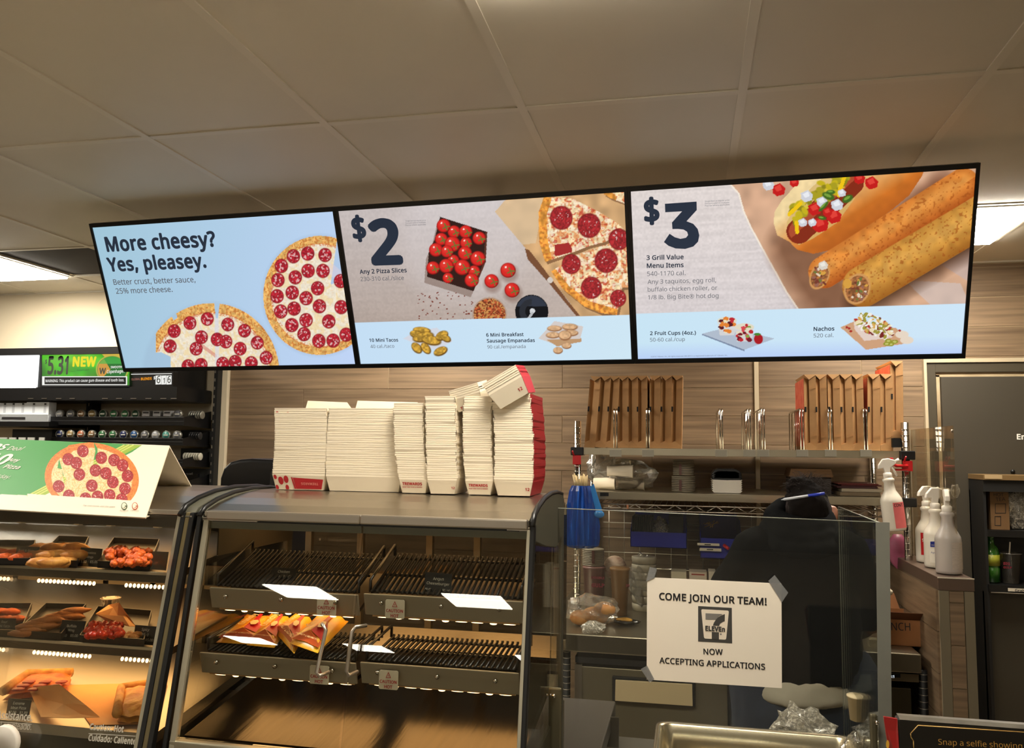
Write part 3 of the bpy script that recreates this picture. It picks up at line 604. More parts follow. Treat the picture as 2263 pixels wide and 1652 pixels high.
# black side gasket bars and glass sides, curved hood
def side(xa, xb, left):
    s_ = 1 if not left else -1
    b0, b1 = (xb+.001, xb+.010) if not left else (xa-.010, xa-.001)
    MB().prism([(b0, yg(zt)-.008, ZF-.006), (b1, yg(zt)-.008, ZF-.006), (b1, yg(zb-.2)-.008, zb-.2), (b0, yg(zb-.2)-.008, zb-.2)], (0, .016, 0)).build('gasket', gapm, hc, .002)
    hood = [(1.482, ZF-.012), (1.50, ZF+.008), (1.54, ZF+.021), (1.60, ZF+.032), (1.68, ZF+.038), (1.76, ZF+.037), (1.83, ZF+.03), (1.83, ZF-.055), (1.73, ZF-.075), (1.6, ZF-.058), (1.49, ZF-.038)]
    if left: hood = [(y, z-(.004 if z > ZF else 0)) for y, z in hood]
    MB().prism([(b0-.001*s_, y, z) for y, z in hood], ((b1-b0+.001), 0, 0)).build('side_hood', mat('side hood grey', (84, 82, 68), .5), hc, .0015)
    MB().tube([((b0+b1)/2, y-.003, z+.002) for y, z in hood[:7]], .0055, 6).build('edge_gasket', gapm, hc)
    gx = b0 if not left else b1
    MB().prism([(gx-.002, 1.50, ZF-.04), (gx-.002, 1.83, ZF-.055), (gx-.002, 1.83, CT), (gx-.002, 1.42, CT), (gx-.002, yg(zb)+.01, zb)], (.004, 0, 0)).build('side_glass', glass, hc)
    MB().bb((gx-.006, 1.835, CT), (gx+.006, 1.86, ZF+.022)).build('rear_post', sideg, hc, .002)
side(HX0, HX1, False); side(HX0, HX1, True)
# side inner liners (left wall dark steel, floor deck)
MB().bb((HX0+.012, 1.52, EYE-.22), (HX0+.015, 1.84, EYE-.14)).build('inner_liner', mat('dark liner', (92, 86, 72), .45, .5), hc)
MB().prism([(HX0+.01, 1.44, EYE-.545), (HX1-.008, 1.44, EYE-.545), (HX1-.008, 1.92, EYE-.475), (HX0+.01, 1.92, EYE-.475)], (0, 0, -.01)).build('deck', mat('brushed deck', (80, 69, 51), .2, 1, noise=.2, scale=12, stretch=(5, .5, .5), bump=.07), hc)
deckb = MB().prism([(HX0+.01, 1.91, EYE-.475), (HX1-.008, 1.91, EYE-.475), (HX1-.008, 1.93, EYE-.43), (HX0+.01, 1.93, EYE-.43)], (0, .004, 0)).build('deck_back', steel, hc)
MB().bb((HX0+.0, yg(zb)+.012, CT), (HX1, 1.93, EYE-.57)).build('base', mat('base steel', (130, 122, 104), .4, .8), hc, .003)
# rear sliding glass in frames
bk = MB()
for x in (HX0+.01, -.80, -.62, -.50, HX1-.02): bk.bb((x-.008, 1.935, EYE-.45), (x+.008, 1.95, EYE-.13))
bk.bb((HX0, 1.935, EYE-.15), (HX1, 1.95, EYE-.125)); bk.bb((HX0, 1.935, EYE-.46), (HX1, 1.95, EYE-.44)); bk.build('rear_frame', mat('rear frame', (128, 116, 92), .5, .4), hc)
MB().bb((HX0, 1.951, EYE-.45), (HX1, 1.954, EYE-.13)).build('rear_glass', glassmat('shade tinted rear glass', (.42, .39, .34), .5), hc)  # dark tint put in so the interior and wall behind look shaded
MB().prism([(HX0+.002, 1.82, EYE-.096), (HX1-.002, 1.82, EYE-.096), (HX1-.002, 1.96, EYE-.128), (HX0+.002, 1.96, EYE-.128)], (0, 0, -.004)).build('rear_hood', steel, hc)
# shelves
wirem = mat('black coated wire', (26, 24, 22), .3, spec=.7)
led = emat('warm lamp', (255, 190, 110), 5); led.node_tree.nodes['Emission'].inputs[0].default_value = (1, .62, .3, 1)
def shelf(xa, xb, pl, pr, slope, idx):
    # pl, pr: pixel of lip top left and right
    yl = 1.475
    a = at(*pl, Y=yl); z0 = (a.z+at(*pr, Y=yl).z)/2; xa_, xb_ = a.x, at(*pr, Y=yl).x
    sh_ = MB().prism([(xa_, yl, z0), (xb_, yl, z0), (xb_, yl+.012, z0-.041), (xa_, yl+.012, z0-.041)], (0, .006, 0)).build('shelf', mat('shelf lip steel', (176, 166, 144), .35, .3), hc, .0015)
    D = .15; dz = D*math.tan(slope)
    MB().prism([(xa_+.004, yl+.02, z0-.030), (xb_-.004, yl+.02, z0-.030), (xb_-.004, yl+D, z0-.034+dz), (xa_+.004, yl+D, z0-.034+dz)], (0, 0, -.008)).build('heat_plate', mat('heat plate', (62, 54, 42), .3, 1, noise=.15, scale=30, stretch=(30, 1, 1)), sh_)
    wg = MB(); n = int((xb_-xa_-.02)/.0102)
    for i in range(n+1):
        x = xa_+.012+(xb_-xa_-.024)*i/n; wg.tube([(x, yl+.012, z0+.002), (x, yl+D, z0+.002+dz), (x, yl+D+.001, z0+.006+dz)], .0028, 5)
    for t in (.08, .5, .96): wg.tube([(xa_+.008, yl+.01+(D-.01)*t, z0-.002+dz*t), (xb_-.008, yl+.01+(D-.01)*t, z0-.002+dz*t)], .003, 5)
    for x in (xa_+.006, xb_-.006): wg.tube([(x, yl+.02, z0+.0), (x, yl+.02, z0+.022), (x, yl+D, z0+.022+dz), (x, yl+D, z0+dz)], .003, 5)
    o = wg.build('wire_grate', wirem, sh_); o['kind'] = 'stuff'
    lp = MB()
    for i in range(9):
        x = xa_+.03+(xb_-xa_-.06)*i/8
        if i % 3 == 1: lp.blob((x, yl+.030, z0-.048), (.007, .003, .0024), 6)
        else: lp.blob((x, yl+.030, z0-.048), (.012, .0016, .0009), 6)
    lp.build('heat_lamp', led, sh_)
    MB().bb((xa_+.01, yl+.024, z0-.046), (xb_-.01, yl+.036, z0-.040)).build('lamp_bar', mat('warm bar', (200, 160, 110), .3, .8), sh_)
    for t in (.12, .5, .86): 
        q = Vector((xa_+(xb_-xa_)*t, yl-.002, z0-.016)); MB().lathe([(.0001, -.0035), (.003, -.003), (.0045, 0), (.0045, .003)], q, 10, 'y').build('screw', chrome, sh_)
    ld = bpy.data.lights.new('heat_lamp', 'AREA'); ld.shape = 'RECTANGLE'; ld.size = xb_-xa_-.04; ld.size_y = .12; ld.energy = LAMPW; ld.color = WARM
    l_ = bpy.data.objects.new('heat_lamp_light', ld); COL.objects.link(l_); l_.parent = hc; l_.location = Vector(((xa_+xb_)/2, yl+.14, z0-.052+dz*.5))-org(hc)
    return sh_, z0, xa_, xb_
LAMPW = .4
S = []
S.append(shelf(0, 0, (462, 1298), (790, 1313), math.radians(19), 0)); S.append(shelf(0, 0, (803, 1307), (1155, 1333), math.radians(19), 1))
S.append(shelf(0, 0, (440, 1442), (785, 1464), math.radians(5.5), 2)); S.append(shelf(0, 0, (795, 1463), (1146, 1487), math.radians(5.5), 3))
# lamp under case roof
ld = bpy.data.lights.new('roof_lamp', 'AREA'); ld.shape = 'RECTANGLE'; ld.size = .58; ld.size_y = .2; ld.energy = LAMPW*2; ld.color = WARM
l_ = bpy.data.objects.new('roof_lamp_light', ld); COL.objects.link(l_); l_.parent = hc; l_.location = Vector((-.616, 1.66, EYE-.142))-org(hc)
# caution stickers on the lips / glass
stk = mat('sticker white', (226, 216, 190), .5)
for (x, y), s_ in (((700, 1318), S[0]), ((851, 1324), S[1]), ((684, 1469), S[2]), ((837, 1480), S[3])):
    o0 = at(x, y, Y=1.470); o0.y = 1.4715; W_ = xat(x+43, y, 1.4715)-o0.x; H_ = .034
    c = MB(); c.prism([(o0.x+dx*W_, 1.472, o0.z-dz_*H_) for dx, dz_ in ((.06, 0), (.94, 0), (1, .06), (1, .94), (.94, 1), (.06, 1), (0, .94), (0, .06))], (0, .0015, 0)); st_ = c.build('caution_sticker', stk, s_[0])
    Pn = Panel((o0.x, 1.4715, o0.z), (o0.x+W_, 1.4715, o0.z), (o0.x+W_, 1.4715, o0.z-H_), (o0.x, 1.4715, o0.z-H_))
    X = lambda u, v: Vector((o0.x+u*W_, 1.4715, o0.z-v*H_))
    text3('CAUTION', X(.06, .66), X(.94, .66), Pn.n, redink, st_, bold=.02, name='lettering'); text3('HOT', X(.30, .93), X(.72, .93), Pn.n, redink, st_, bold=.02, name='lettering')
    tr = MB(); tr.add([X(.5, .06)+Pn.n*.0006, X(.64, .38)+Pn.n*.0006, X(.36, .38)+Pn.n*.0006], [(0, 1, 2)]); tr.build('warning_mark', redink, st_)
    tr = MB(); tr.add([X(.5, .13)+Pn.n*.001, X(.59, .345)+Pn.n*.001, X(.41, .345)+Pn.n*.001], [(0, 1, 2)]); tr.build('warning_mark', stk, st_)
    tr = MB(); tr.add([X(.485, .2)+Pn.n*.0013, X(.515, .2)+Pn.n*.0013, X(.515, .31)+Pn.n*.0013, X(.485, .31)+Pn.n*.0013], [(0, 1, 2, 3)]); tr.build('warning_mark', redink, st_)
# price cards
def card(px, lines, label, Y=1.50, par=None, tilt=.25, small=None):
    (x0, y0), (x1, y1), (x2, y2), (x3, y3) = px
    A = at(x3, y3, Y=Y); B = at(x2, y2, Y=Y); Cc = at(x1, y1, Y=Y+.012); D_ = at(x0, y0, Y=Y+.012)
    mb = MB().prism([D_, Cc, B, A], (0, .0015, -.0002)); o = mb.thing('price_card', mat('black card', (20, 22, 22), .4), label, 'sign', 'black price cards in the display cases')
    Pn = Panel(D_, Cc, B, A)
    for (t, a, b) in lines: ptext(Pn, t, a, b, mat('card ink', (235, 232, 215), .6), o)
    return o
card([(601, 1253), (655, 1256), (652, 1283), (598, 1280)], [('Chicken', (614, 1265), (640, 1266)), ('Sandwich', (611, 1275), (643, 1276))], 'black price card reading Chicken Sandwich on the wire shelf', 1.53)
card([(940, 1263), (999, 1268), (996, 1316), (937, 1312)], [('Angus', (957, 1281), (981, 1282)), ('Cheeseburger', (943, 1290), (993, 1294)), ('$2.49', (940, 1302), (952, 1303)), ('580 cal', (978, 1305), (994, 1306))], 'black price card reading Angus Cheeseburger on the wire shelf', 1.50)
# sandwich packs on the lower left shelf
ylw = mat('yellow foil pack', (252, 196, 50), .3, noise=.15, scale=25, col2=(244, 160, 36)); brn = mat('brown pack band', (176, 74, 24), .35)
foil = glassmat('clear wrap', (.95, .9, .8), 1.5, rough=.08, haze=.12, bump=.4)
def sandwich(c4, lab, zoff):
    # quad px: back-left, back-right, front-right, front-left on lower shelf grate
    z0 = S[2][1]+.006
    P4 = []
    for (x, y) in c4:
        # intersect tilted shelf plane z = z0 + (Y-1.475)*tan
        d = ray(x, y); tn = math.tan(math.radians(5.5)); t = (z0+zoff-1.475*tn-EYE)/(d.z-d.y*tn); P4.append(Vector((0, 0, EYE))+d*t)
    n = (P4[1]-P4[0]).cross(P4[3]-P4[0]).normalized(); n = n if n.z > 0 else -n
    bs = sum(P4, Vector())/4; th = .020
    def Q(u, v, h): return P4[0]*(1-u)*(1-v)+P4[1]*u*(1-v)+P4[2]*u*v+P4[3]*(1-u)*v+n*h
    N = 8; vs = []; 
    for j in range(N+1):
        for i in range(N+1):
            u, v = i/N, j/N; e = min(u, 1-u, v, 1-v); h = th*min(1, e*5)**.6*(.9+.1*math.sin(9*u+5*v)); vs.append(Q(u, v, h))
    for j in range(N+1):
        for i in range(N+1): vs.append(Q(i/N, j/N, -.001))
    M_ = (N+1)**2; fs = []
    for j in range(N):
        for i in range(N): a = j*(N+1)+i; fs += [(a, a+1, a+N+2, a+N+1), (a+M_, a+N+1+M_, a+N+2+M_, a+1+M_)]
    for i in range(N): fs += [(i, i+M_, i+1+M_, i+1), (N*(N+1)+i, N*(N+1)+i+1, N*(N+1)+i+1+M_, N*(N+1)+i+M_), (i*(N+1), (i+1)*(N+1), (i+1)*(N+1)+M_, i*(N+1)+M_), (i*(N+1)+N, i*(N+1)+N+M_, (i+1)*(N+1)+N+M_, (i+1)*(N+1)+N)]
    mb = MB(); mb.add(vs, fs, True); o = mb.thing('sandwich_pack', ylw, lab, 'food', 'sandwich packs on the wire shelf')
    def patch(us, m_, nm, h=.0012):
        mb = MB(); p = [Q(u, v, (th*min(1, min(u, 1-u, v, 1-v)*5)**.6 if 0 < min(u, 1-u, v, 1-v) else 0)+h+.001) for u, v in us]; mb.add(p, [tuple(range(len(p)))]); mb.build(nm, m_, o)
    patch([(.03, .86), (.5, .80), (.97, .86), (.98, .97), (.5, .96), (.02, .97)], brn, 'brown_band')
    patch([(.62, .2), (.74, .22), (.74, .45), (.90, .62), (.94, .84), (.52, .80), (.56, .6), (.6, .5)], red, 'red_band', .0016)
    patch([(.62, .52), (.74, .50), (.80, .58), (.76, .68), (.64, .70), (.57, .60)], mat('pale badge', (240, 210, 150), .4), 'badge', .003)
    A = Q(.10, .93, .014); B = Q(.9, .93, .014); text3('HONEY CRUNCHY', A, B, n, mat('cream ink', (244, 214, 160), .5), o, hs=1.1, off=.003)
    A = Q(.45, .72, th+.001); B = Q(.60, .25, th+.001); text3('Crunchy', A, B, n, mat('cream ink', (244, 214, 160), .5), o, bold=.02, off=.003)
    A = Q(.06, .5, th); B = Q(.32, .3, th); text3('CHICKEN', A, B, n, redink, o, off=.003)
sandwich([(546, 1365), (606, 1370), (575, 1424), (478, 1418)], 'leftmost yellow and red sandwich pack lying flat on the wire shelf', .002)
sandwich([(600, 1362), (648, 1372), (606, 1430), (545, 1424)], 'yellow and red sandwich pack tucked second from left', .010)
sandwich([(655, 1366), (694, 1372), (650, 1443), (604, 1392)], 'yellow sandwich pack turned with its red end pointing forward', .018)
sandwich([(712, 1358), (770, 1372), (702, 1442), (640, 1420)], 'topmost yellow sandwich pack with a large red band nearest door handle', .030)
# ------------------------------------------------------------------ left heated case
LX1 = -.990; LX0 = -2.6
lc = empty('hot_food_case', ((LX0+LX1)/2, 1.65, CT), 'glass fronted hot food case of fried snacks and pizza left of stainless case', 'display case', 'heated display cases')
MB().prism([(LX0, y, z) for y, z in prof], (LX1-LX0-.012, 0, 0)).build('top_panel', steel, lc, .001)
MB().bb((LX0, 1.484, ZF-.010), (LX1-.012, 1.50, ZF)).build('front_trim', steel2, lc, .001)
MB().bb((LX0, 1.487, ZF-.035), (LX1-.014, 1.51, ZF-.011)).build('roof_edge', dsteel, lc)
lz1 = zb-.06
def ygl(z): return 1.49-(ZF-z)/.4*.094
MB().prism([(LX0, ygl(ZF-.014), ZF-.014), (LX1-.016, ygl(ZF-.014), ZF-.014), (LX1-.016, ygl(lz1), lz1), (LX0, ygl(lz1), lz1)], (0, .005, 0)).build('front_glass', glass, lc)
for k_, (o0, o1, mm, dy) in enumerate(((-.016, -.0075, frm, -.004), (-.0075, .002, gapm, -.006), (.002, .0125, mat('olive seal', (112, 100, 66), .4), -.004), (.0125, .022, gapm, -.006))):
    MB().prism([(LX1+o0, ygl(ZF-.004)+dy, ZF-.004), (LX1+o1, ygl(ZF-.004)+dy, ZF-.004), (LX1+o1-.001, ygl(lz1)+dy, lz1), (LX1+o0-.001, ygl(lz1)+dy, lz1)], (0, .014, 0)).build(['glass_edge', 'gasket', 'seal', 'gasket'][k_], mm, lc, .001)
hood = [(1.482, ZF-.012), (1.50, ZF+.006), (1.54, ZF+.019), (1.60, ZF+.03), (1.68, ZF+.036), (1.78, ZF+.034), (1.83, ZF+.028), (1.83, ZF-.06), (1.49, ZF-.03)]
MB().prism([(LX1-.01, y, z) for y, z in hood], (.03, 0, 0)).build('side_hood', mat('side hood grey', (84, 82, 68), .5), lc, .0015)
MB().tube([(LX1-.008, y-.002, z+.002) for y, z in hood[:7]], .006, 6).build('edge_gasket', gapm, lc)
for t in ((LX1-.003), (LX1+.016)): MB().box((t, 1.484, ZF-.016), (.004, .006, .012)).build('clip', steel2, lc)
MB().bb((LX0, 1.93, CT), (LX1-.01, 1.94, ZF-.05)).build('rear_glass', glassmat('shade tinted rear glass', (.42, .39, .34), .5), lc)  # same added tint, dims the bright wall seen through the left case
bk = MB()
for x in (-1.78, -1.60, -1.50, -1.36, -1.22, -1.08): bk.bb((x-.008, 1.915, CT+.1), (x+.008, 1.93, ZF-.02))
bk.bb((LX0, 1.915, ZF-.04), (LX1-.01, 1.93, ZF)); bk.bb((LX0, 1.915, ZF-.24), (LX1-.01, 1.93, ZF-.225)); bk.build('rear_frame', mat('rear frame', (128, 116, 92), .5, .4), lc)
MB().bb((LX0, 1.40, CT), (LX1-.01, 1.93, lz1-.01)).build('base', MATS['base steel'], lc)
MB().bb((LX0, ygl(lz1)-.006, lz1-.03), (LX1-.016, ygl(lz1)+.01, lz1-.0)).build('bottom_frame', frm, lc, .001)
LEV = []
def lshelf(pl, pr, D=.40, slope=math.radians(7), name='shelf'):
    yl = 1.47; z0 = (at(*pl, Y=yl).z+at(*pr, Y=yl).z)/2; tn = math.tan(slope)
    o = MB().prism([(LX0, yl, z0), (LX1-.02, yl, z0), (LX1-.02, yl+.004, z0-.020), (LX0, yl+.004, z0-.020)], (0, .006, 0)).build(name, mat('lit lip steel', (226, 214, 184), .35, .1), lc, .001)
    MB().prism([(LX0, yl, z0-.006), (LX1-.02, yl, z0-.006), (LX1-.02, yl+D, z0-.006+D*tn), (LX0, yl+D, z0-.006+D*tn)], (0, 0, -.014)).build('shelf_plate', dsteel, o)
    lp = MB(); x = LX0+.02
    while x < LX1-.03:
        if int((x-LX0)/.07) % 3 != 2: lp.blob((x, yl+.03, z0-.034), (.0028, .004, .0045), 6)
        x += .0095
    lo = lp.build('lamp_bulb', led, o); lo['kind'] = 'stuff'
    ld = bpy.data.lights.new('case_lamp', 'AREA'); ld.shape = 'RECTANGLE'; ld.size = 1.4; ld.size_y = .25; ld.energy = LAMPW*11; ld.color = WARM
    l_ = bpy.data.objects.new('case_lamp_light', ld); COL.objects.link(l_); l_.parent = lc; l_.location = Vector(((LX0+LX1)/2, yl+.2, z0-.04))-org(lc)
    LEV.append((z0, tn, o)); return o
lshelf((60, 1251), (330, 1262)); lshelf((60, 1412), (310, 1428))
z0d = at(200, 1604, Y=1.46).z
dk = MB().prism([(LX0, 1.45, z0d), (LX1-.02, 1.45, z0d), (LX1-.02, 1.9, z0d+.06), (LX0, 1.9, z0d+.06)], (0, 0, -.02)).build('deck', steel2, lc)
LEV.append((z0d, .06/.45, dk))
ld = bpy.data.lights.new('case_roof_lamp', 'AREA'); ld.shape = 'RECTANGLE'; ld.size = 1.4; ld.size_y = .2; ld.energy = LAMPW*9; ld.color = WARM
l_ = bpy.data.objects.new('case_roof_lamp_light', ld); COL.objects.link(l_); l_.parent = lc; l_.location = Vector(((LX0+LX1)/2, 1.68, ZF-.022))-org(lc)
lp = MB()
x = LX0+.03
while x < LX1-.03:
    lp.blob((x, 1.53, ZF-.03), (.003, .003, .0022), 6); x += .012
lo = lp.build('lamp_bulb', led, lc); lo['kind'] = 'stuff'
def onlev(l, x, y, h=0):
    z0, tn, o = LEV[l]; d = ray(x, y); y0 = 1.47; t = (z0+h-y0*tn-EYE)/(d.z-d.y*tn); return Vector((0, 0, EYE))+d*t
# food trays
trm = mat('dark food tray', (46, 42, 38), .35, .6); trs = mat('pan edge', (180, 160, 120), .35, .9)
def ftray(l, q, lab, m_=None):
    P4 = [onlev(l, *p, .004) for p in q]; up = Vector((0, 0, .014)); mb = MB()
    mb.prism(P4, (0, 0, .002))
    for i in range(4):
        a, b = P4[i], P4[(i+1) % 4]; mb.prism([a, b, b+up, a+up], (P4[(i+3) % 4]-a).normalized()*.002)
    return mb.thing('food_tray', m_ or trm, lab, 'tray', 'trays of hot food in the left case')
ftray(0, [(-20, 1205), (78, 1206), (66, 1248), (-60, 1248)], 'dark tray of orange taquitos at the far left of the top shelf')
ftray(0, [(128, 1196), (196, 1198), (170, 1254), (78, 1248)], 'dark tray of golden chimichangas on the top shelf')
ftray(0, [(250, 1200), (352, 1204), (330, 1260), (215, 1254)], 'dark tray heaped with orange boneless wings on the top shelf')
ftray(1, [(-30, 1345), (70, 1345), (45, 1408), (-80, 1402)], 'dark tray of mini tacos on the middle shelf')
ftray(1, [(100, 1345), (190, 1347), (135, 1414), (35, 1408)], 'dark tray of flat brown rolls on the middle shelf')
ftray(1, [(215, 1352), (335, 1362), (318, 1428), (175, 1418)], 'dark tray of red wings on brown paper, middle shelf')
def food(l, x, y, r, m_, lab, name, cat='food', grp=None, h=.012, rot=0, lump=.12, n=8):
    c = onlev(l, x, y, h); mb = MB(); mb.blob((0, 0, 0), r, n, None, lump); o = mb.build(name, m_); o.location = c; o.rotation_euler = (0, 0, rot); return tag(o, lab, cat, grp)
org_ = mat('orange fried food', (238, 112, 30), .5, noise=.35, scale=60, bump=.6, col2=(196, 74, 18))
gold = mat('golden fried food', (226, 166, 78), .5, noise=.25, scale=50, bump=.4, col2=(170, 100, 40))
redw = mat('red glazed wings', (236, 70, 26), .3, noise=.35, scale=50, bump=.5, col2=(160, 24, 10))
brwn = mat('brown roll', (172, 106, 44), .55, noise=.3, scale=50, bump=.4)
for j in range(5): food(0, 2+j*16, 1222+(j % 2)*10, (.030, .010, .010), org_, 'rolled orange taquitos left end of the top shelf', 'taquito', grp='orange taquitos on the top shelf', rot=.7+.1*j, h=.014)
for j in range(11): food(0, 90+(j % 4)*26, 1210+(j//4)*16, (.030, .014, .011), gold, 'golden folded chimichangas piled on the top shelf tray', 'chimichanga', grp='golden chimichangas', rot=.25+.08*j, h=.014+.008*(j % 2))
for j in range(80):
    t = random.random(); food(0, 236+random.random()*92, 1212+random.random()*34, (.0085, .008, .007), org_, 'orange boneless wing pieces heaped on the top shelf tray', 'boneless_wing', grp='orange boneless wings', rot=random.random()*3, h=.012+random.random()*.03, lump=.25)
for j in range(4): food(1, 0+j*12, 1352+(j % 2)*16, (.020, .012, .009), org_, 'orange mini tacos left end of middle shelf', 'mini_taco', grp='mini tacos on the middle shelf', rot=.4, h=.014)
for j in range(12): food(1, 55+(j % 6)*20+(j//6)*12, 1398-(j % 6)*7-(j//6)*14, (.032, .009, .008), brwn, 'flat brown rolls stacked on the middle shelf tray', 'egg_roll', grp='brown rolls', rot=.5+.1*random.random(), h=.014+.010*(j//6)+.004*(j % 3))
for j in range(60): food(1, 195+random.random()*72, 1378+random.random()*26, (.009, .008, .007), redw, 'glazed red wings heaped on brown paper, middle shelf', 'buffalo_wing', grp='red buffalo wings', rot=random.random()*3, h=.014+random.random()*.02, lump=.25)
for j in range(5): food(1, 268+j*9, 1402+(j % 2)*6, (.014, .008, .007), gold, 'pale wings behind the Spicy Wing card', 'spicy_wing', grp='pale spicy wings', rot=j, h=.014)
# kraft papers
def paper(pts, lab, m_, cat='paper', lift=.01, thick=.0008, name='kraft_paper'):
    P_ = [Vector(p) for p in pts]; c = sum(P_, Vector())/len(P_); mb = MB(); n = len(P_)
    top = [p+Vector((0, 0, random.uniform(0, lift))) for p in P_]; mid = [(a+c)/2+Vector((0, 0, random.uniform(0, lift))) for a in P_]; cc = c+Vector((0, 0, lift*.5))
    vs = top+mid+[cc]; fs = [(i, (i+1) % n, n+(i+1) % n, n+i) for i in range(n)]+[(n+i, n+(i+1) % n, 2*n) for i in range(n)]
    mb.add(vs, fs); mb.add([v-Vector((0, 0, thick)) for v in vs], [tuple(reversed(f)) for f in fs]); return mb.thing(name, m_, lab, cat)
kp = mat('brown food paper', (230, 168, 100), .7, noise=.15, scale=12)
paper([onlev(1, 240, 1345, .03), onlev(1, 262, 1345, .05), onlev(1, 300, 1385, .01), onlev(1, 285, 1398, .01), onlev(1, 210, 1375, .012)], 'crumpled brown paper behind the red wings', kp, lift=.02)
paper([onlev(2, 62, 1532, .012), onlev(2, 130, 1522, .05), onlev(2, 190, 1560, .035), onlev(2, 220, 1600, .006), onlev(2, 150, 1598, .012), onlev(2, 90, 1590, .008)], 'crumpled brown paper folded in front of pizza slice', kp, lift=.02)
paper([onlev(2, 140, 1515, .004), onlev(2, 370, 1510, .004), onlev(2, 350, 1600, .002), onlev(2, 200, 1605, .002)], 'flat brown paper lining the bottom deck', kp, lift=.003)
pz = mat('meat pizza topping', (170, 66, 34), .45, noise=.6, scale=40, bump=.8, col2=(226, 120, 50)); pc = mat('cheese pizza top', (226, 168, 74), .45, noise=.3, scale=35, bump=.7, col2=(190, 104, 40))
def pizza3(quad, lab, m_, h=.014):
    b = [onlev(2, *p, .012) for p in quad]; mb = MB(); N = 6; vs = []; 
    for j in range(N+1):
        for i in range(N+1):
            u, v = i/N, j/N; q = b[0]*(1-u)*(1-v)+b[1]*u*(1-v)+b[2]*u*v+b[3]*(1-u)*v; e = min(u, 1-u, v, 1-v); vs.append(q+Vector((0, 0, h*min(1, e*4)+(.004 if e < .2 else 0)+random.uniform(0, .005))))
    fs = [(j*(N+1)+i, j*(N+1)+i+1, (j+1)*(N+1)+i+1, (j+1)*(N+1)+i) for j in range(N) for i in range(N)]; mb.add(vs, fs, True); n = len(vs)
    mb.add([v-Vector((0, 0, .012)) for v in vs], [tuple(reversed(f)) for f in fs], True); o = mb.thing('pizza', m_, lab, 'food')
    cr = [b[3], b[0], b[1]]; MB().tube([q+Vector((0, 0, .012)) for q in [b[3], (b[3]+b[0])/2, b[0], (b[0]+b[1])/2, b[1]]], .010, 8).build('crust', gold, o)
pizza3([(60, 1500), (158, 1497), (150, 1526), (5, 1540)], 'dark meat pizza slices piled on the bottom deck', pz)
pizza3([(268, 1532), (345, 1520), (340, 1590), (258, 1590)], 'golden cheese pizza on brown paper at the right of bottom deck', pc, .02)
pm_ = mat('pepperoni', (150, 34, 24), .4)
for j in range(9): food(2, 40+j*12, 1522-(j % 3)*8, (.013, .013, .003), pm_, 'dark red pepperoni on the meat pizza', 'pepperoni', grp='pepperoni rounds on the meat pizza', h=.03, lump=.05)
for q, ls, lb, y_ in [
    ([(38, 1206), (87, 1208), (80, 1247), (29, 1244)], [('Beef & Bean', (41, 1218), (75, 1219)), ('Chimichanga', (39, 1227), (74, 1228)), ('$1.99     $2.59', (36, 1240), (72, 1241))], 'black price card reading Beef & Bean Chimichanga', 1.49),
    ([(179, 1209), (226, 1212), (220, 1253), (169, 1250)], [('Boneless', (188, 1223), (212, 1224)), ('Wings', (190, 1232), (206, 1233)), ('$1.00    $5.00', (174, 1243), (216, 1244))], 'black price card reading Boneless Wings', 1.49),
    ([(-14, 1365), (35, 1366), (31, 1407), (-20, 1405)], [('Beef', (3, 1376), (16, 1377)), ('Mini Taco', (-8, 1385), (21, 1386))], 'black price card reading Beef Mini Taco', 1.49),
    ([(138, 1369), (190, 1372), (176, 1418), (127, 1414)], [('Buffalo', (148, 1385), (169, 1386)), ('Wing', (150, 1394), (164, 1395)), ('$1.00    $5.00', (131, 1406), (172, 1407))], 'black price card reading Buffalo Wing', 1.49),
    ([(299, 1380), (350, 1384), (343, 1426), (293, 1421)], [('Spicy', (313, 1393), (330, 1394)), ('Wing', (312, 1403), (328, 1404)), ('$1.00    $5.00', (297, 1414), (338, 1417))], 'black price card reading Spicy Wing', 1.49),
    ([(19, 1542), (69, 1546), (63, 1584), (13, 1578)], [('Extreme', (29, 1556), (54, 1557)), ('Meat Pizza', (24, 1566), (57, 1567)), ('$2.00    $1.89', (18, 1576), (60, 1578))], 'black price card reading Extreme Meat Pizza', 1.47)]:
    card(q, ls, lb, y_)
c_ = card([(326, 1217), (372, 1219), (366, 1260), (318, 1256)], [], 'blank price card coloured grey as glare, right end of top shelf', 1.49); c_.data.materials[0] = mat('glare grey card', (110, 112, 100), .3)  # grey colour imitates glare washing out the black card
# condiment cup on the paper + deli cup in back
cp = onlev(1, 243, 1352, .004); cup = MB(); cup.lathe([(.012, 0), (.02, .03), (.022, .03), (.022, .032), (.016, .03), (.011, .004)], cp, 14); cup.thing('sauce_cup', glassmat('frosted cup', (.9, .86, .8), 1, haze=.4, hcol=(.75, .6, .45)), 'small clear sauce cup behind the red wings', 'cup')
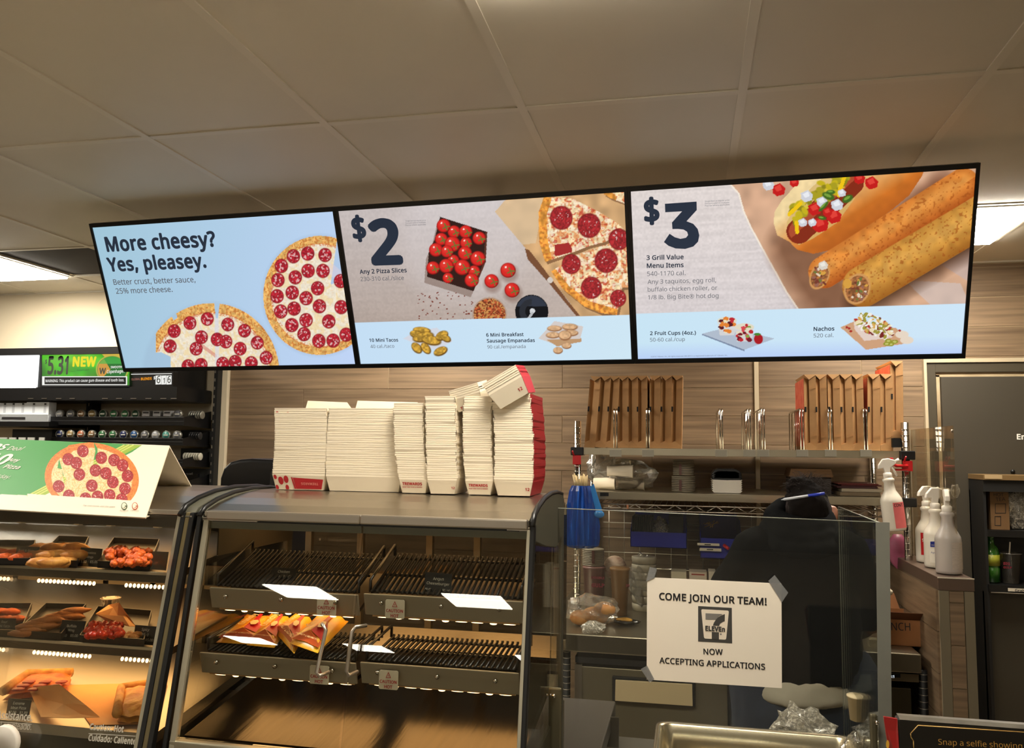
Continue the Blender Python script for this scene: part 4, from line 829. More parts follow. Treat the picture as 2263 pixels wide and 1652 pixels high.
# decals on the glass
PG = Panel((LX0, ygl(ZF-.014), ZF-.014), (LX1-.016, ygl(ZF-.014), ZF-.014), (LX1-.016, ygl(lz1), lz1), (LX0, ygl(lz1), lz1))
dec = mat('white glass lettering', (206, 200, 184), .6)
for t, a, b, bo in [('Ask For Assistance.', (-62, 1583), (72, 1592), .02), ('Pida asistencia al empleado.', (-95, 1603), (70, 1612), .0), ('Caution: Hot', (199, 1611), (274, 1617), .03), ('Cuidado: Caliente', (196, 1635), (301, 1644), .03)]:
    ptext(PG, t, a, b, dec, lc, bold=bo, hs=1.25, off=.002)
ppoly(PG, [(-60, 1589), (72, 1599), (72, 1600.3), (-60, 1590.3)], dec, lc, .002, 'rule_line'); ppoly(PG, [(197, 1619), (301, 1625), (301, 1626.5), (197, 1620.5)], dec, lc, .002, 'rule_line')
q = at(5, 1640, Y=1.36); MB().lathe([(.001, 0), (.028, 0), (.03, .004), (.03, .012), (.001, .014)], (q.x, 1.36, q.z), 20, 'y').thing('push_cap', white, 'white round cap at the lower left corner of view', 'cap')
# ------------------------------------------------------------------ tent sign
zs = EYE-.093
fb = at(322, 1144, Y=1.464); bb_ = at(437, 1098, Y=1.80); ap = at(375, 985, Y=1.65)
al = at(0, 970, Y=1.648); _pl = Panel(ap, al, fb, fb); fl = _pl.w(0, 1126)
dF = fl-fb; dA = al-ap; E1 = 1.25
fbL = fb+dF*E1; apL = ap+dA*E1; bbL = bb_+dA*E1
ts = empty('tent_sign', fb, 'white folded paperboard tent sign with green pizza advert, on left case', 'sign')
MB().sheet([apL, ap, fb, fbL], .002).build('front_panel', cardw, ts); MB().sheet([ap, apL, bbL, bb_], .002).build('rear_panel', cardw, ts); MB().sheet([fbL, fb, bb_, bbL], .0015).build('base_panel', cardw, ts)
P = Panel(al, ap, fb, fl); k = 3.934; ox, oy = 0, 740
C = Canvas(P, 640, 290, k, ox, oy); C.rgb[:] = (238, 226, 204)
C.fill(C.poly([(-50, 880), (1235, 960), (1150, 1020), (700, 1250), (360, 1400), (-50, 1385)]), (70, 150, 78))
C.fill(C.poly([(1235, 960), (1100, 955), (240, 1395), (380, 1400), (600, 1290)]), (150, 176, 66)); 
for o_ in (0, 40, 80): C.fill(C.cap(1080+o_, 960, 240+o_, 1400, 5)[0] < 1, (200, 206, 110))
d = C.ell(800, 1250, 410, 310, .1); wedge = C.poly([(540, 1170), (560, 1300), (600, 1180), (640, 1130), (520, 1060), (500, 1160)]) | C.poly([(815, 930), (850, 990), (850, 1130), (780, 1200), (800, 1050)])
mk = (d < 1)*(C.X > 360)*(C.Y < 1445)*(~wedge); mk = mk | (C.poly([(510, 1060), (600, 960), (815, 930), (830, 1010), (790, 1250), (560, 1240)]) & (C.Y < 1445))
C.fill(mk, (238, 206, 158), noise=.08, cell=3); C.fill(mk*(C.nz(4) > .6), (226, 160, 90), .5)
cr = ((d > .86) & mk) | C.poly([(515, 1060), (600, 965), (815, 930), (820, 975), (640, 1010), (555, 1090)]); C.fill(cr, (226, 124, 58), noise=.15, cell=4)
for x, y in [(722, 1012), (595, 1082), (665, 1115), (882, 1070), (993, 1090), (1067, 1135), (832, 1180), (922, 1205), (692, 1215), (512, 1318), (1110, 1228), (983, 1282), (800, 1312), (1088, 1338), (600, 1400), (850, 1408), (955, 1395), (1060, 1432), (745, 1425)]:
    if y < 1445: C.pep(x, y, 50, (160, 36, 44), .3)
C.fill((C.Y > 1390+(C.X-360)*.065)*(C.X > 240)*(C.X < 1300), (238, 226, 204))
o = C.build('print', ts, None, .55, .0012)
T = lambda x, y: (x/k+ox, y/k+oy)
for t, a, b, m_, bo, shr in [('REWARDS', (-380, 975), (38, 1003), whiteink, .03, .2), ('Deal', (58, 1004), (190, 1010), whiteink, 0, .25), ('Any', (66, 1100), (158, 1108), whiteink, .02, .15), ('Pizza', (25, 1162), (162, 1172), whiteink, .02, .15), ('through Friday.', (-300, 1230), (82, 1254), whiteink, 0, .15), ('Tap into more. Get the apps.', (720, 1492), (1003, 1505), mat('faint ink', (120, 110, 90), .6), 0, .1)]:
    ptext(P, t, T(*a), T(*b), m_, ts, bold=bo, shear=shr, off=.0022)
ptext(P, '$10', T(-260, 1118), T(38, 1132), whiteink, ts, bold=.03, off=.0022, shear=.1)
for x, c_ in ((1083, (70, 90, 60)), (1176, (190, 90, 60))):
    pts = [T(x+26*math.cos(a), 1493+34*math.sin(a)) for a in [i*math.pi/10 for i in range(20)]]; ppoly(P, pts, mat('icon %d' % x, c_, .6), ts, .002); ppoly(P, [T(x+20*math.cos(a), 1493+27*math.sin(a)) for a in [i*math.pi/10 for i in range(20)]], cardw, ts, .0026)
    ptext(P, '7', T(x-10, 1512), T(x+12, 1513), mat('icon %d' % x, c_, .6), ts, off=.003, bold=.03); ptext(P, 'Rewards' if x < 1100 else 'Delivery', T(x-40, 1538), T(x+34, 1542), mat('faint ink', (120, 110, 90), .6), ts, off=.003)
# ------------------------------------------------------------------ stacks of paper trays on the heated case
def paper_tray(w_, d_, h, tp, cream, side_m, lift=0, nm='paper_tray'):
    """open tray, origin at the bottom centre; front faces -Y"""
    b = [(-w_/2+tp, -d_/2+tp), (w_/2-tp, -d_/2+tp), (w_/2-tp, d_/2-tp), (-w_/2+tp, d_/2-tp)]; t = [(-w_/2, -d_/2), (w_/2, -d_/2), (w_/2, d_/2), (-w_/2, d_/2)]
    root = MB(); th = .0011
    for i in (0, 2, 3):
        a, c = i, (i+1) % 4; hv = h*.8; tv = Vector((0, th, 0) if i == 0 else ((0, -th, 0) if i == 2 else (th, 0, 0)))
        root.prism([(*b[a], 0), (*b[c], 0), (*t[c], hv), (*t[a], hv)], tv); root.prism([(*t[a], hv), (*t[c], hv), (*t[c], h), (*t[a], h)], tv)
    root.prism([(*q, 0) for q in b], (0, 0, th))
    for i in (0, 2, 3):
        a, c = Vector((*t[i], h)), Vector((*t[(i+1) % 4], h)); out = Vector((0, -1, 0) if i == 0 else ((0, 1, 0) if i == 2 else (-1, 0, 0))); root.prism([a, c, c+out*.0004, a+out*.0004], (0, 0, -.0022))
    o = root.build(nm, cream)
    MB().prism([(*b[1], 0), (*b[2], 0), (*t[2], h*.8), (*t[1], h*.8)], (-th, 0, 0)).prism([(*t[1], h*.8), (*t[2], h*.8), (*t[2], h), (*t[1], h)], (-th, 0, 0)).build('side_wall', side_m, o)
    return o
ZT = EYE-.0945+.001
def stack(px, ybase, Y, pxw, depth, count, pitch, h, rotz, side_m, label, grp, leanx=0, leany=0, wob=.0015, bows=0, tp=.007, txt=None):
    c = at(px, ybase, Y=Y); w_ = pxw
    base = paper_tray(w_, depth, h, tp, cardw, side_m)
    ctr_ = Vector((c.x, Y+depth/2, ZT)); outs = []
    for i in range(count):
        t = i/max(1, count-1)
        o = base if i == 0 else copytree(base)
        o.location = ctr_+Vector((leanx*t+bows*math.sin(math.pi*t)+random.uniform(-wob, wob)*(i > 0), leany*t+random.uniform(-wob, wob)*.6*(i > 0), i*pitch)); o.rotation_euler = (0, 0, rotz+random.uniform(-.012, .012)*(i > 0))
        tag(o, label, 'tray', grp); outs.append(o)
    outs[0]['label'] = 'bottom one of the '+label; outs[-1]['label'] = 'top one of the '+label; return outs
redm = mat('red paperboard', (178, 24, 34), .5)
def tprint(o, items, w_, d_, h, tp):
    """items drawn on the front face of tray o (local coords)"""
    n = Vector((0, -h*.8, -tp)).normalized()
    for t, u0, u1, v, bo, fl_ in items:
        A = Vector((u0, -d_/2+tp-(v/(h*.8))*tp, v)); B = Vector((u1, A.y, v)); 
        if fl_: A, B = B, A
        if fl_:
            vs, fs = txtmesh(t, bo, 0); q = text3(t, A, B, n, redink, None, bold=bo, off=.0008)
        else: q = text3(t, A, B, n, redink, None, bold=bo, off=.0008)
        q.parent = o
GA = 'small paper food trays nested in tall stacks'
Wp = lambda a, b, Y: xat(b, 1050, Y)-xat(a, 1050, Y)
Hh = .036
specs = [(912, 1096, 1.675, 880, 945, 35, 0.0046, -.012, -.004, 'small cream trays nested next to the wide trays', cardw, .11),
         (976, 1097, 1.668, 945, 1012, 38, 0.0046, -.006, 0, 'small cream trays nested second from the wide trays', cardw, .11),
         (1058, 1098, 1.672, 1027, 1090, 38, 0.0046, -.004, -.003, 'small cream trays nested under a tipped tray', cardw, .11),
         (1134, 1101, 1.662, 1091, 1177, 39, 0.0046, -.006, .004, 'cream and red trays nested in the rightmost stack', redm, .14)]
for px, yb, Y, a, b, n_, pt, lx, bw, lab, sm_, dp in specs:
    w_ = Wp(a, b, Y); outs = stack(px, yb, Y, w_, dp, n_, pt, Hh, .0, sm_, lab, GA, leanx=lx, bows=bw, leany=-.006)
    if px in (912, 1058): tprint(outs[0], [('TREWARDS', -w_*.37, w_*.30, .017, .035, 0), ('WANT FREE FOOD & DRINKS?', -w_*.37, w_*.30, .0115, .02, 0)], w_, dp, Hh, .007)
    else: tprint(outs[0], [('12', w_*.30, w_*.41, .011, .03, 0)], w_, dp, Hh, .007)
def tipped(px, py, Y, w_, dp, h, rot, lab, sm_, prints=None, n_=5):
    g0 = None; c = at(px, py, Y=Y)
    for i in range(n_):
        o = paper_tray(w_, dp, h, .006, cardw, sm_) if g0 is None else copytree(g0); g0 = g0 or o
        R_ = Matrix.Rotation(rot[1], 3, 'Y') @ Matrix.Rotation(rot[0], 3, 'X'); o.rotation_euler = R_.to_euler(); o.location = c+R_ @ Vector((0, 0, i*.0045)); tag(o, lab, 'tray', GA)
    return g0
w_ = Wp(1012, 1078, 1.67)
o = tipped(1049, 899, 1.72, w_, .10, .036, (.15, -.28), 'cream paper trays tipped on top of the third stack', cardw, n_=4); tprint(o, [('TREWARDS', -w_*.3, w_*.36, .004, .035, 0)], w_, .10, .036, .006)
o = tipped(1146, 884, 1.70, Wp(1078, 1150, 1.67)*1.15, .12, .045, (.1, -.52), 'cream and red paper trays tipped on top of the rightmost stack', redm, n_=5); tprint(o, [('12', .018, .028, .012, .03, 0)], .08, .12, .045, .006)
# wide trays at left
GB = 'wide paper trays nested in two stacks at the left'
wL = Wp(600, 716, 1.69); wR = Wp(718, 884, 1.69)
outsL = stack(658, 1088, 1.69, wL, .15, 30, .0049, Hh+.004, .0, cardw, 'wide red-printed trays nested in the leftmost stack', GB, leanx=-.001, bows=.003, wob=.0006)
outsR = stack(801, 1091, 1.69, wR, .15, 30, .0049, Hh+.004, .0, cardw, 'wide plain trays nested right of the red-printed ones', GB, leanx=.002, bows=-.003, wob=.0006)
h = Hh+.004
for o in (outsL[0], outsL[-1]):
    n = Vector((0, -h*.8, -.007)).normalized()
    def FP(u, v): return Vector((u*wL/2*(1-.12*(1-v)), -.075+.007*(1-min(1, v/.8)), v*h))+n*.0008
    def fpoly(pts, nm='print'): mb = MB(); q = [FP(*p) for p in pts]; mb.add(q, [tuple(range(len(q)))]); b_ = mb.build(nm, redm); b_.parent = o
    fpoly([(-.12, .06), (.96, .06), (.98, .60), (-.22, .68)]); fpoly([(-.30, .70), (-.24, .70), (-.13, .06), (-.19, .06)])
    for u, v, r_ in ((-.72, .5, .14), (-.5, .58, .13), (-.5, .12, .10), (-.92, .7, .08), (-.93, .12, .09)):
        fpoly([(u+r_*math.cos(a)*.75, min(.98, max(.02, v+r_*1.6*math.sin(a)))) for a in [i*math.pi/7 for i in range(14)]])
    A = FP(.8, .42); B = FP(.1, .42); q = text3('TREWARDS', A, B, n, mat('pale red ink', (226, 130, 120), .6), None, bold=.03, off=.0006); q.parent = o
# raised back flaps on the top trays
for outs, wd in ((outsL, wL), (outsR, wR)):
    o = outs[-1]; mb = MB(); mb.prism([(-wd/2, .074, h), (wd/2, .074, h), (wd/2-.02, .080, h+.022), (-wd/2+.004, .080, h+.026)], (0, .001, 0)); q = mb.build('back_flap', cardw); q.parent = o
# black dispenser behind the case
dsp = empty('towel_dispenser', (-1.02, 2.2, CT), 'glossy black rounded dispenser standing behind the heated case', 'dispenser')
Yd = 2.08; xa = xat(484, 1050, Yd); xb = xat(625, 1050, Yd); zt_ = zat(540, 1013, Yd)
pr = [(xa, CT+.001), (xb, CT+.001), (xb, zt_-.002), (xb-.10, zt_+.001), (xa+.06, zt_-.002), (xa+.03, zt_-.010), (xa+.012, zt_-.027), (xa+.002, zt_-.055)]
MB().prism([(x, Yd, z) for x, z in pr], (0, .2, 0)).build('body', mat('dispenser black', (9, 9, 10), .3, spec=.25), dsp, .010, segs=3)
MB().prism([(x, Yd-.004, z) for x, z in [(xb-.04, CT+.15), (xb, CT+.15), (xb, zt_-.012), (xb-.03, zt_-.02), (xb-.038, zt_-.04)]], (0, .01, 0)).build('cover', black, dsp, .003)
# ------------------------------------------------------------------ back work table, storage rack
def BX(x0, y0, x1, y1, Y0, Y1, mb=None):
    """box whose front face (at depth Y0) covers the given corner pixels"""
    a = at(x0, y0, Y=Y0); b = at(x1, y1, Y=Y0); mb = mb or MB(); return mb.bb((a.x, Y0, b.z), (b.x, Y1, a.z))
TY0, TY1 = 3.42, 4.46
tz = at(1300, 1402, Y=TY0).z; tx0 = -.62; tx1 = xat(2036, 1450, TY0)
tb = empty('work_table', ((tx0+tx1)/2, 3.9, 0), 'long stainless work table on black posts behind the person', 'table')
tz2 = at(2050, 1456, Y=TY0).z
MB().bb((tx0, TY0, tz-.07), (tx1, TY1, tz)).build('table_top', mat('dull stainless', (150, 142, 122), .3, .9, noise=.15, scale=6), tb, .004)
def post(x, y, z0, z1, name, par, m_, r=.0165, rings=True):
    mb = MB(); mb.tube([(x, y, z0), (x, y, z1)], r, 12); o = mb.build(name, m_, par)
    if rings:
        rg = MB(); z = z0+.02
        while z < z1-.01: rg.lathe([(r+.0001, -.0015), (r+.0014, -.001), (r+.0014, .001), (r+.0001, .0015)], (x, y, z), 10); z += .0254
        o2 = rg.build('post_ring', chrome if m_ is chrome else steel2, o); o2['kind'] = 'stuff'
    return o
for x, y in ((xat(1252, 1500, TY0+.06), TY0+.06), (xat(2040, 1520, TY0+.06), TY0+.06), (tx0+.3, TY1-.05), (tx1-.04, TY1-.05)): post(x, y, .02, tz-.07, 'leg', tb, blackm)
# appliances under the table
ov = empty('undercounter_oven', (.15, 3.75, 0), 'stainless appliance with dark framed drawer handle under the table', 'appliance')
BX(1270, 1470, 1612, 1900, 3.47, 4.1).build('body', mat('oven steel', (136, 126, 102), .32, .5, noise=.2, scale=3), ov, .003)
BX(1265, 1432, 1612, 1462, 3.44, 4.1).build('top_rail', steel, ov, .004)
BX(1271, 1463, 1612, 1472, 3.455, 4.1).build('shadow_gap', blackm, ov)
o_ = BX(1270, 1467, 1284, 1900, 3.462, 3.475).build('door_edge', steel2, ov)
hf = BX(1353, 1494, 1537, 1562, 3.452, 3.472).build('handle_recess', blackm, ov, .002)
a = at(1360, 1502, Y=3.43); b = at(1530, 1512, Y=3.43); c_, d_ = at(1531, 1560, Y=3.44), at(1359, 1548, Y=3.44)
MB().prism([a, b, c_, d_], (0, .012, 0)).build('handle_plate', mat('bright plate', (236, 214, 170), .3, .2), hf, .002)
BX(1612, 1440, 1660, 1900, 3.60, 4.1).thing('dark_cabinet', blackm, 'black cabinet side between the oven and the person', 'cabinet')
wr = empty('undercounter_warmer', (.95, 3.75, 0), 'black and steel warmer with digital display under table right end', 'appliance')
BX(1882, 1512, 2026, 1900, 3.47, 4.1).build('body', mat('warmer steel', (92, 84, 66), .35, .8), wr, .003)
BX(1880, 1480, 2032, 1508, 3.45, 4.1).build('control_panel', mat('warmer panel', (120, 108, 84), .35, .7), wr, .003)
BX(1950, 1486, 1990, 1497, 3.447, 3.46).build('display', black, wr)
PW = Panel(at(1880, 1480, Y=3.446), at(2042, 1480, Y=3.446), at(2042, 1508, Y=3.446), at(1880, 1508, Y=3.446))
ptext(PW, '8:1', (1966, 1496), (1976, 1497), emat('display digits', (225, 235, 245), 1.2), wr, bold=.02)
# rack
RY0, RY1 = 3.80, 4.44
rx0 = xat(1276, 1000, RY0); rx1 = xat(2001, 1000, RY0); zsh = at(1500, 991, Y=RY0).z; zs2 = at(1500, 1089, Y=RY0).z; zs3 = at(1500, 1117, Y=RY0).z
rk = empty('wire_storage_rack', ((rx0+rx1)/2, 4.0, tz), 'chrome post storage rack with steel shelves standing on the work table', 'rack')
ptop = at(1276, 930, Y=RY0).z
for x in (rx0, rx1):
    for y in (RY0, RY1): post(x, y, tz, ptop, 'post', rk, chrome)
channel = mat('shelf channel steel', (186, 176, 152), .3, .85, noise=.15, scale=5, stretch=(1, 1, 1))
sA = MB().bb((rx0+.03, RY0-.022, zsh-.032), (rx1-.03, RY0-.018, zsh)).bb((rx0+.03, RY0-.022, zsh-.004), (rx1-.03, RY1, zsh)).build('shelf', channel, rk, .001)
sB = MB().bb((rx0+.03, RY0-.022, zs2-.034), (rx1-.03, RY0-.018, zs2)).bb((rx0+.03, RY0-.022, zs2-.004), (rx1-.03, RY1, zs2)).build('shelf', channel, rk, .001)
PB = Panel((rx0, RY0-.0225, zs2), (rx1, RY0-.0225, zs2), (rx1, RY0-.0225, zs2-.034), (rx0, RY0-.0225, zs2-.034))
ppoly(PB, [(1326, 1088), (1345, 1088), (1345, 1096), (1326, 1096)], black, rk, name='maker_label')
for x, zc in ((rx0, zsh), (rx0, zs2), (rx1, zsh), (rx1, zs2)):
    MB().bb((x-.028, RY0-.032, zc-.036), (x+.032, RY0+.03, zc+.002)).build('shelf_clamp', black, rk, .004)
for x, y_ in ((rx0, 1015), (rx1, 1029)):
    z = zat(1276 if x < 0 else 2001, y_, RY0)
    mb = MB(); mb.bb((x-.018, RY0-.03, z-.022), (x+.02, RY0-.015, z+.022)); mb.tube([(x-.012, RY0-.028, z+.02), (x-.014, RY0-.05, z+.028), (x-.014, RY0-.065, z+.04)], .004, 6)
    if x > 0: mb.tube([(x, RY0-.03, z+.0), (x-.05, RY0-.05, z), (x-.07, RY0-.06, z+.012), (x-.07, RY0-.06, z+.035)], .007, 6); mb.tube([(x, RY0-.03, z-.016), (x-.065, RY0-.05, z-.016), (x-.07, RY0-.06, z+.012)], .005, 6)
    mb.build('red_clip', redp, rk, .002)
tw = MB()
for z in (zs3, zs3-.026): tw.tube([(rx0+.03, RY0, z), (rx1-.03, RY0, z)], .003, 6)
x = rx0+.04; i = 0
while x < rx1-.08: tw.tube([(x, RY0, zs3 if i % 2 else zs3-.026), (x+.045, RY0, zs3-.026 if i % 2 else zs3)], .002, 5); x += .045; i += 1
tw.build('truss_wire', steel2, rk)
wg = MB(); x = rx0+.04
while x < rx1-.04: wg.tube([(x, RY0, zs3), (x, RY1, zs3)], .0016, 4); x += .028
q = wg.build('shelf_wire', steel2, rk); q['kind'] = 'stuff'
# hanging wire grid behind
gp = empty('wire_grid_panel', ((rx0+rx1)/2, RY1, tz), 'steel wire grid panel hung behind the work table holding blue bins', 'grid')
gt, gb = zat(1600, 1128, RY1), zat(1600, 1262, RY1)
x = xat(1346, 1200, RY1); n = 0
while x < rx1-.05: MB().tube([(x, RY1, gb), (x, RY1, gt+.02)], .0022, 6).build('grid_wire', steel2, gp); x += .0815
for i in range(5): z = gb+(gt-gb)*i/4; MB().tube([(xat(1346, 1200, RY1)-.03, RY1-.004, z), (rx1-.05, RY1-.004, z)], .0025, 6).build('cross_wire', steel2, gp)
MB().tube([(xat(1462, 1260, RY1-.1), RY1-.1, zat(1520, 1259, RY1-.1)), (xat(1700, 1260, RY1-.1), RY1-.1, zat(1520, 1259, RY1-.1))], .004, 8).build('hook_rail', chrome, gp)
# shelf dividers
for px, hgt in ((1360, 903), (1432, 902), (1594, 903), (1656, 903), (1687, 902), (1773, 903), (1836, 903), (1914, 903)):
    x = xat(px, 990, RY0); zt2 = zat(px, hgt, RY0); g = empty('shelf_divider', (x, RY0, zsh), 'chrome wire shelf divider clipped on the top shelf edge', 'divider', 'chrome shelf dividers on the top shelf')
    g['label'] = {1360: 'chrome wire divider in front of the left pizza boxes, nearer the post', 1432: 'chrome wire divider in front of the left pizza boxes, middle', 1594: 'chrome wire divider alone on the empty shelf part', 1656: 'chrome wire divider just left of the wall trim strip', 1687: 'chrome wire divider just right of the wall trim strip', 1773: 'chrome wire divider against the red-sided box', 1836: 'chrome wire divider in the middle of the right box row', 1914: 'chrome wire divider before the dark red box'}[px]
    cl = BX(px-13, 993, px+13, 1009, RY0-.027, RY0-.015).build('clip', mat('grey clip', (150, 144, 128), .5), g, .001)
    for dx in (-.006, .006):
        MB().tube([(x+dx, RY0+.0, zsh+.001), (x+dx, RY0+.0, zt2-.012), (x+dx, RY0+.012, zt2), (x+dx, RY1-.25, zt2), (x+dx, RY1-.24, zt2-.012), (x+dx, RY1-.24, zsh+.001)], .0032, 7).build('rod', chrome, g)
    rr = MB()
    for j in range(4): rr.tube([(x, RY0+.05+.06*j, zsh), (x, RY0+.05+.06*j, zt2)], .0025, 6)
    rr.build('inner_rod', chrome, g)
# pizza boxes
slotm = mat('dark slot', (20, 18, 18), .8)
def pbox(w_, h, d, side=None):
    g = bpy.data.objects.new('pizza_box', None); COL.objects.link(g); g.empty_display_size = .05
    # folded box standing on edge: lid half and base half meeting at a slot, corners folded in
    b = MB(); t = w_*.42
    b.prism([(-w_/2, .004, h*.07), (-w_/2, .004, h*.96), (-w_/2+t, .012, h*.93), (-w_/2+t, .012, h*.10)], (0, d, 0))
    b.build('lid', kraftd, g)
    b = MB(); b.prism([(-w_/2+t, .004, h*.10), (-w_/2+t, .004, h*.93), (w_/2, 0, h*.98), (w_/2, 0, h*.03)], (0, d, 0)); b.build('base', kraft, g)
    b = MB(); b.prism([(-w_/2, 0, h), (w_/2, 0, h), (w_/2-.002, 0, h*.985), (-w_/2+t, -.002, h*.93)], (0, d, 0)); b.build('top_fold', mat('light kraft', (196, 150, 100), .7), g)
    b = MB(); b.prism([(-w_/2, 0, 0), (w_/2, 0, 0), (w_/2, 0, h*.03), (-w_/2+t, -.002, h*.10), (-w_/2, 0, h*.07)], (0, d, 0)); b.build('bottom_fold', MATS['light kraft'], g)
    b = MB(); b.bb((-w_/2+.001, -.001, h*.50), (-w_/2+.008, .004, h*.57)); b.build('slot', slotm, g)
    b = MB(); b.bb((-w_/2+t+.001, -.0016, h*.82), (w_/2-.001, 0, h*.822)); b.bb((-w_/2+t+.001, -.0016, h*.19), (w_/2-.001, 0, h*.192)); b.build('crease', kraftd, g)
    if side: b = MB(); b.bb((-w_/2-.0012, .01, h*.05), (-w_/2-.0002, d, h*.95)); b.build('printed_face', side, g)
    return g
pb = pbox(.050, .335, .30); first = True
dred = mat('dark red print', (150, 44, 30), .6); oredm = mat('red orange print', (206, 70, 44), .6, noise=.25, scale=30, col2=(226, 120, 90))
names = ['leaning most at the left end', 'second from left, leaning', 'third from left, leaning before the gap', 'fourth, upright after the gap', 'fifth, upright in the middle', 'sixth, upright before divider', 'seventh, just past the divider', 'eighth, next to last', 'rightmost of the left row, standing wide']
L_ = [(1303, 1312, .10), (1327, 1334, .09), (1349, 1353, .07), (1377, 1377, 0), (1398, 1398, 0), (1419, 1420, 0), (1447, 1449, .01), (1471, 1473, .02), (1494, 1498, .03)]
for i, (xb_, xt, lean) in enumerate(L_):
    o = pb if first else copytree(pb); first = False
    o.location = (xat(xb_, 990, RY0+.02), RY0+.02, zsh+.001); o.rotation_euler = (0, lean*.8, 0)
    tag(o, 'kraft pizza box '+names[i], 'box', 'kraft pizza boxes standing on the top shelf')
pr_ = pbox(.050, .335, .30, oredm); pd_ = pbox(.050, .335, .30, dred)
n2 = ['with red printed side facing the divider', 'second in the right row', 'third in the right row', 'fourth in the right row', 'fifth in the right row', 'with a dark red side, after the divider', 'next to last in the right row', 'raised above the others at the right end']
R_ = [(1793, 0, 1), (1817, 0, 0), (1846, 0, 0), (1873, 0, 0), (1898, 0, 0), (1932, .02, 2), (1960, .02, 0), (1984, .02, 1)]
for i, (xb_, lean, kind) in enumerate(R_):
    o = [pb, pr_, pd_][kind]; o = o if (kind and o.get('used') is None) else copytree(o); o['used'] = 1
    z = zsh+.001; xx = xat(xb_, 990, RY0+.02)
    if i == 7: z = zat(1984, 967, RY0+.02); xx += 0
    o.location = (xx, RY0+.02, z); o.rotation_euler = (0, lean, 0); tag(o, 'kraft pizza box '+n2[i], 'box', 'kraft pizza boxes standing on the top shelf')
PR = Panel((xat(1775, 900, 3.82)-.027, 3.82, 2), (xat(1775, 900, 3.82)-.027, 4.1, 2), (xat(1775, 900, 3.82)-.027, 4.1, 1.6), (xat(1775, 900, 3.82)-.027, 3.82, 1.6))
BX(1972, 968, 1995, 988, RY0+.0, RY0+.2).thing('black_clamp_box', blackm, 'small black box under the raised pizza box', 'box')
# second shelf contents
bagm = glassmat('clear poly bag', (.97, .95, .9), 1.6, rough=.12, haze=.16, hcol=(.8, .74, .62), bump=.9)
bagd = glassmat('hazy poly bag', (.95, .93, .88), 1.6, rough=.15, haze=.34, hcol=(.75, .70, .60), bump=.9)
def crump(c, r, m_, name, lab, cat='bag', seed=1, n=18, amp=.28, group=None, base=None, flat=True):
    rd = random.Random(seed); vs = []; fs = []; M_ = n//2+2; c = Vector(c)
    import mathutils
    for i in range(M_+1):
        th = math.pi*i/M_
        for k in range(n):
            a = 2*math.pi*k/n; d = Vector((math.sin(th)*math.cos(a), math.sin(th)*math.sin(a), math.cos(th)))
            f = 1+amp*(mathutils.noise.noise(d*2.3+Vector((seed, 0, 0)))+.5*mathutils.noise.noise(d*6+Vector((0, seed, 0))))+rd.uniform(-.02, .02)
            z = d.z*r[2]*f
            if flat: z = max(z, -r[2]*.92)
            vs.append(c+Vector((d.x*r[0]*f, d.y*r[1]*f, z)))
    for i in range(M_):
        for k in range(n): fs.append((i*n+k, (i+1)*n+k, (i+1)*n+(k+1) % n, i*n+(k+1) % n))
    mb = MB(); mb.add(vs, fs, False); return mb.thing(name, m_, lab, cat, group, base=base)
def onz(px, Y, z): return Vector((xat(px, 1050, Y), Y, z))
cupm = mat('white paper cup', (220, 206, 180), .5)
for j, (px, ln, a) in enumerate(((1335, .10, .1), (1395, .12, -.05), (1370, .12, .2))):
    c = onz(px, 3.92+.06*(j % 2), zs2+.032+(.058 if j == 2 else 0)); mb = MB(); R0 = Matrix.Rotation(a, 3, 'Z')
    mb.lathe([(.024, -ln/2), (.030, ln/2), (.032, ln/2), (.032, ln/2+.003), (.028, ln/2), (.022, -ln/2+.01)], c, 16, 'x', rot=None)
    mb.thing('paper_cup', cupm, ['white paper cup lying at the left inside the clear bag', 'white paper cup lying at the right inside the clear bag', 'white paper cup on top inside the clear bag'][j], 'cup', 'white cups in the clear bag')
crump(onz(1378, 4.0, zs2+.070), (.155, .10, .075), bagm, 'plastic_bag', 'clear plastic bag of white cups at left of the second shelf', seed=3, base=None)
crump(onz(1330, 3.98, zs2+.11), (.07, .05, .10), bagm, 'plastic_bag', 'tall crumpled clear bag leaning by the left rack post', seed=5)
foilm = glassmat('shrink wrap', (.9, .88, .82), 1.6, rough=.15, haze=.2, hcol=(.7, .66, .58), bump=.5)
for px0, px1, y0, y1, lab in ((1484, 1537, 1054, 1088, 'lower wrapped roll of cup lids on the second shelf'), (1487, 1534, 1018, 1053, 'upper wrapped roll of cup lids stacked on another')):
    r = (xat(px1, y1, 3.9)-xat(px0, y1, 3.9))/2; c = at((px0+px1)/2, y1, Y=3.9+r); z0 = zs2+.001 if y1 > 1060 else zs2+.001+.076; h = .073
    mb = MB()
    for i in range(9): mb.lathe([(r*.93, 0), (r, .001), (r, .006), (r*.93, .007)], (c.x, 3.9+r, z0+i*.0081), 20)
    o = mb.thing('wrapped_lid_roll', mat('lid stack pale', (150, 140, 120), .4, noise=.2, scale=10), lab, 'lids', 'wrapped lid rolls'); BX((px0+px1)/2-10, y1-28, (px0+px1)/2-4, y1-4, 3.895, 3.9).build('label', mat('brown label', (90, 50, 40), .5), o)
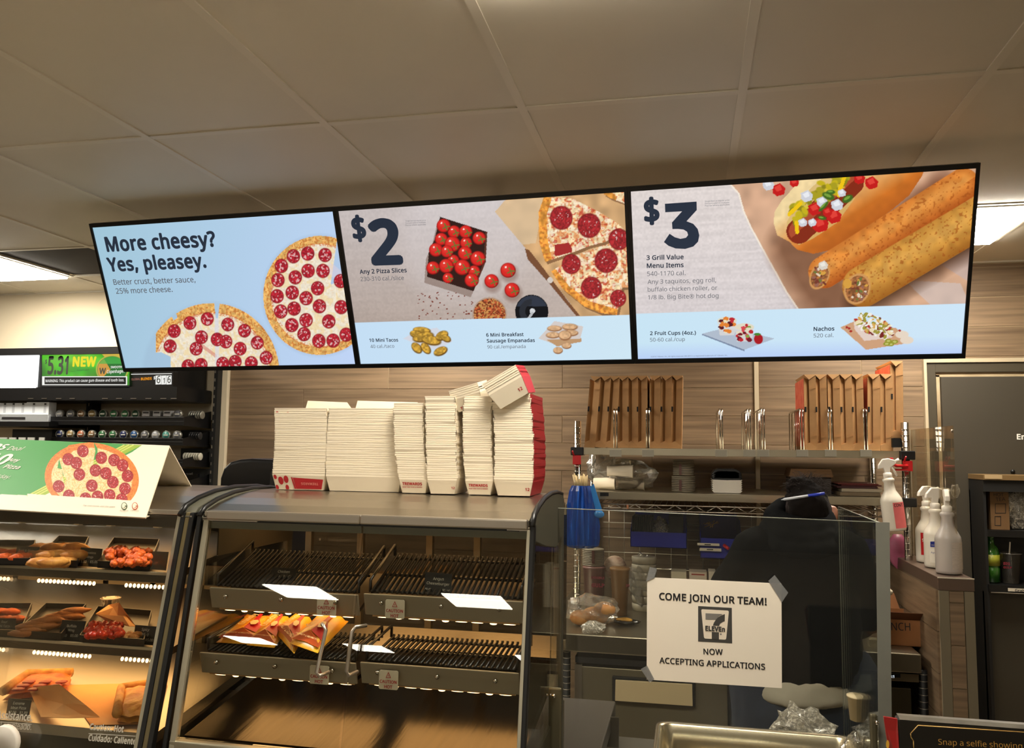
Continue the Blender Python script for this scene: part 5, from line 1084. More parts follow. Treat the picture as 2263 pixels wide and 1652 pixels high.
def traystack(px0, px1, n, z0, p, m_, base_lab, grp):
    x0 = xat(px0, 1080, 3.86); x1 = xat(px1, 1080, 3.86); z = z0
    for i in range(n):
        mb = MB(); mb.prism([(x0+.01, 3.86, z+.001), (x1-.01, 3.86, z+.001), (x1, 3.86, z+p*1.3), (x1-.004, 3.86, z+p*1.5), ((x0+x1)/2, 3.86, z+p*1.2), (x0+.004, 3.86, z+p*1.5), (x0, 3.86, z+p*1.3)], (0, .2, 0)); mb.thing('food_lid_tray', m_, base_lab+(', top one' if i == n-1 else (', bottom one' if i == 0 else ', in the middle')), 'tray', grp, .001); z += p
    return z
z = traystack(1573, 1641, 6, zs2+.001, .0095, white, 'white foam tray of the stack on the second shelf', 'white trays on the second shelf')
x0 = xat(1573, 1080, 3.86); x1 = xat(1641, 1080, 3.86)
for i in range(4):
    mb = MB(); mb.prism([(x0, 3.86, z), (x1, 3.86, z), (x1-.012, 3.86, z+.02), (x1-.03, 3.86, z+.028), (x0+.03, 3.86, z+.028), (x0+.012, 3.86, z+.02)], (0, .2, 0)); mb.thing('black_food_cover', black, 'black plastic lid in the pile on the white trays'+(', top one' if i == 3 else ''), 'lid', 'black lids on the white trays', .003); z += .0085
for i in range(7):
    x0 = xat(1744+i*.7, 1050, 3.9); x1 = xat(1842-i*.8, 1050, 3.9); MB().bb((x0, 3.9, zs2+.08+i*.0052), (x1, 4.1, zs2+.0845+i*.0052)).thing('flat_kraft_bag', mat('dim kraft bag', (120, 88, 56), .8), 'flat brown paper bag in the pile above the persons head', 'bag', 'flat brown bags on the second shelf')
MB().bb((xat(1748, 1050, 3.9), 3.92, zs2+.001), (xat(1838, 1050, 3.9), 4.1, zs2+.079)).thing('dark_carton', mat('dark carton', (50, 40, 34), .7), 'dark carton below the flat brown bags on second shelf', 'box')
for i, (c_, th, dx) in enumerate((((120, 104, 80), .018, 0), ((170, 158, 136), .016, 4), ((60, 20, 24), .010, -6), ((84, 30, 30), .006, 3), ((110, 42, 38), .006, -4))):
    z0 = zs2+.001+sum([.018, .016, .010, .006, .006][:i]); MB().bb((xat(1856+dx, 1070, 3.86), 3.86, z0), (xat(1946+dx, 1070, 3.86), 4.12, z0+th-.001)).thing('flat_packet', mat('packet %d' % i, c_, .5), ['grey flat packet at the bottom of the right pile', 'silvery flat packet low in the right pile', 'dark red folder in the right pile', 'brown-red folder in the right pile', 'red-brown folder on top of the right pile'][i], 'packet', 'flat packets at right of the second shelf', .002)
# blue bins
bluem = mat('blue plastic bin', (24, 34, 140), .4)
def bin_(x0, y0, x1, y1, Y0, lab):
    a = at(x0, y0, Y=Y0); b = at(x1, y1, Y=Y0); D = RY1-.012-Y0; g = empty('blue_bin', ((a.x+b.x)/2, Y0+D/2, b.z), lab, 'bin', 'blue plastic bins hung on the wire grid'); h = a.z-b.z
    MB().bb((a.x, Y0, b.z), (b.x, Y0+.003, b.z+h*.55)).build('front', bluem, g); MB().bb((a.x, Y0, b.z), (b.x, RY1-.012, b.z+.003)).build('bottom', bluem, g); MB().bb((a.x, RY1-.015, b.z), (b.x, RY1-.012, a.z+.01)).build('back', bluem, g)
    for x in (a.x, b.x-.003): MB().prism([(x, Y0, b.z), (x, Y0, b.z+h*.55), (x, Y0+D*.35, a.z), (x, RY1-.012, a.z), (x, RY1-.012, b.z)], (.003, 0, 0)).build('side', bluem, g)
    return a, b, D
a, b, D = bin_(1393, 1146, 1518, 1212, 4.05, 'wide blue bin holding black lids and a clear pack, left on the grid')
for i in range(12): x = a.x+.008+i*.0085; MB().bb((x, 4.06, b.z+.005), (x+.006, 4.2, a.z+.012)).thing('lid_card', blackm, 'thin black lid standing in the wide blue bin', 'lid', 'black lids in the wide blue bin')
x = xat(1440, 1180, 4.06); crump((x+.04, 4.12, (a.z+b.z)/2+.01), (.042, .05, .062), bagd, 'clear_pack', 'clear crumpled pack in the middle of the wide blue bin', 'pack', seed=9, flat=False)
MB().bb((xat(1478, 1180, 4.07), 4.07, b.z+.004), (xat(1510, 1180, 4.07), 4.2, a.z+.02)).thing('black_pack', blackm, 'black pack at the right of the wide blue bin', 'pack', None, .003)
a, b, D = bin_(1547, 1152, 1640, 1236, 4.04, 'tall blue bin with white labels beside the person')
for i in range(10): MB().tube([(a.x+.01+random.random()*.06, 4.06, a.z-.03+random.random()*.02), (a.x+.03+random.random()*.06, 4.1, a.z-.015+random.random()*.02)], .0018, 5).thing('twist_tie', mat('tan tie', (150, 116, 80), .6), 'thin tan tie lying in the tall blue bin', 'tie', 'tan ties in the tall blue bin')
for (x0, y0, x1, y1), lb in (((1541, 1199, 1590, 1206), 'upper white label tag on the tall blue bin'), ((1546, 1210, 1594, 1218), 'lower white label tag on the tall blue bin')):
    o = BX(x0, y0, x1, y1, 4.02, 4.024).thing('label_tag', mat('label paper', (214, 204, 184), .5), lb, 'label', 'white label tags'); BX(x0+16, y0+2.5, x0+30, y0+5, 4.0185, 4.0195).build('print', ink, o)
MB().tube([at(1600, 1204, Y=4.02), at(1610, 1212, Y=4.0)], .008, 8).thing('red_marker', redp, 'short red marker beside the white label tags', 'marker')
BX(1385, 1115, 1389, 1124, RY0-.01, RY0-.005).thing('small_orange_tag', mat('orange tag', (196, 130, 90), .5), 'small orange tag clipped on the wire shelf', 'tag')
# table items
def cyl(px, ybot, ytop, r0, r1, Y, m_, name, lab, cat, grp=None):
    c = at(px, ybot, Y=Y); h = zat(px, ytop, Y)-c.z; z0 = tz+.001; h = c.z+h-z0
    mb = MB(); mb.lathe([(r0, 0), (r0+(r1-r0)*.94, h*.94), (r1+.002, h*.95), (r1+.003, h*.975), (r1, h)], (c.x, Y, z0), 24); return mb.thing(name, m_, lab, cat, grp), c, h
def wx(a, b, Y): return (xat(b, 1250, Y)-xat(a, 1250, Y))/2
purp = glassmat('purple cup stack', (.55, .4, .45), .8, haze=.75, hcol=(.30, .17, .16))
o, c, h = cyl(1313, 1330, 1250, .044, wx(1288, 1337, 4.0), 4.0, mat('cup stack mauve', (120, 84, 78), .35, noise=.2, scale=10), 'cup_stack', 'stack of big mauve drink cups with DOUBLE GULP print, left on table', 'cups')
PC = Panel((c.x-.1, 3.945, 2), (c.x+.1, 3.945, 2), (c.x+.1, 3.945, 1), (c.x-.1, 3.945, 1)); gm = mat('cup red print', (120, 26, 44), .5)
ptext(PC, 'DOUBLE', (1307, 1278), (1336, 1279), gm, o, bold=.04, hs=1.0); ptext(PC, 'GULP', (1307, 1296), (1336, 1297), gm, o, bold=.05, hs=1.0)
r = wx(1287, 1335, 4.02); cz = zat(1312, 1250, 4.02); mb = MB()
for i in range(10): mb.lathe([(r*.94, 0), (r, .002), (r, .006), (r*.94, .0075)], (xat(1311, 1230, 4.02), 4.02, tz+.002+h+i*.008), 20)
o = mb.thing('lid_roll', mat('lid stack pale', (150, 140, 120), .4), 'roll of pale lids standing on the mauve cups', 'lids'); BX(1308, 1216, 1314, 1245, 4.02-r-.003, 4.02-r).build('label', mat('brown label', (90, 50, 40), .5), o)
o, c, h = cyl(1370, 1358, 1253, .032, wx(1348, 1391, 3.86), 3.86, mat('tan cup stack', (136, 100, 58), .4, noise=.15, scale=8), 'cup_stack', 'tall stack of tan drink cups right of the mauve cups', 'cups')
PC = Panel((c.x-.1, 3.81, 2), (c.x+.1, 3.81, 2), (c.x+.1, 3.81, 1), (c.x-.1, 3.81, 1)); ptext(PC, 'DG', (1384, 1296), (1391, 1296), gm, o, bold=.04, hs=1.6)
mb = MB(); cc = at(1359, 1290, Y=4.08); rr = wx(1337, 1390, 4.08)
mb.blob((cc.x, 4.08, zat(1359, 1255, 4.08)-.0), (rr, .05, rr*1.05), 16); o = mb.thing('paper_boat', mat('lined paper', (190, 172, 150), .6, noise=.2, scale=30, stretch=(1, 1, 3), col2=(130, 90, 70)), 'white round lined paper pack behind the tan cups', 'pack')
MB().bb((cc.x-rr, 4.06, tz+.001), (cc.x+rr, 4.12, zat(1359, 1270, 4.08))).thing('carton', mat('dim carton', (120, 104, 82), .7), 'small dim carton below the round paper pack', 'box')
a = at(1392, 1228, Y=3.95); b = at(1452, 1355, Y=3.95)
for i in range(7): 
    hh = (a.z-tz-.004)/7; MB().lathe([(.055, 0), (.058, hh*.5), (.058, hh*.9), (.055, hh*.93)], ((a.x+b.x)/2, 4.01, tz+.001+i*hh), 18, sx=1, sy=.9).thing('sleeved_cups', mat('pale sleeve', (168, 158, 138), .4, noise=.25, scale=20), 'pale cups nested in a clear sleeve right of the tan cups', 'cups', 'pale sleeved cups on the work table')
crump(((a.x+b.x)/2, 4.01, (a.z+tz)/2), (.068, .062, (a.z-tz)/2), bagm, 'clear_sleeve', 'tall clear plastic sleeve around pale cups', seed=12)
for (x0, y0, x1, y1), lb, c_ in (((1483, 1262, 1517, 1282), 'small white carton behind the paper sign', (196, 184, 158)), ((1523, 1263, 1562, 1284), 'small white carton with dark red band behind sign', (206, 190, 170)), ((1566, 1262, 1582, 1282), 'narrow white carton at the persons elbow', (200, 190, 170))):
    a = at(x0, y0, Y=3.95); b = at(x1, y1, Y=3.95); o = MB().bb((a.x, 3.95, tz+.001), (b.x, 4.05, a.z)).thing('small_carton', mat('carton %d' % x0, c_, .6), lb, 'box', 'small cartons on the work table', .001)
    if x0 == 1523: BX(1528, 1267, 1557, 1271, 3.948, 3.9495).build('band', mat('dark red print', (150, 44, 30), .6), o)
# bread bag
bunm = mat('bread bun', (196, 142, 78), .6, noise=.25, scale=14, col2=(160, 100, 46))
bl = [(1283, 1372, .040), (1312, 1362, .042), (1336, 1350, .040), (1322, 1385, .036), (1294, 1394, .034)]
for i, (px, py, r) in enumerate(bl):
    q = at(px, py, Y=3.60+.02*(i % 2)); q.z = max(q.z, tz+.024); MB().blob(q+Vector((0, 0, .008)), (r*1.2, r*1.15, r*.8), 16).thing('bread_bun', bunm, ['round bread bun at the left end of the bag', 'round bread bun in the middle of the bag', 'topmost round bread bun in the bag', 'bread bun low at the right of the bag', 'pale bread bun low at left of the bag'][i], 'bread', 'bread buns in the clear bag')
q = at(1310, 1372, Y=3.62); crump((q.x, 3.62, tz+.062), (.115, .075, .066), bagm, 'bread_bag', 'clear bag of round bread buns lying on the work table', seed=21)
q = at(1312, 1408, Y=3.48); crump((q.x, 3.47, tz+.018), (.05, .045, .03), bagd, 'bag_tail', 'twisted tail of the clear bread bag hanging over table edge', seed=23)
PBg = Panel(at(1310, 1326, Y=3.54), at(1345, 1326, Y=3.54), at(1345, 1350, Y=3.54), at(1310, 1350, Y=3.54))
q = at(1385, 1376, Y=3.66); mb = MB(); mb.blob((q.x, 3.66, tz+.014), (.062, .035, .012), 12, lump=.12); o = mb.thing('snack_packet', mat('black wrapper', (30, 26, 20), .2), 'black and yellow shiny packet right of the bread bag', 'packet')
MB().blob((q.x-.008, 3.65, tz+.022), (.036, .02, .009), 10, lump=.15).build('yellow_panel', mat('yellow wrapper', (190, 140, 50), .25, noise=.4, scale=40), o)
# carton with handwriting, small white box
a = at(1938, 1366, Y=3.55); b = at(2045, 1450, Y=3.55)
cb = empty('cardboard_box', ((a.x+b.x)/2, 3.65, tz), 'open brown cardboard box marked in black pen on the table end', 'box')
kb = mat('dim cardboard', (150, 98, 56), .8, noise=.1, scale=10)
MB().bb((a.x, 3.55, tz+.001), (b.x, 3.553, a.z)).build('front', kb, cb); MB().bb((a.x, 3.80, tz+.001), (b.x, 3.803, a.z)).build('back', kb, cb); MB().bb((a.x, 3.55, tz+.001), (b.x, 3.8, tz+.004)).build('bottom', kb, cb)
for x in (a.x, b.x-.003): MB().bb((x, 3.55, tz+.001), (x+.003, 3.8, a.z)).build('side', kb, cb)
MB().prism([(a.x, 3.553, a.z), (b.x, 3.553, a.z), (b.x+.012, 3.50, a.z+.036), (a.x, 3.50, a.z+.036)], (0, .003, 0)).build('flap', mat('dark cardboard', (104, 62, 34), .8), cb)
MB().prism([(a.x, 3.80, a.z), (b.x-.03, 3.80, a.z), (b.x-.045, 3.83, a.z+.06), (a.x, 3.83, a.z+.06)], (0, .003, 0)).build('flap', kb, cb)
PK = Panel((a.x, 3.5495, a.z), (b.x, 3.5495, a.z), (b.x, 3.5495, tz), (a.x, 3.5495, tz)); ptext(PK, 'LUNCH', (1943, 1391), (2012, 1393), ink, cb, hs=1.15)
BX(1921, 1412, 1941, 1447, 3.50, 3.54).thing('small_white_box', mat('cream carton', (206, 190, 156), .6), 'small cream box behind the guard post on table', 'box', None, .001)
# blue bag with sticks
q = at(1284, 1045, Y=3.74); xx = q.x
zc1, zc2 = zat(1284, 1073, 3.74), zat(1284, 1210, 3.74); prof2 = [(1073, 19), (1085, 24), (1110, 29), (1140, 34), (1165, 38), (1190, 38), (1205, 34), (1211, 22)]
vs = []; n = 40
for (py, hw) in prof2:
    z = zat(1284, py, 3.72); r = hw*3.72/F*1.0
    for k in range(n):
        a_ = 2*math.pi*k/n; rr = r*(1+.10*(1 if k % 2 else -1)+.06*math.sin(k*1.7+py*.05)); vs.append((xx+.003+rr*math.cos(a_), 3.74+rr*.55*math.sin(a_), z))
fs = [(i*n+k, i*n+(k+1) % n, (i+1)*n+(k+1) % n, (i+1)*n+k) for i in range(len(prof2)-1) for k in range(n)]+[tuple((len(prof2)-1)*n+k for k in range(n))]
bb2 = MB(); bb2.add(vs, fs, False); bluef = mat('blue film', (26, 84, 170), .25, noise=.45, scale=6, stretch=(14, 1, 1), col2=(14, 44, 120))
o = bb2.thing('blue_plastic_bag', bluef, 'blue plastic bag of pale sticks hanging on the left rack post', 'bag')
mb = MB(); mb.blob((xx+.085, 3.72, zat(1310, 1135, 3.72)), (.024, .01, .018), 12); mb.prism([(xx+.045, 3.72, zc1-.005), (xx+.06, 3.72, zc1+.012), (xx+.10, 3.72, zat(1310, 1128, 3.7)), (xx+.075, 3.72, zat(1310, 1140, 3.7))], (0, .004, 0)); mb.build('bag_flap', mat('light blue film', (60, 130, 200), .2), o)
for i in range(12): dx = (i-5.5)*.0062; MB().tube([(xx+dx*.75, 3.735+.006*(i % 3), zc1-.012), (xx+dx*.95-.004, 3.735+.006*(i % 3), zc1+.050+.006*math.sin(i*1.7))], .0024, 6).thing('wooden_stick', mat('pale wood stick', (214, 190, 140), .6), 'pale wooden stick poking from the blue bag', 'stick', 'wooden sticks in the blue bag')
# spray bottles
def bottle(h=.29, liquid=None, label=None, tip=0):
    g = bpy.data.objects.new('spray_bottle', None); COL.objects.link(g); g.empty_display_size = .05
    pm = glassmat('milky plastic', (.9, .86, .8), 1.0, rough=.3, haze=.88, hcol=(.80, .74, .62)) if not liquid else glassmat('milky plastic thin', (.9, .86, .82), 1.0, rough=.3, haze=.66, hcol=(.70, .64, .58))
    s = h/.29
    MB().lathe([(.030*s, 0), (.040*s, .003*s), (.0415*s, .012*s), (.0415*s, .115*s), (.040*s, .125*s), (.032*s, .140*s), (.022*s, .158*s), (.018*s, .190*s), (.0225*s, .196*s), (.0225*s, .203*s), (.015*s, .210*s)], (0, 0, 0), 24).build('body', pm, g)
    if liquid: MB().lathe([(.030*s, .002*s), (.0395*s, .005*s), (.0395*s, .018*s), (.001, .018*s)], (0, 0, 0), 24).build('liquid', liquid, g)
    MB().lathe([(.015*s, .207*s), (.0165*s, .208*s), (.0165*s, .226*s), (.012*s, .230*s)], (0, 0, 0), 18).build('collar', white, g)
    t = MB(); t.prism([(-.010*s, -.008*s, .228*s), (.009*s, -.008*s, .228*s), (.012*s, -.008*s, .247*s), (.036*s, -.008*s, .262*s), (.034*s, -.008*s, .276*s), (.010*s, -.008*s, .285*s), (-.012*s, -.008*s, .284*s), (-.030*s, -.008*s, .262*s), (-.034*s, -.008*s, .246*s), (-.014*s, -.008*s, .248*s)], (0, .016*s, 0)); t.build('spray_head', white, g, .003)
    MB().tube([(.034*s, 0, .270*s), (.050*s, 0, .277*s)], [.006*s, .0065*s], 10).build('nozzle', white, g)
    MB().tube([(.016*s, 0, .256*s), (.026*s, 0, .236*s), (.034*s, 0, .212*s)], .0045*s, 8).build('trigger', white, g)
    if label:
        lm, a0, a1, z0, z1 = label; vs = []; N = 10
        for i in range(N+1):
            a = a0+(a1-a0)*i/N; vs += [(.0425*s*math.cos(a), .0425*s*math.sin(a), z0*s), (.0425*s*math.cos(a), .0425*s*math.sin(a), z1*s)]
        mb = MB(); mb.add(vs, [(2*i, 2*i+2, 2*i+3, 2*i+1) for i in range(N)], True); mb.build('label', lm, g)
    return g
pink = mat('pink label', (226, 110, 110), .5, noise=.1, scale=40)
qb = at(1979, 1172, Y=3.70); qt = at(1956, 1010, Y=3.70); Lb = (qt-qb).length
b1 = bottle(Lb*1.0, None, (pink, -1.7, -.35, .012, .112)); b1.location = qb; dv = (qt-qb).normalized(); b1.rotation_euler = Vector((0, 0, 1)).rotation_difference(dv).to_euler()
tag(b1, 'white spray bottle with pink label hanging tilted on rack post', 'bottle', 'white spray bottles')
s_ = Lb/.29; R0 = b1.rotation_euler.to_matrix()
def lt(x, z): return qb+R0 @ Vector((x*s_, -.0435*s_, z*s_))
q = text3('CONT', lt(-.002, .096), lt(.030, .096), R0 @ Vector((0.25, -1, 0)).normalized(), ink, None, bold=.02, hs=1.4); q.name = 'lettering'; q.parent = b1; bpy.context.view_layer.update(); q.matrix_parent_inverse = b1.matrix_world.inverted()
# pink bag behind
vs = []; n = 14
for py, hw in ((1180, 8), (1195, 17), (1215, 18), (1235, 16), (1246, 10), (1256, 2)):
    z = zat(1984, py, 3.9); r = hw*3.9/F
    for k in range(n): a_ = 2*math.pi*k/n; vs.append((xat(1984, py, 3.9)+r*math.cos(a_)*(1.06 if k % 2 else .94), 3.9+r*.5*math.sin(a_), z))
mb = MB(); mb.add(vs, [(i*n+k, i*n+(k+1) % n, (i+1)*n+(k+1) % n, (i+1)*n+k) for i in range(5) for k in range(n)]+[tuple(range(n))], True); mb.thing('pink_bag', mat('pink film', (180, 96, 128), .35, noise=.2, scale=20), 'small pink plastic bag hanging behind the tilted spray bottle', 'bag')
# ------------------------------------------------------------------ pony wall at right with bottles
PY = 3.3
ca = at(2072, 1275, Y=PY); cb2 = at(2153, 1275, Y=PY); capz = ca.z
pw = struct(MB().bb((ca.x+.006, PY+.01, 0), (cb2.x-.006, WALL-.03, capz-.045)).build('wall_partition', groutm))
capm = mat('dark brown cap', (92, 74, 62), .35)
MB().bb((ca.x, PY, capz-.046), (cb2.x, WALL-.03, capz)).build('cap', capm, pw, .002)
MB().bb((ca.x, PY-.002, capz-.003), (cb2.x, PY+.002, capz+.001)).build('cap_edge', mat('pale edge', (210, 200, 180), .4), pw)
w3 = (cb2.x-ca.x)
for x0, x1 in ((ca.x+.004, ca.x+w3*.30), (cb2.x-w3*.28, cb2.x-.002)): MB().bb((x0, PY+.001, 0), (x1, PY+.01, capz-.047)).build('corner_trim', mat('corner trim metal', (140, 130, 108), .45, .5), pw, .001)
planks(ca.x+w3*.30, cb2.x-w3*.28, .1, capz-.048, .5, ZB+.03, PY+.008, pw)
k_ = 0; z = capz-.048
while z > .4:
    z2 = z-.15; y = PY+.02-.5*(k_ % 2)
    while y < WALL-.04:
        p, q_ = max(y, PY+.02), min(y+1.02, WALL-.04)
        if q_-p > .02: o = MB().box((0, 0, 0), (.008, q_-p-.003, .147)).build('wall_plank', woodm, pw); o.location = (ca.x+.002, (p+q_)/2, (z+z2)/2)
        y += 1.022
    z = z2; k_ += 1
hb = .32
for i, (px, Y, lab, lb_, liq, rz) in enumerate(((2052, 3.74, 'white spray bottle with red label, farthest back on the partition', (redp, -2.7, -1.2, .03, .112), None, .3), (2071, 3.58, 'white spray bottle with blue and white label, middle on partition', (mat('white label', (226, 220, 205), .5), -2.5, -.9, .02, .115), None, .1), (2097, 3.41, 'nearest white spray bottle with printed label on the partition', (mat('printed label', (196, 184, 172), .5, noise=.25, scale=60, stretch=(1, 1, 8)), -3.0, -.2, .018, .108), mat('violet liquid', (120, 92, 112), .3), 1.4))):
    b_ = bottle(hb, liq, lb_); b_.location = (xat(px, 1250, Y), Y, capz+.001); b_.rotation_euler = (0, 0, rz); tag(b_, lab, 'bottle', 'white spray bottles')
    if i == 1:
        P2 = Panel((b_.location.x-.1, Y-.047, 2), (b_.location.x+.1, Y-.047, 2), (b_.location.x+.1, Y-.047, 1), (b_.location.x-.1, Y-.047, 1))
        mb = MB(); c4 = [P2.w(*p) for p in ((2056, 1196), (2071, 1196), (2071, 1208), (2056, 1208))]; mb.add(c4, [(0, 1, 2, 3)]); o = mb.build('blue_patch', mat('blue label', (30, 50, 150), .5)); o.parent = b_; bpy.context.view_layer.update(); o.matrix_parent_inverse = b_.matrix_world.inverted()
        for t, a, b, m_ in (('Water', (2058, 1205), (2070, 1205), whiteink), ('Agua', (2057, 1222), (2070, 1222), mat('blue label', (30, 50, 150), .5))):
            o = text3(t, P2.w(*a), P2.w(*b), P2.n, m_, None, off=.001); o.parent = b_; o.matrix_parent_inverse = b_.matrix_world.inverted()
    if i == 0:
        P2 = Panel((b_.location.x-.1, Y-.047, 2), (b_.location.x+.1, Y-.047, 2), (b_.location.x+.1, Y-.047, 1), (b_.location.x-.1, Y-.047, 1)); o = text3('SAN', P2.w(2038, 1196), P2.w(2050, 1196), P2.n, whiteink, None, bold=.02, hs=1.5); o.parent = b_; bpy.context.view_layer.update(); o.matrix_parent_inverse = b_.matrix_world.inverted()
crump((xat(2112, 1100, 3.41), 3.41, capz+.31), (.016, .012, .026), bagm, 'plastic_scrap', 'scrap of clear film stuck on the nearest spray head', 'film', seed=31, flat=False)
# acrylic panel running along the partition
xa_ = at(2103, 940, Y=3.38).x; Yfar = 3.97
zA = zat(2103, 940, 3.38)
ag = empty('acrylic_panel', (xa_, 3.6, capz), 'clear acrylic panel standing lengthwise on the brown capped partition', 'panel')
MB().prism([(xa_, 3.38, capz+.001), (xa_, 3.38, zA), (xa_, Yfar, zA+.0), (xa_, Yfar, capz+.001)], (.006, 0, 0)).build('sheet', glassmat('smoked acrylic', (.86, .82, .74), .35, haze=.05, hcol=(.4, .36, .28)), ag)
x_ = xa_; MB().bb((x_-.004, Yfar, capz+.001), (x_+.02, Yfar+.012, zA-.0)).build('edge_strip', glassmat('bright edge', (.9, .88, .8), 1, haze=.4, hcol=(.6, .55, .45)), ag)
for z in (zA-.02, capz+.06): MB().lathe([(.001, -.004), (.006, -.003), (.006, .003), (.001, .004)], (x_+.003, 3.39, z), 10, 'x').build('screw', chrome, ag)
# ------------------------------------------------------------------ dark open shelf at far right
SY = 4.22
xl = xat(2176, 1100, SY); xr = xl+.75; zt4 = zat(2200, 1049, SY); z1_ = zat(2200, 1172, SY); z2_ = zat(2200, 1292, SY)
os_ = empty('black_open_shelf', ((xl+xr)/2, 3.95, 0), 'black open shelf unit with tan edged top at the far right', 'shelf')
MB().bb((xl-.002, SY, zt4-.024), (xr, SY+.215, zt4)).build('top_board', mat('tan edge board', (118, 92, 54), .6), os_, .001)
MB().bb((xl, SY+.01, zt4-.078), (xr, SY+.215, zt4-.024)).build('top_rail', blackm, os_)
MB().bb((xl, SY+.2, 0), (xr, SY+.215, zt4-.078)).build('back', blackm, os_); MB().bb((xl, SY+.02, 0), (xl+.012, SY+.215, zt4-.078)).build('side', blackm, os_); MB().bb((xr-.012, SY+.02, 0), (xr, SY+.215, zt4-.078)).build('side', blackm, os_)
MB().bb((xl+.012, SY+.02, z1_-.03), (xr-.012, SY+.2, z1_)).build('middle_shelf', black, os_); MB().bb((xl+.005, SY, z2_-.03), (xr-.012, SY+.2, z2_)).build('lower_shelf', black, os_)
MB().tube([(xl+.01, SY-.002, z2_-.034), (xr, SY-.002, z2_-.034)], .0025, 6).build('shelf_wire', steel2, os_)
MB().bb((xl, SY+.06, 0), (xr, SY+.08, z2_-.04)).build('lower_panel', mat('dark panel', (58, 52, 40), .6), os_)
BX(2176, 1048, 2215, 1058, SY-.002, SY-.0005).build('paper_label', mat('worn label', (176, 150, 110), .7), os_)
lb = BX(2228, 1299, 2300, 1309, SY-.006, SY-.002).build('white_label', mat('label paper', (214, 204, 184), .5), os_)
PL = Panel((xl, SY-.0065, 2), (xr, SY-.0065, 2), (xr, SY-.0065, 1), (xl, SY-.0065, 1)); ptext(PL, 'Grab & Go', (2243, 1307), (2290, 1309), ink, lb, bold=.02)
a = at(2187, 1083, Y=4.27); b = at(2232, 1164, Y=4.27); o = MB().bb((a.x, 4.27, z1_+.001), (b.x, 4.37, a.z)).thing('tea_carton', mat('tea carton', (112, 82, 48), .7), 'brown carton hand lettered HOT TEA on the black shelf', 'box', None, .001)
PT = Panel((a.x, 4.2695, a.z), (b.x, 4.2695, a.z), (b.x, 4.2695, b.z), (a.x, 4.2695, b.z)); ptext(PT, 'HOT', (2196, 1096), (2218, 1096), ink, o); ptext(PT, 'TEA', (2201, 1107), (2222, 1106), ink, o)
for r0, r1 in (((2199, 1112), (2223, 1134)), ((2198, 1140), (2212, 1161))):
    for p, q_ in (((r0[0], r0[1]), (r1[0], r0[1]+1.3)), ((r0[0], r1[1]-1.3), (r1[0], r1[1])), ((r0[0], r0[1]), (r0[0]+1.3, r1[1])), ((r1[0]-1.3, r0[1]), (r1[0], r1[1]))): ppoly(PT, [(p[0], p[1]), (q_[0], p[1]), (q_[0], q_[1]), (p[0], q_[1])], ink, o, name='print')
crump((xat(2256, 1130, 4.33), 4.33, z1_+.09), (.075, .035, .095), bagd, 'clear_bag', 'dim clear bag right of the HOT TEA carton', seed=41)
gr = mat('green soda', (40, 92, 24), .15, spec=.8); q = at(2193, 1285, Y=4.30)
MB().lathe([(r_*1.12, z_*1.1) for r_, z_ in [(.020, 0), (.030, .004), (.031, .06), (.028, .068), (.031, .075), (.031, .12), (.026, .145), (.012, .165), (.012, .185), (.014, .186), (.014, .198), (.001, .198)]], (q.x, 4.30, z2_+.001), 18).thing('soda_bottle', gr, 'green soda bottle with yellow label on the lower black shelf', 'bottle')
o = bpy.data.objects['soda_bottle']; MB().lathe([(.0356, .079), (.0356, .130)], (q.x, 4.30, z2_+.001), 18).build('label', mat('yellow label', (150, 150, 40), .5), o)
q = at(2234, 1288, Y=4.30); kcup = glassmat('clear drink cup', (.85, .82, .75), 1.2, haze=.12, hcol=(.55, .5, .42))
o = MB().lathe([(r_*1.12, z_*1.12) for r_, z_ in [(.030, 0), (.031, .002), (.044, .12), (.047, .121), (.047, .125), (.042, .124), (.029, .004)]], (q.x, 4.30, z2_+.001), 20).thing('drink_cup', kcup, 'clear plastic cup with red print and white straw on lower shelf', 'cup')
MB().tube([(q.x-.012, 4.30, z2_+.01), (q.x+.004, 4.30, z2_+.19)], .0033, 8).build('straw', white, o)
PQ = Panel((q.x-.1, 4.245, 2), (q.x+.1, 4.245, 2), (q.x+.1, 4.245, 1), (q.x-.1, 4.245, 1)); ptext(PQ, 'BIG', (2217, 1247), (2232, 1248), gm, o, bold=.04); ptext(PQ, 'GULP', (2217, 1255), (2236, 1256), gm, o, bold=.04)
BX(2204, 1222, 2222, 1286, 4.35, 4.39).thing('brown_carton', mat('dim brown carton', (84, 58, 38), .8), 'dim brown carton behind the green bottle', 'box')
# ------------------------------------------------------------------ tobacco rack at left
KY = 4.12
tr_ = empty('tobacco_rack', (-2.6, 4.3, 0), 'black tobacco rack with lit signs on the cream wall', 'rack')
kx0 = xat(-200, 900, KY); kx1 = xat(481, 900, 4.3)
for px in (203,): 
    x = xat(px, 880, 4.4); MB().bb((x-.02, 4.38, 0), (x+.02, 4.46, zat(200, 800, 4.4))).build('upright', blackm, tr_)
    s_m = MB(); z = 1.2
    while z < 2.2: s_m.bb((x-.004, 4.3785, z), (x+.001, 4.381, z+.02)); z += .05
    s_m.build('upright_slot', steel2, tr_)['kind'] = 'stuff'
x = xat(476, 950, 4.42); MB().bb((x-.012, 4.40, 0), (x+.012, 4.46, zat(478, 790, 4.42))).build('upright', blackm, tr_)
s_m = MB(); z = 1.2
while z < 2.2: s_m.bb((x-.008, 4.397, z), (x-.002, 4.4005, z+.018)); z += .05
s_m.build('upright_slot', steel2, tr_)['kind'] = 'stuff'
zc0 = zat(300, 772, KY); zc1 = zat(300, 884, KY)
BX(-250, 774, 392, 779, KY-.02, 4.46).build('canopy', black, tr_); BX(-250, 857, 390, 884, KY-.0, 4.46).build('fascia', black, tr_)
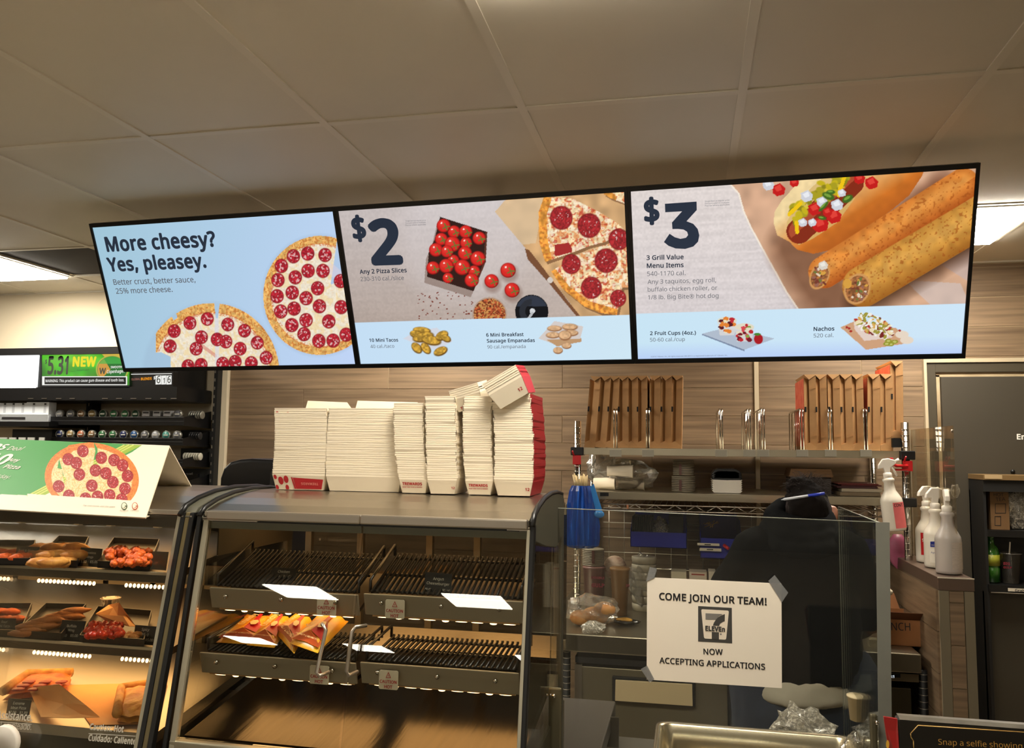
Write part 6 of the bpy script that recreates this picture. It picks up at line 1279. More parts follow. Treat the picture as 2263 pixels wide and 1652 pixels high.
BX(272, 779, 393, 857, KY+.06, 4.46).build('sign_box', black, tr_); BX(-250, 779, 288, 857, KY+.012, 4.46).build('light_box', black, tr_)
tk = MB()
for px in [68, 98, 130, 160, 232, 263, 295, 328, 361, 384]: q = at(px, 880, Y=KY-.002); tk.bb((q.x-.018, KY-.004, q.z-.0015), (q.x+.018, KY-.001, q.z+.0015))
tk.build('shelf_tick', steel2, tr_)['kind'] = 'stuff'
BX(-60, 779, 80, 857, KY, KY+.010).build('white_sign', emat('white lit sign', (250, 252, 250), 1.5), tr_)
Pw = Panel(at(-60, 779, Y=KY-.001), at(80, 779, Y=KY-.001), at(80, 857, Y=KY-.001), at(-60, 857, Y=KY-.001)); ptext(Pw, 'C', (0, 838), (6, 838), mat('faint grey', (170, 170, 170), .6, emit=.6), tr_, hs=1.6)
# green lit sign
P = Panel(at(93, 779, Y=KY), at(286, 779, Y=KY), at(286, 857, Y=KY), at(93, 857, Y=KY))
C = Canvas(P, 300, 120, 3.934, 0, 740); k = 3.934; T = lambda x, y: (x/3.934, y/3.934+740)
C.rgb = np.stack([60+30*C.nz(30), 150+50*C.nz(20), 30+20*C.nz(18)], -1)*(.55+.6*vnoise(120, 300, 3, 7, 4))[..., None]
C.fill(np.clip(1.4-C.ell(650, 180, 260, 90), 0, 1), (150, 240, 90), .6)
C.fill(C.poly([(860, 140), (1080, 140), (1080, 200), (920, 200)]), (226, 180, 80), .9)
e = C.ell(975, 300, 140, 125); C.fill(C.soft(e), (206, 180, 80)); C.fill(C.soft(e/.92), (30, 110, 40)); C.fill((e < .9)*C.poly([(840, 240), (900, 200), (960, 300), (880, 380), (830, 330)]), (206, 150, 60)); C.fill((e < .9)*(C.Y < 250), (70, 180, 70), .7)
C.fill((C.Y > 358)*(C.X < 1105), (245, 245, 240)); C.fill((C.Y > 366)*(C.Y < 428)*(C.X > 388)*(C.X < 1095)*1., (14, 14, 14)); C.fill(C.Y > 436, (20, 20, 20))
C.build('sign_print', tr_, 1.0)
bk_ = mat('dark sign text', (12, 24, 10), .6); yw = emat('yellow sign text', (240, 226, 60), 1.0); wh = emat('white sign text', (240, 240, 235), 1.0)
for t, a, b, m_, bo, hs_ in [('$', (393, 250), (408, 250), bk_, .02, 1.5), ('5.31', (412, 335), (590, 335), bk_, .03, 1.9), ('NEW', (630, 270), (835, 270), yw, .04, 1.1), ('With Rewards Card', (600, 318), (655, 318), bk_, 0, 1.3), ('available July 5', (668, 312), (775, 308), bk_, 0, 1), ('WARNING: This product can cause gum disease and tooth loss.', (394, 410), (1080, 402), wh, .012, 1.25), ('W', (862, 335), (920, 335), bk_, .03, 1), ('SMOOTH', (963, 288), (1060, 286), wh, .02, 1), ('Copenhagen', (930, 332), (1082, 326), wh, .012, 1.35)]:
    ptext(P, t, T(*a), T(*b), m_, tr_, bold=bo, hs=hs_)
BX(288, 822, 381, 856, KY+.01, KY+.07).build('price_strip', black, tr_)
Pp = Panel(at(288, 822, Y=KY+.009), at(381, 822, Y=KY+.009), at(381, 856, Y=KY+.009), at(288, 856, Y=KY+.009))
ppoly(Pp, [T(1140, 338), T(1495, 332), T(1495, 338), T(1140, 344)], wh, tr_)
for x0, x1 in ((1353, 1402), (1404, 1446), (1448, 1492)): ppoly(Pp, [T(x0, 352), T(x1, 350), T(x1, 428), T(x0, 430)], wh, tr_)
for t, a, b, m_, bo, hs_ in [('$', (1336, 385), (1350, 385), wh, .02, 1.2), ('6', (1362, 417), (1393, 417), bk_, .01, 1.25), ('1', (1418, 417), (1432, 417), bk_, .01, 1.15), ('6', (1455, 415), (1484, 415), bk_, .01, 1.25), ('BLENDS', (1226, 392), (1320, 388), emat('orange sign text', (230, 150, 40), 1.0), .03, 1.1), ('GLOBAL', (1142, 394), (1220, 390), mat('dim sign text', (110, 70, 60), .6, emit=.7), .02, 1.1)]:
    ptext(Pp, t, T(*a), T(*b), m_, tr_, bold=bo, hs=hs_)
# shelves of the rack
shl = []
for (y0, y1, px0, px1, Yf) in ((920, 940, 112, 405, 4.17), (965, 984, 113, 403, 4.17), (1010, 1030, 113, 402, 4.17), (1060, 1082, 113, 402, 4.17)):
    a = at(px0, y0, Y=Yf); b = at(px1, y1, Y=Yf); o = MB().bb((a.x, Yf, b.z), (b.x, Yf+.008, a.z)).bb((a.x, Yf, a.z-.012), (b.x, 4.46, a.z-.008)).build('shelf', black, tr_, .001); shl.append((a.z-.008, Yf))
    MB().prism([(b.x, Yf, b.z), (b.x, Yf, a.z), (b.x, 4.44, a.z+.045), (b.x, 4.44, b.z-.01)], (.004, 0, 0)).build('shelf_bracket', black, tr_); MB().tube([(a.x, Yf-.001, (a.z+b.z)/2), (b.x, Yf-.001, (a.z+b.z)/2)], .0012, 4).build('shelf_edge', mat('edge sheen', (70, 70, 72), .3), tr_)
for i, (y0, y1) in enumerate(((950, 982), (990, 1027), (1035, 1065))): BX(400, y0, 470, y1, 4.43, 4.455).build('back_card', mat('dark back card', (44, 44, 42), .6), tr_)
BX(-120, 884, 8, 898, 4.40, 4.46).build('back_bar', black, tr_)
BX(28, 948, 112, 1000, 4.2, 4.44).build('dark_shelf_back', mat('dark back card', (44, 44, 42), .6), tr_)
BX(-120, 930, 108, 942, 4.1, 4.46).build('shelf', black, tr_)
# tins
tinc = {'silver': (150, 152, 156), 'grey': (96, 96, 100), 'gold': (120, 100, 60), 'brown': (120, 92, 62), 'green': (44, 96, 56), 'dark green': (30, 60, 40), 'teal': (60, 130, 120), 'navy': (34, 44, 84), 'copper': (150, 86, 56), 'blue': (40, 80, 130)}
def tin(px, py, Yf, zf, colr, r, lab, grp, n_=1):
    x = xat(px, py, Yf+.004)
    for j in range(n_):
        g = MB().lathe([(r*.90, 0), (r*.92, -.002), (r, -.002), (r, .018), (r*.96, .020)], (x+j*.0, Yf+.012+j*.024, zf+r+.001), 20, 'y').thing('tobacco_tin', mat('tin rim', (150, 148, 138), .3, .6), lab+('' if j == 0 else ', one row back'), 'tin', grp)
        if j == 0:
            f_ = MB().lathe([(.0001, 0), (r*.86, 0), (r*.86, .002), (.0001, .002)], (x, Yf+.0095, zf+r+.001), 20, 'y').build('lid', mat('tin '+colr, tinc[colr], .35), g)
            t_ = MB(); t_.bb((x-r*.55, Yf+.008, zf+r*.9), (x+r*.55, Yf+.0093, zf+r*1.15)); t_.build('print', mat('tin print', (190, 188, 176), .5), g)
G1 = 'round tobacco tins on the black rack shelves'
zf, Yf = shl[0]
for px, c_, lb in ((129, 'silver', 'silver tobacco tin first from left on the upper shelf'), (153, 'grey', 'grey tobacco tin second on the upper shelf'), (177, 'brown', 'brown tobacco tin third on the upper shelf'), (201, 'gold', 'gold-brown tobacco tin fourth on the upper shelf'), (225, 'dark green', 'dark green tobacco tin fifth on the upper shelf'), (249, 'green', 'green tobacco tin sixth on the upper shelf'), (274, 'green', 'green tobacco tin seventh on the upper shelf'), (297, 'dark green', 'larger dark green tin left of silver packs'), (390, 'grey', 'tin right of the silver packs on the upper shelf')): tin(px, 913, Yf, zf, c_, .0245, lb, G1)
for j in range(6): x = xat(404+j*5, 913, Yf+.05); MB().lathe([(.022, 0), (.0235, .001), (.0235, .010), (.022, .011)], (x, Yf+.12, zf+.025), 16, 'x').thing('tobacco_tin', mat('tin rim', (150, 148, 138), .3, .6), 'tin seen edge on at the right end of the upper shelf', 'tin', 'tins lying edge on at the upper shelf end')
for px, lb in ((322, 'leftmost'), (346, 'middle'), (369, 'rightmost')):
    o = BX(px-8, 907, px+8, 919, Yf+.01, Yf+.05).thing('tobacco_pack', mat('silver pack', (150, 150, 152), .35, .3), lb+' of the three small silver packs on upper shelf', 'pack', 'silver packs on the upper rack shelf', .001); BX(px-6, 910, px+6, 913, Yf+.0085, Yf+.0095).build('print', ink, o)
zf, Yf = shl[1]
for i, c_ in enumerate(['navy', 'gold', 'copper', 'brown', 'green', 'green', 'navy', 'blue', 'grey', 'silver', 'teal', 'grey']):
    tin(129+i*23.6, 957, Yf, zf, c_, .0245, c_+' lidded tobacco tin '+['far left of', 'second on', 'third on', 'fourth on', 'fifth on', 'sixth on', 'left of the centre gap on', 'blue-faced on', 'dark swirl on', 'pale swirl on', 'next to last on', 'far right of'][i]+' the lower shelf', G1)
for j in range(5): x = xat(404+j*5, 960, Yf+.05); MB().lathe([(.020, 0), (.0215, .001), (.0215, .010), (.020, .011)], (x, Yf+.12, zf+.024), 16, 'x').thing('tobacco_tin', mat('dark tin', (60, 60, 62), .3, .6), 'dark tin seen edge on at the right end of lower shelf', 'tin', 'tins lying edge on at the lower shelf end')
zf, Yf = shl[2]
for j in range(7): x = xat(392+j*5.5, 1000, Yf+.05); MB().lathe([(.020, 0), (.0215, .001), (.0215, .010), (.020, .011)], (x, Yf+.12, zf+.024), 16, 'x').thing('pale_tin', mat('pale tin', (190, 186, 170), .4), 'pale tin seen edge on behind the tent sign', 'tin', 'pale tins behind the tent sign')
a = at(407, 1046, Y=4.0); o = BX(406, 1046, 436, 1066, 4.41, 4.429).thing('black_pouch', black, 'small black pouch right of the tent sign peak', 'pack'); Pz = Panel(at(406, 1046, Y=4.409), at(436, 1046, Y=4.409), at(436, 1066, Y=4.409), at(406, 1066, Y=4.409)); ptext(Pz, 'Fried', (413, 1050), (426, 1048), whiteink, o)
wp = mat('white pack', (216, 220, 224), .4)
for i, (x0, x1) in enumerate(((-44, -24), (-22, -2), (0, 17), (19, 36), (38, 57), (59, 81), (83, 106))):
    a = at(x0, 888 if i > 4 else 890, Y=4.15); b = at(x1, 928, Y=4.15); o = MB().bb((a.x, 4.15, b.z), (b.x, 4.21, a.z)).thing('cigarette_pack', wp, 'white slim pack standing on the left rack shelf'+[', beyond frame edge', ', beyond frame edge too', ', at the frame edge', ', second visible', ', third visible', ', next to last', ', rightmost'][i], 'pack', 'white packs on the left rack shelf', .001)
    BX(x1-8, 890.5, x1-4, 894, 4.148, 4.1495).build('print', ink, o); BX(x1-9, 895, x1-5, 912, 4.1485, 4.1495).build('grey_band', mat('pale grey', (180, 184, 190), .4), o)
tr2 = BX(-60, 915, 107, 934, 4.13, 4.145).thing('clear_pack_tray', glassmat('clear tray', (.95, .97, 1), 1, haze=.3, hcol=(.75, .78, .8)), 'clear plastic tray fronting the white packs', 'tray'); BX(4, 921, 55, 926, 4.128, 4.1295).build('warning_strip', ink, tr2)
for i, x0 in enumerate((-20, 0, 20, 41, 61, 86)): BX(x0, 966, x0+(14 if i != 5 else 11), 980, 4.05, 4.056).thing('price_tag', mat('pale tag', (176, 176, 170), .5), 'pale tag edge above the tent sign'+(', rightmost and tallest' if i == 5 else ''), 'tag', 'pale tags above the tent sign')
BX(-60, 974, 112, 990, 4.06, 4.12).build('lower_rail', black, tr_)
# ------------------------------------------------------------------ sneeze guard and paper sign
GY = 1.75
gg = empty('sneeze_guard', (.05, GY, PZ), 'clear sneeze guard with steel corner post in front of prep counter', 'guard')
pts = [at(1222, 1122, Y=GY), at(1942, 1154, Y=GY), at(1950, 1700, Y=GY), at(1214, 1700, Y=GY)]
MB().prism(pts, (0, .005, 0)).build('front_glass', acry, gg)
eg = mat('glass edge', (150, 152, 138), .3)
MB().tube([pts[0]+Vector((0, .0025, 0)), pts[1]+Vector((0, .0025, 0))], .0009, 6).build('glass_edge', eg, gg); MB().tube([pts[0]+Vector((0, .0025, 0)), at(1215, 1490, Y=GY)+Vector((0, .0025, 0))], .0009, 6).build('glass_edge', eg, gg)
xs = at(1943, 1155, Y=GY).x; sY = at(1851, 1119, X=xs).y; sz0 = at(1943, 1155, Y=GY).z; sz1 = at(1851, 1119, X=xs).z
MB().prism([(xs, GY+.006, sz0), (xs, sY, sz1), (xs, sY, PZ+.001), (xs, GY+.006, PZ+.001)], (.005, 0, 0)).build('side_glass', glassmat('side acrylic', (.84, .85, .80), .8, haze=.02, hcol=(.4, .42, .4)), gg)
MB().tube([(xs+.0025, GY, sz0), (xs+.0025, sY, sz1)], .0012, 6).build('glass_edge', eg, gg); MB().tube([(xs+.0025, sY, sz1), (xs+.0025, sY, PZ)], .0010, 6).build('glass_edge', eg, gg)
a = at(1936, 1153, Y=GY-.004); b = at(1966, 1154, Y=GY-.004); c_ = at(1972, 1700, Y=GY-.004); d_ = at(1943, 1700, Y=GY-.004)
MB().prism([a, b, c_, d_], (0, .003, 0)).build('corner_post', mat('frosted channel', (122, 122, 112), .5, .2, noise=.08, scale=20), gg)
for (x0, y0, x1, y1, sx_, sy_) in ((1212, 1518, 1240, 1720, 1224, 1537), (1922, 1577, 1943, 1720, 1938, 1596)):
    o = BX(x0, y0, x1, y1, GY-.012, GY-.004).build('bracket', mat('bracket steel', (112, 106, 84), .4, .7), gg, .004); q = at(sx_, sy_, Y=GY-.014); MB().lathe([(.0001, -.004), (.003, -.0035), (.0045, 0), (.0045, .004)], q, 12, 'y').build('screw', chrome, o)
# poster
PYs = GY-.006
pp = [at(1430, 1275, Y=PYs), at(1727, 1289, Y=PYs), at(1728, 1520, Y=PYs), at(1429, 1501, Y=PYs)]
ps = MB().prism(pp, (0, .0012, 0)).thing('paper_sign', mat('sign paper', (236, 226, 208), .6, noise=.02, scale=5), 'white paper sign reading COME JOIN OUR TEAM taped on glass', 'sign')
P = Panel(*pp); k = 4.352
T = lambda x, y: (x/4.352+1220, y/4.352+1080)
T2 = lambda x, y: (x/4.352+1220, y/4.352+1280)
ptext(P, 'COME JOIN OUR TEAM!', T2(1030, 192), T2(2064, 246), ink, ps, bold=.022, off=.0004, hs=1.02)
ptext(P, 'NOW', T2(1457, 718), T2(1643, 724), ink, ps, bold=.018, off=.0004); ptext(P, 'ACCEPTING APPLICATIONS', T2(1032, 802), T2(2050, 866), ink, ps, bold=.018, off=.0004, hs=1.0)
lg = mat('logo dark grey', (62, 60, 56), .6); lg2 = mat('logo mid grey', (120, 116, 110), .6); lw = mat('logo paper', (228, 216, 196), .6)
def lp_(pts, m_, lv): return ppoly(P, [T2(*p) for p in pts], m_, ps, .0003+.0002*lv, 'logo_shape')
lp_([(1405, 254), (1729, 272), (1732, 612), (1405, 594)], lg, 0)
def rp(pts, r=14):
    out = []; n = len(pts)
    for i in range(n):
        p0, p1, p2 = Vector(pts[i-1]), Vector(pts[i]), Vector(pts[(i+1) % n]); a = p1+(p0-p1).normalized()*r; b = p1+(p2-p1).normalized()*r
        for t in (0, .33, .66, 1): q = (1-t)**2*a+2*t*(1-t)*p1+t*t*b; out.append((q.x, q.y))
    return out
lp_(rp([(1434, 284), (1701, 298), (1674, 578), (1462, 566)], 16), lw, 1)
lp_([(1476, 323), (1640, 331), (1606, 352), (1575, 388), (1476, 383)], lg2, 2)
lp_([(1644, 338), (1662, 331), (1660, 400), (1640, 408), (1615, 425), (1607, 446), (1547, 442), (1556, 415), (1575, 385), (1600, 360), (1625, 345)], lg, 2)
lp_([(1536, 502), (1605, 506), (1605, 576), (1536, 572)], lg, 2); 
ptext(P, 'ELEVEn', T2(1473, 487), T2(1664, 500), lg, ps, bold=.05, off=.0009, hs=1.15)
lp_([(1623+9*math.cos(a), 525+9*math.sin(a)) for a in [i*math.pi/6 for i in range(12)]], lg2, 2)
for q4, lb in (([(1712, 1270), (1698, 1283), (1728, 1330), (1742, 1309)], 'translucent tape strip on the upper right corner of paper sign'), ([(1436, 1252), (1452, 1256), (1446, 1276), (1428, 1284)], 'translucent tape strip on the upper left corner of paper sign'), ([(1416, 1478), (1430, 1470), (1446, 1500), (1436, 1508)], 'translucent tape strip on the lower left corner of paper sign')):
    MB().prism([at(*p, Y=PYs-.0012) for p in q4], (0, .0004, 0)).thing('tape_strip', tape, lb, 'tape', 'tape strips on the paper sign')
# ------------------------------------------------------------------ prep counter things
dv1 = empty('counter_divider', (-.1, 2.0, PZ), 'dark steel bin with bright slanted edge behind the guard bracket', 'bin')
q1, q2, q3 = at(1240, 1575, Y=2.18), at(1303, 1582, Y=2.18), at(1262, 1665, Y=1.85)
MB().prism([(-.18, 2.18, PZ+.001), (q2.x, 2.18, PZ+.001), (q2.x, 2.18, q2.z), (-.18, 2.18, q1.z)], (0, .006, 0)).build('rear_wall', dsteel, dv1)
MB().prism([(q2.x, 2.18, q2.z), (q2.x, 2.18, PZ+.001), (q2.x-.01, 1.80, PZ+.001), (q2.x-.01, 1.80, q2.z-.03)], (.004, 0, 0)).build('side_wall', blackm, dv1); MB().tube([(q2.x, 2.18, q2.z), (q2.x-.01, 1.80, q2.z-.03)], .002, 6).build('edge', chrome, dv1)
# pan
panm = mat('bright pan', (226, 214, 186), .26, .95)
ptz = zat(1600, 1606, 2.12)
xa2 = xat(1452, 1606, 2.12); xb2 = xat(1884, 1628, 2.12); pan = MB()
def ring(x0, x1, y0, y1, z, r, n=6):
    out = []
    for cx_, cy_, a0 in ((x1-r, y1-r, 0), (x0+r, y1-r, math.pi/2), (x0+r, y0+r, math.pi), (x1-r, y0+r, 1.5*math.pi)):
        for i in range(n+1): a = a0+math.pi/2*i/n; out.append(Vector((cx_+r*math.cos(a), cy_+r*math.sin(a), z)))
    return out
y0p, y1p = 1.80, 2.13
rings = [ring(xa2, xb2, y0p, y1p, ptz-.006, .03), ring(xa2-.002, xb2+.002, y0p-.002, y1p+.002, ptz-.002, .032), ring(xa2, xb2, y0p, y1p, ptz+.001, .03), ring(xa2+.006, xb2-.006, y0p+.006, y1p-.006, ptz, .028), ring(xa2+.012, xb2-.012, y0p+.012, y1p-.012, ptz-.004, .026), ring(xa2+.022, xb2-.022, y0p+.022, y1p-.022, PZ+.004, .02), ring(xa2+.02, xb2-.02, y0p+.02, y1p-.02, PZ+.0015, .02)]
n = len(rings[0]); vs = [v for r_ in rings for v in r_]; fs = [(i*n+k, i*n+(k+1) % n, (i+1)*n+(k+1) % n, (i+1)*n+k) for i in range(len(rings)-1) for k in range(n)]+[tuple((len(rings)-1)*n+k for k in range(n)), tuple(5*n+k for k in range(n))]
pan.add(vs, fs, True); pan.thing('sheet_pan', panm, 'bright steel sheet pan with rounded corners on the prep counter', 'pan')
# rounded white item at bottom
q = at(1290, 1652, Y=1.86); MB().lathe([(.05, 0), (.06, .006), (.06, .010), (.055, .012)], (q.x, 1.86, PZ+.005), 24, sx=1.3).thing('white_board', mat('white board', (226, 214, 190), .4), 'white rounded board end at the lower edge left of pan', 'board')
crump((xat(1772, 1580, 2.2), 2.2, PZ+.055), (.085, .05, .068), bagd, 'clear_plastic_bag', 'crumpled clear plastic bag behind the sheet pan', seed=51, n=26, amp=.4)
crump((xat(1895, 1600, 2.05), 2.05, PZ+.05), (.04, .04, .07), bagm, 'clear_plastic_bag', 'small clear bag around a white cup by the guard post', seed=53, n=20, amp=.35)
c_ = at(1898, 1565, Y=2.05); MB().lathe([(.020, 0), (.024, .05), (.026, .051), (.026, .054), (.001, .055)], (c_.x, 2.05, zat(1898, 1590, 2.05)-.0), 18).thing('white_cup', mat('cream cup', (214, 196, 160), .5), 'cream cup inside the small clear bag', 'cup')
MB().lathe([(.03, 0), (.034, .04), (.034, .045)], (c_.x, 2.05, PZ+.002), 16).thing('foil_tub', mat('grey tub', (150, 144, 124), .4), 'grey tub below the cream cup', 'tub')
# ------------------------------------------------------------------ selfie sign at bottom right
SYs = 1.30
a = at(1985, 1589, Y=SYs); xr_ = a.x+.35; dz = at(2263, 1609, Y=SYs).z
sg = empty('counter_sign', (a.x+.15, SYs+.1, CT), 'black counter display sign with gold text and red left side', 'sign')
sc_ = empty('front_ledge', (.75, 1.32, 0), 'dark ledge in front of the prep counter under the black sign', 'counter'); MB().bb((.5, 1.15, 0), (1.7, 1.5, CT-.002)).build('ledge_body', blackm, sc_)
MB().prism([(a.x, SYs, CT), (xr_, SYs, CT), (xr_, SYs, a.z+.0), (a.x, SYs, a.z)], (0, .022, 0)).build('body', mat('black sign board', (26, 24, 20), .35), sg, .002)
MB().prism([(a.x+.002, SYs, a.z), (xr_, SYs, a.z), (xr_, SYs+.01, a.z+.003), (a.x+.002, SYs+.01, a.z+.003)], (0, .01, 0)).build('top_edge', mat('worn edge', (90, 84, 72), .4, noise=.5, scale=40), sg)
r1, r2, r3, r4 = at(1953, 1583, Y=SYs+.03), at(1983, 1588, Y=SYs-.002), at(1990, 1700, Y=SYs-.002), at(1970, 1700, Y=SYs+.03)
MB().prism([r1, r2, r3, r4], (0, .004, 0)).build('red_side', mat('dark red board', (140, 26, 26), .35), sg)
P = Panel((a.x, SYs-.0005, a.z), (xr_, SYs-.0005, a.z), (xr_, SYs-.0005, CT), (a.x, SYs-.0005, CT)); gold_ = mat('gold line', (196, 160, 90), .4)
T = lambda x, y: (x/5.908+1880, y/5.908+1560)
for p, q_ in (((878, 246), (2300, 338)), ((878, 246), (780, 352)), ((780, 352), (785, 400)), ((785, 400), (815, 445)), ((815, 445), (825, 600))):
    A = P.w(*T(*p))+P.n*.001; B = P.w(*T(*q_))+P.n*.001; MB().tube([A, B], .0007, 4).build('gold_line', gold_, sg)
ptext(P, 'Snap a selfie showing', T(1143, 495), T(2238, 552), mat('gold text', (230, 180, 90), .4), sg, off=.001)
Pr = Panel(r1, r2, r3, r4); ppoly(Pr, [T(515+22*math.cos(t), 490+55*math.sin(t)) for t in [i*math.pi/8 for i in range(16)]], mat('gold badge', (206, 160, 50), .4), sg, .004, 'badge')
# ------------------------------------------------------------------ person
YP = 2.95
def remesh(mb, name, m_, parent, vox, smooth=4, disp=0, dscale=.06):
    o = mb.build(name, m_, parent); r = o.modifiers.new('union', 'REMESH'); r.mode = 'VOXEL'; r.voxel_size = vox; r.use_smooth_shade = True
    s_ = o.modifiers.new('smooth', 'SMOOTH'); s_.factor = .5; s_.iterations = smooth
    if disp:
        tx = bpy.data.textures.new(name+'_folds', 'CLOUDS'); tx.noise_scale = dscale; d = o.modifiers.new('folds', 'DISPLACE'); d.texture = tx; d.strength = disp; d.mid_level = .5
    return o
def loft(mb, rings, n=20):
    """rings: (centre, half width, half depth)"""
    vs = []
    for c, a, b in rings:
        for k in range(n): t = 2*math.pi*k/n; vs.append(Vector(c)+Vector((a*math.cos(t), b*math.sin(t), 0)))
    m_ = len(rings); fs = [(i*n+k, i*n+(k+1) % n, (i+1)*n+(k+1) % n, (i+1)*n+k) for i in range(m_-1) for k in range(n)]+[tuple(range(n-1, -1, -1)), tuple((m_-1)*n+k for k in range(n))]
    mb.add(vs, fs, True)
pe = empty('person', (xat(1750, 1600, YP), YP, 0), 'person in black hoodie and jeans seen from behind, working at table', 'person')
skin = mat('skin', (178, 122, 96), .5); W3 = lambda x, y, Y=YP: at(x, y, Y=Y)
hcx = W3(1786, 1140, 3.06)
# body: one surface
bd = MB()
hip = W3(1748, 1500); waist = W3(1752, 1400); chest = W3(1765, 1260); neck = W3(1780, 1190, 2.99)
loft(bd, [((hip.x, YP, hip.z-.12), .16, .11), ((hip.x, YP, hip.z), .165, .115), ((waist.x, YP, waist.z), .14, .10), ((chest.x, YP+.02, chest.z), .17, .11), ((chest.x+.005, YP+.03, chest.z+.10), .16, .09), ((neck.x, 2.99, neck.z), .06, .055), ((neck.x+.003, 3.02, neck.z+.05), .05, .052)])
bd.blob((hcx.x, 3.06, hcx.z), (.076, .096, .112), 20); bd.blob((hcx.x, 3.115, hcx.z-.06), (.052, .05, .055), 14)     # skull, jaw
bd.blob((hcx.x, 3.165, hcx.z-.012), (.012, .018, .024), 8)                                                           # nose
for s_ in (-1, 1): bd.blob((hcx.x+s_*.084, 3.035, hcx.z+.012), (.012, .020, .032), 10)                                # ears
shL, elL, haL = W3(1668, 1215, 2.97), W3(1592, 1330, 3.08), W3(1628, 1385, 3.32)
shR, elR, haR = W3(1862, 1215, 2.97), W3(1922, 1345, 3.02), W3(1931, 1296, 3.30)
def limb(mb, pts, rs): 
    P_ = []; R_ = []
    for i in range(len(pts)-1):
        for t in (0, .25, .5, .75): P_.append(pts[i].lerp(pts[i+1], t)); R_.append(rs[i]*(1-t)+rs[i+1]*t)
    P_.append(pts[-1]); R_.append(rs[-1]); mb.tube(P_, R_, 14); 
    for p, r in zip(pts, rs): mb.blob(p, r, 12)
def hand(mb, w, d, palmdir, s=1):
    """palm box-like ellipsoid, four fingers of different length curling down, thumb from the side"""
    d = d.normalized(); side = d.cross(palmdir).normalized(); c = w+d*.045
    mb.blob(c, (.038, .046, .022), 12, Matrix((side, d, palmdir)).transposed())
    for i, L in enumerate((.068, .078, .072, .056)):
        b = w+d*.078+side*(.030-.020*i); b2 = b+d*L*.45-palmdir*.004; b3 = b2+d*L*.32+palmdir*.016; b4 = b3+d*L*.16+palmdir*.020; mb.tube([b, b2, b3, b4], [.0095, .009, .0085, .007], 8); mb.blob(b4, .0075, 8)
    b = w+d*.022+side*s*.034; b2 = b+side*s*.022+d*.028; b3 = b2+d*.028+palmdir*.012; mb.tube([b, b2, b3], [.012, .0105, .008], 8); mb.blob(b3, .0085, 8)
limb(bd, [shL, elL, haL], [.05, .038, .026]); limb(bd, [shR, elR, haR], [.05, .038, .026])
hand(bd, haL, (haL-elL)+Vector((0, .06, -.02)), Vector((.2, .2, -1)).normalized(), 1)
hand(bd, haR, (haR-elR)+Vector((0, .08, .0)), Vector((-.3, .3, -.9)).normalized(), -1)
lgt = hip.z-.10
for s_ in (-1, 1): limb(bd, [Vector((hip.x+s_*.085, YP, lgt)), Vector((hip.x+s_*.095, YP+.02, .50)), Vector((hip.x+s_*.10, YP, .09))], [.085, .055, .038]); bd.blob((hip.x+s_*.10, YP+.06, .035), (.042, .12, .032), 12)
body = remesh(bd, 'body', skin, pe, .0075, 3)
for s_ in (-1, 1): MB().blob((hcx.x+s_*.03, 3.15, hcx.z+.0), (.013, .008, .009), 10).build('eye', mat('eye white', (230, 226, 220), .3), pe)
MB().tube([(hcx.x-.02, 3.157, hcx.z-.055), (hcx.x, 3.163, hcx.z-.057), (hcx.x+.02, 3.157, hcx.z-.055)], .005, 8).build('mouth', mat('lips', (150, 80, 74), .5), pe)
# hoodie
hdm = mat('black hoodie cloth', (9, 10, 11), .95, noise=.3, scale=9, spec=.08)
hd = MB(); hem = zat(1750, 1490, YP-.1)
L0, L1 = xat(1640, 1480, YP), xat(1900, 1480, YP)
def band(y, x0, x1, dp, Yc=YP): a, b = W3(x0, y, Yc), W3(x1, y, Yc); return (((a.x+b.x)/2, Yc, (a.z+b.z)/2), abs(b.x-a.x)/2, dp)
loft(hd, [band(1494, 1634, 1905, .145), band(1470, 1632, 1908, .15), band(1400, 1640, 1902, .15), band(1320, 1645, 1898, .15), band(1260, 1646, 1894, .14, YP+.01), band(1220, 1655, 1884, .125, YP+.02), band(1188, 1690, 1856, .10, YP+.03), band(1168, 1728, 1832, .08, YP+.04)])
limb(hd, [W3(1678, 1222, 2.96), W3(1600, 1325, 3.06), W3(1622, 1378, 3.27)], [.092, .074, .050]); limb(hd, [W3(1860, 1222, 2.96), W3(1908, 1345, 3.02), W3(1925, 1312, 3.26)], [.092, .074, .050])
hoodie = remesh(hd, 'hoodie', hdm, pe, .011, 3, .022, .09)
hk = MB(); hp_ = [((W3(1690+i*0, 0).x), 0, 0) for i in range(0)]
ctr2 = Vector((xat(1768, 1165, 2.97), 2.985, zat(1768, 1170, 2.97)))
for rr, zz, yy, tb_ in ((.095, .0, -.01, .036), (.085, .035, .0, .032), (.070, .058, .015, .024), (.105, -.035, -.03, .034)):
    hk.tube([ctr2+Vector((rr*1.05*math.cos(t), yy+rr*.8*math.sin(t), zz+(.03*math.sin(t) if zz >= 0 else .035*math.sin(t)))) for t in [2*math.pi*i/16 for i in range(17)]], tb_, 10)
hk.blob(ctr2+Vector((0, -.075, -.045)), (.085, .045, .055), 14)
hoodf = remesh(hk, 'hood', mat('black hood cloth', (13, 14, 15), .95, noise=.3, scale=12, spec=.08), pe, .009, 3, .012, .05)
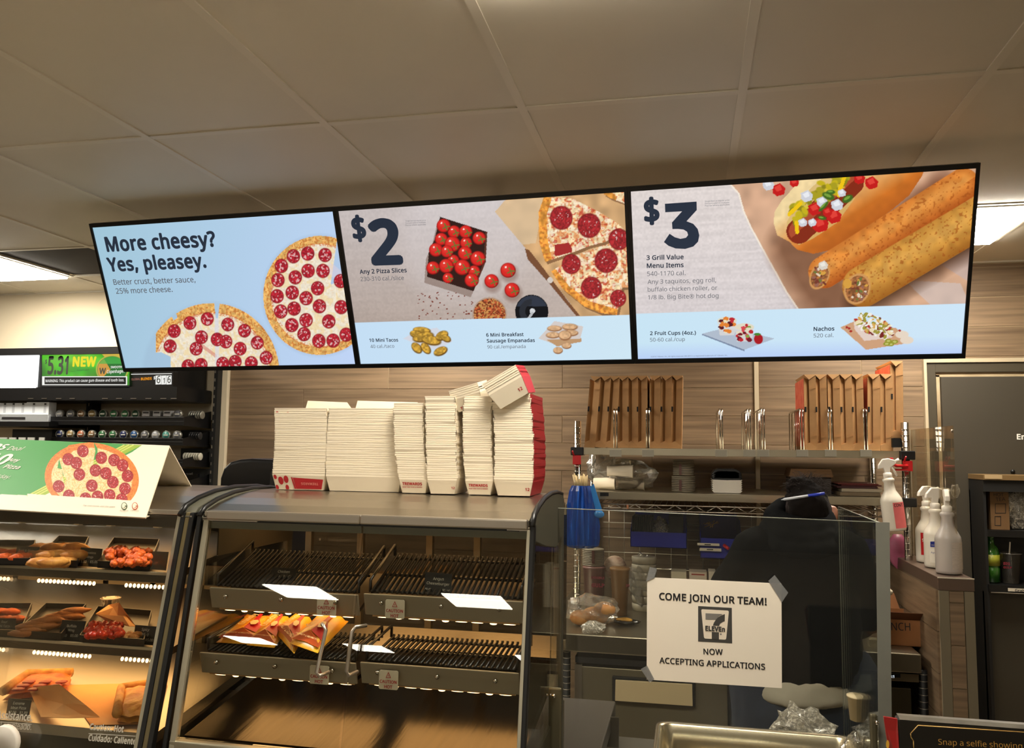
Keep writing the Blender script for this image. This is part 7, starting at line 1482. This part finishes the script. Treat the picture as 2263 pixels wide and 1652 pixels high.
# shirt hem, jeans
sh2 = MB(); loft(sh2, [band(1538, 1648, 1880, .152, YP), band(1524, 1640, 1890, .155, YP), band(1480, 1650, 1880, .145, YP)]); sm_ = mat('pale grey shirt', (168, 160, 142), .8, noise=.1, scale=10, bump=.2); remesh(sh2, 'shirt_hem', sm_, pe, .012, 2, .012, .06)
sh3 = MB(); sh3.prism([W3(1852, 1490, 2.86), W3(1925, 1492, 2.90), W3(1928, 1524, 2.90), W3(1900, 1532, 2.88), W3(1853, 1546, 2.86)], (0, .02, 0)); sh3.build('shirt_tail', mat('cool grey shirt', (150, 154, 152), .8), pe, .003)
jn = MB()
for s_, x in ((-1, hip.x-.085), (1, hip.x+.095)): limb(jn, [Vector((x, YP, lgt+.12)), Vector((x+s_*.012, YP+.02, .50)), Vector((x+s_*.015, YP, .10))], [.118, .085, .07])
loft(jn, [((hip.x, YP, lgt-.10), .17, .12), ((hip.x, YP, hip.z-.10), .185, .135), ((hip.x, YP, hip.z+.01), .18, .13)])
remesh(jn, 'jeans', mat('dark blue jeans', (28, 40, 58), .8, noise=.25, scale=25), pe, .012, 2, .01, .08)
for s_ in (-1, 1): MB().blob((hip.x+s_*.10, YP+.055, .045), (.052, .14, .044), 14).build('shoe', black, pe)
# hair: cap, bun and loose strands, pen
hrm = mat('dark brown hair', (20, 15, 12), .9, spec=.1, noise=.4, scale=30, stretch=(1, 1, .3))
hr = MB(); hr.blob((hcx.x-.006, 3.045, hcx.z+.014), (.080, .102, .112), 18); hr.blob((hcx.x-.01, 2.97, hcx.z+.03), (.07, .045, .06), 14, None, .05)
bun_c = W3(1784, 1086, 3.02)
hr.blob(bun_c, (.052, .045, .042), 14, None, .16); hr.blob(bun_c+Vector((-.03, 0, .02)), (.04, .03, .03), 10, None, .15)
hair = remesh(hr, 'hair', hrm, pe, .008, 2, .012, .02)
st = MB(); rd = random.Random(5)
for i in range(260):
    a = rd.uniform(0, 6.28); b = rd.uniform(-.3, 1.4); d = Vector((math.cos(a)*math.cos(b), math.sin(a)*math.cos(b)*.8, math.sin(b))); p = bun_c+Vector((d.x*.060, d.y*.048, d.z*.046)); q = p+d*rd.uniform(.003, .016)+Vector((rd.uniform(-.03, .03), 0, rd.uniform(-.01, .02))); st.tube([p, (p+q)/2+Vector((rd.uniform(-.01, .01), 0, .008)), q], .0006, 3)
for i in range(240):
    a = -math.pi/2+rd.uniform(-1.35, 1.35); P0 = Vector((hcx.x-.006, 3.045, hcx.z+.014)); pts_ = []
    for t in (0, .2, .4, .6, .8, 1):
        el = -.5+t*1.65; d = Vector((math.cos(a)*math.cos(el)*.0835, math.sin(a)*math.cos(el)*.106, math.sin(el)*.117)); q = P0+d; pts_.append(q.lerp(bun_c+Vector((rd.uniform(-.03, .03), -.02, -.02)), t**3*.7))
    st.tube(pts_, .0011, 4)
o = st.build('hair_strand', mat('stray hair', (40, 30, 26), .9), hair); o['kind'] = 'stuff'
pA, pB = W3(1726, 1104, 2.93), W3(1822, 1090, 2.95); d = pB-pA
pen = MB().tube([pA, pA+d*.04, pA+d*.08, pA+d*.62], [.0005, .002, .0045, .0048], 10).thing('pen', mat('white pen barrel', (196, 200, 206), .3), 'white and blue pen stuck through the hair bun', 'pen'); MB().tube([pA+d*.62, pB], .0054, 10).build('pen_cap', mat('blue pen cap', (30, 50, 170), .3), pen)
gv = MB(); gv.blob(W3(1932, 1300, 3.24), (.03, .04, .055), 12, None, .12); gv.tube([W3(1934, 1330, 3.24), W3(1928, 1290, 3.24), W3(1920, 1276, 3.26)], [.032, .028, .018], 10)
gv = MB(); hand(gv, haR+Vector((-.004, -.01, -.004)), (haR-elR)+Vector((0, .08, 0)), Vector((-.3, .3, -.9)).normalized(), -1)
# cuff and palm of the glove, slightly larger than the hand
gv2 = MB(); gv2.v = [haR+(v-haR)*1.12 for v in gv.v]; gv2.f = gv.f; gv2.sm = gv.sm; gv2.tube([haR-(haR-elR).normalized()*.03, haR, haR+(haR-elR).normalized()*.03], [.038, .036, .034], 12)
remesh(gv2, 'glove', mat('white glove', (206, 196, 172), .5), pe, .006, 2)
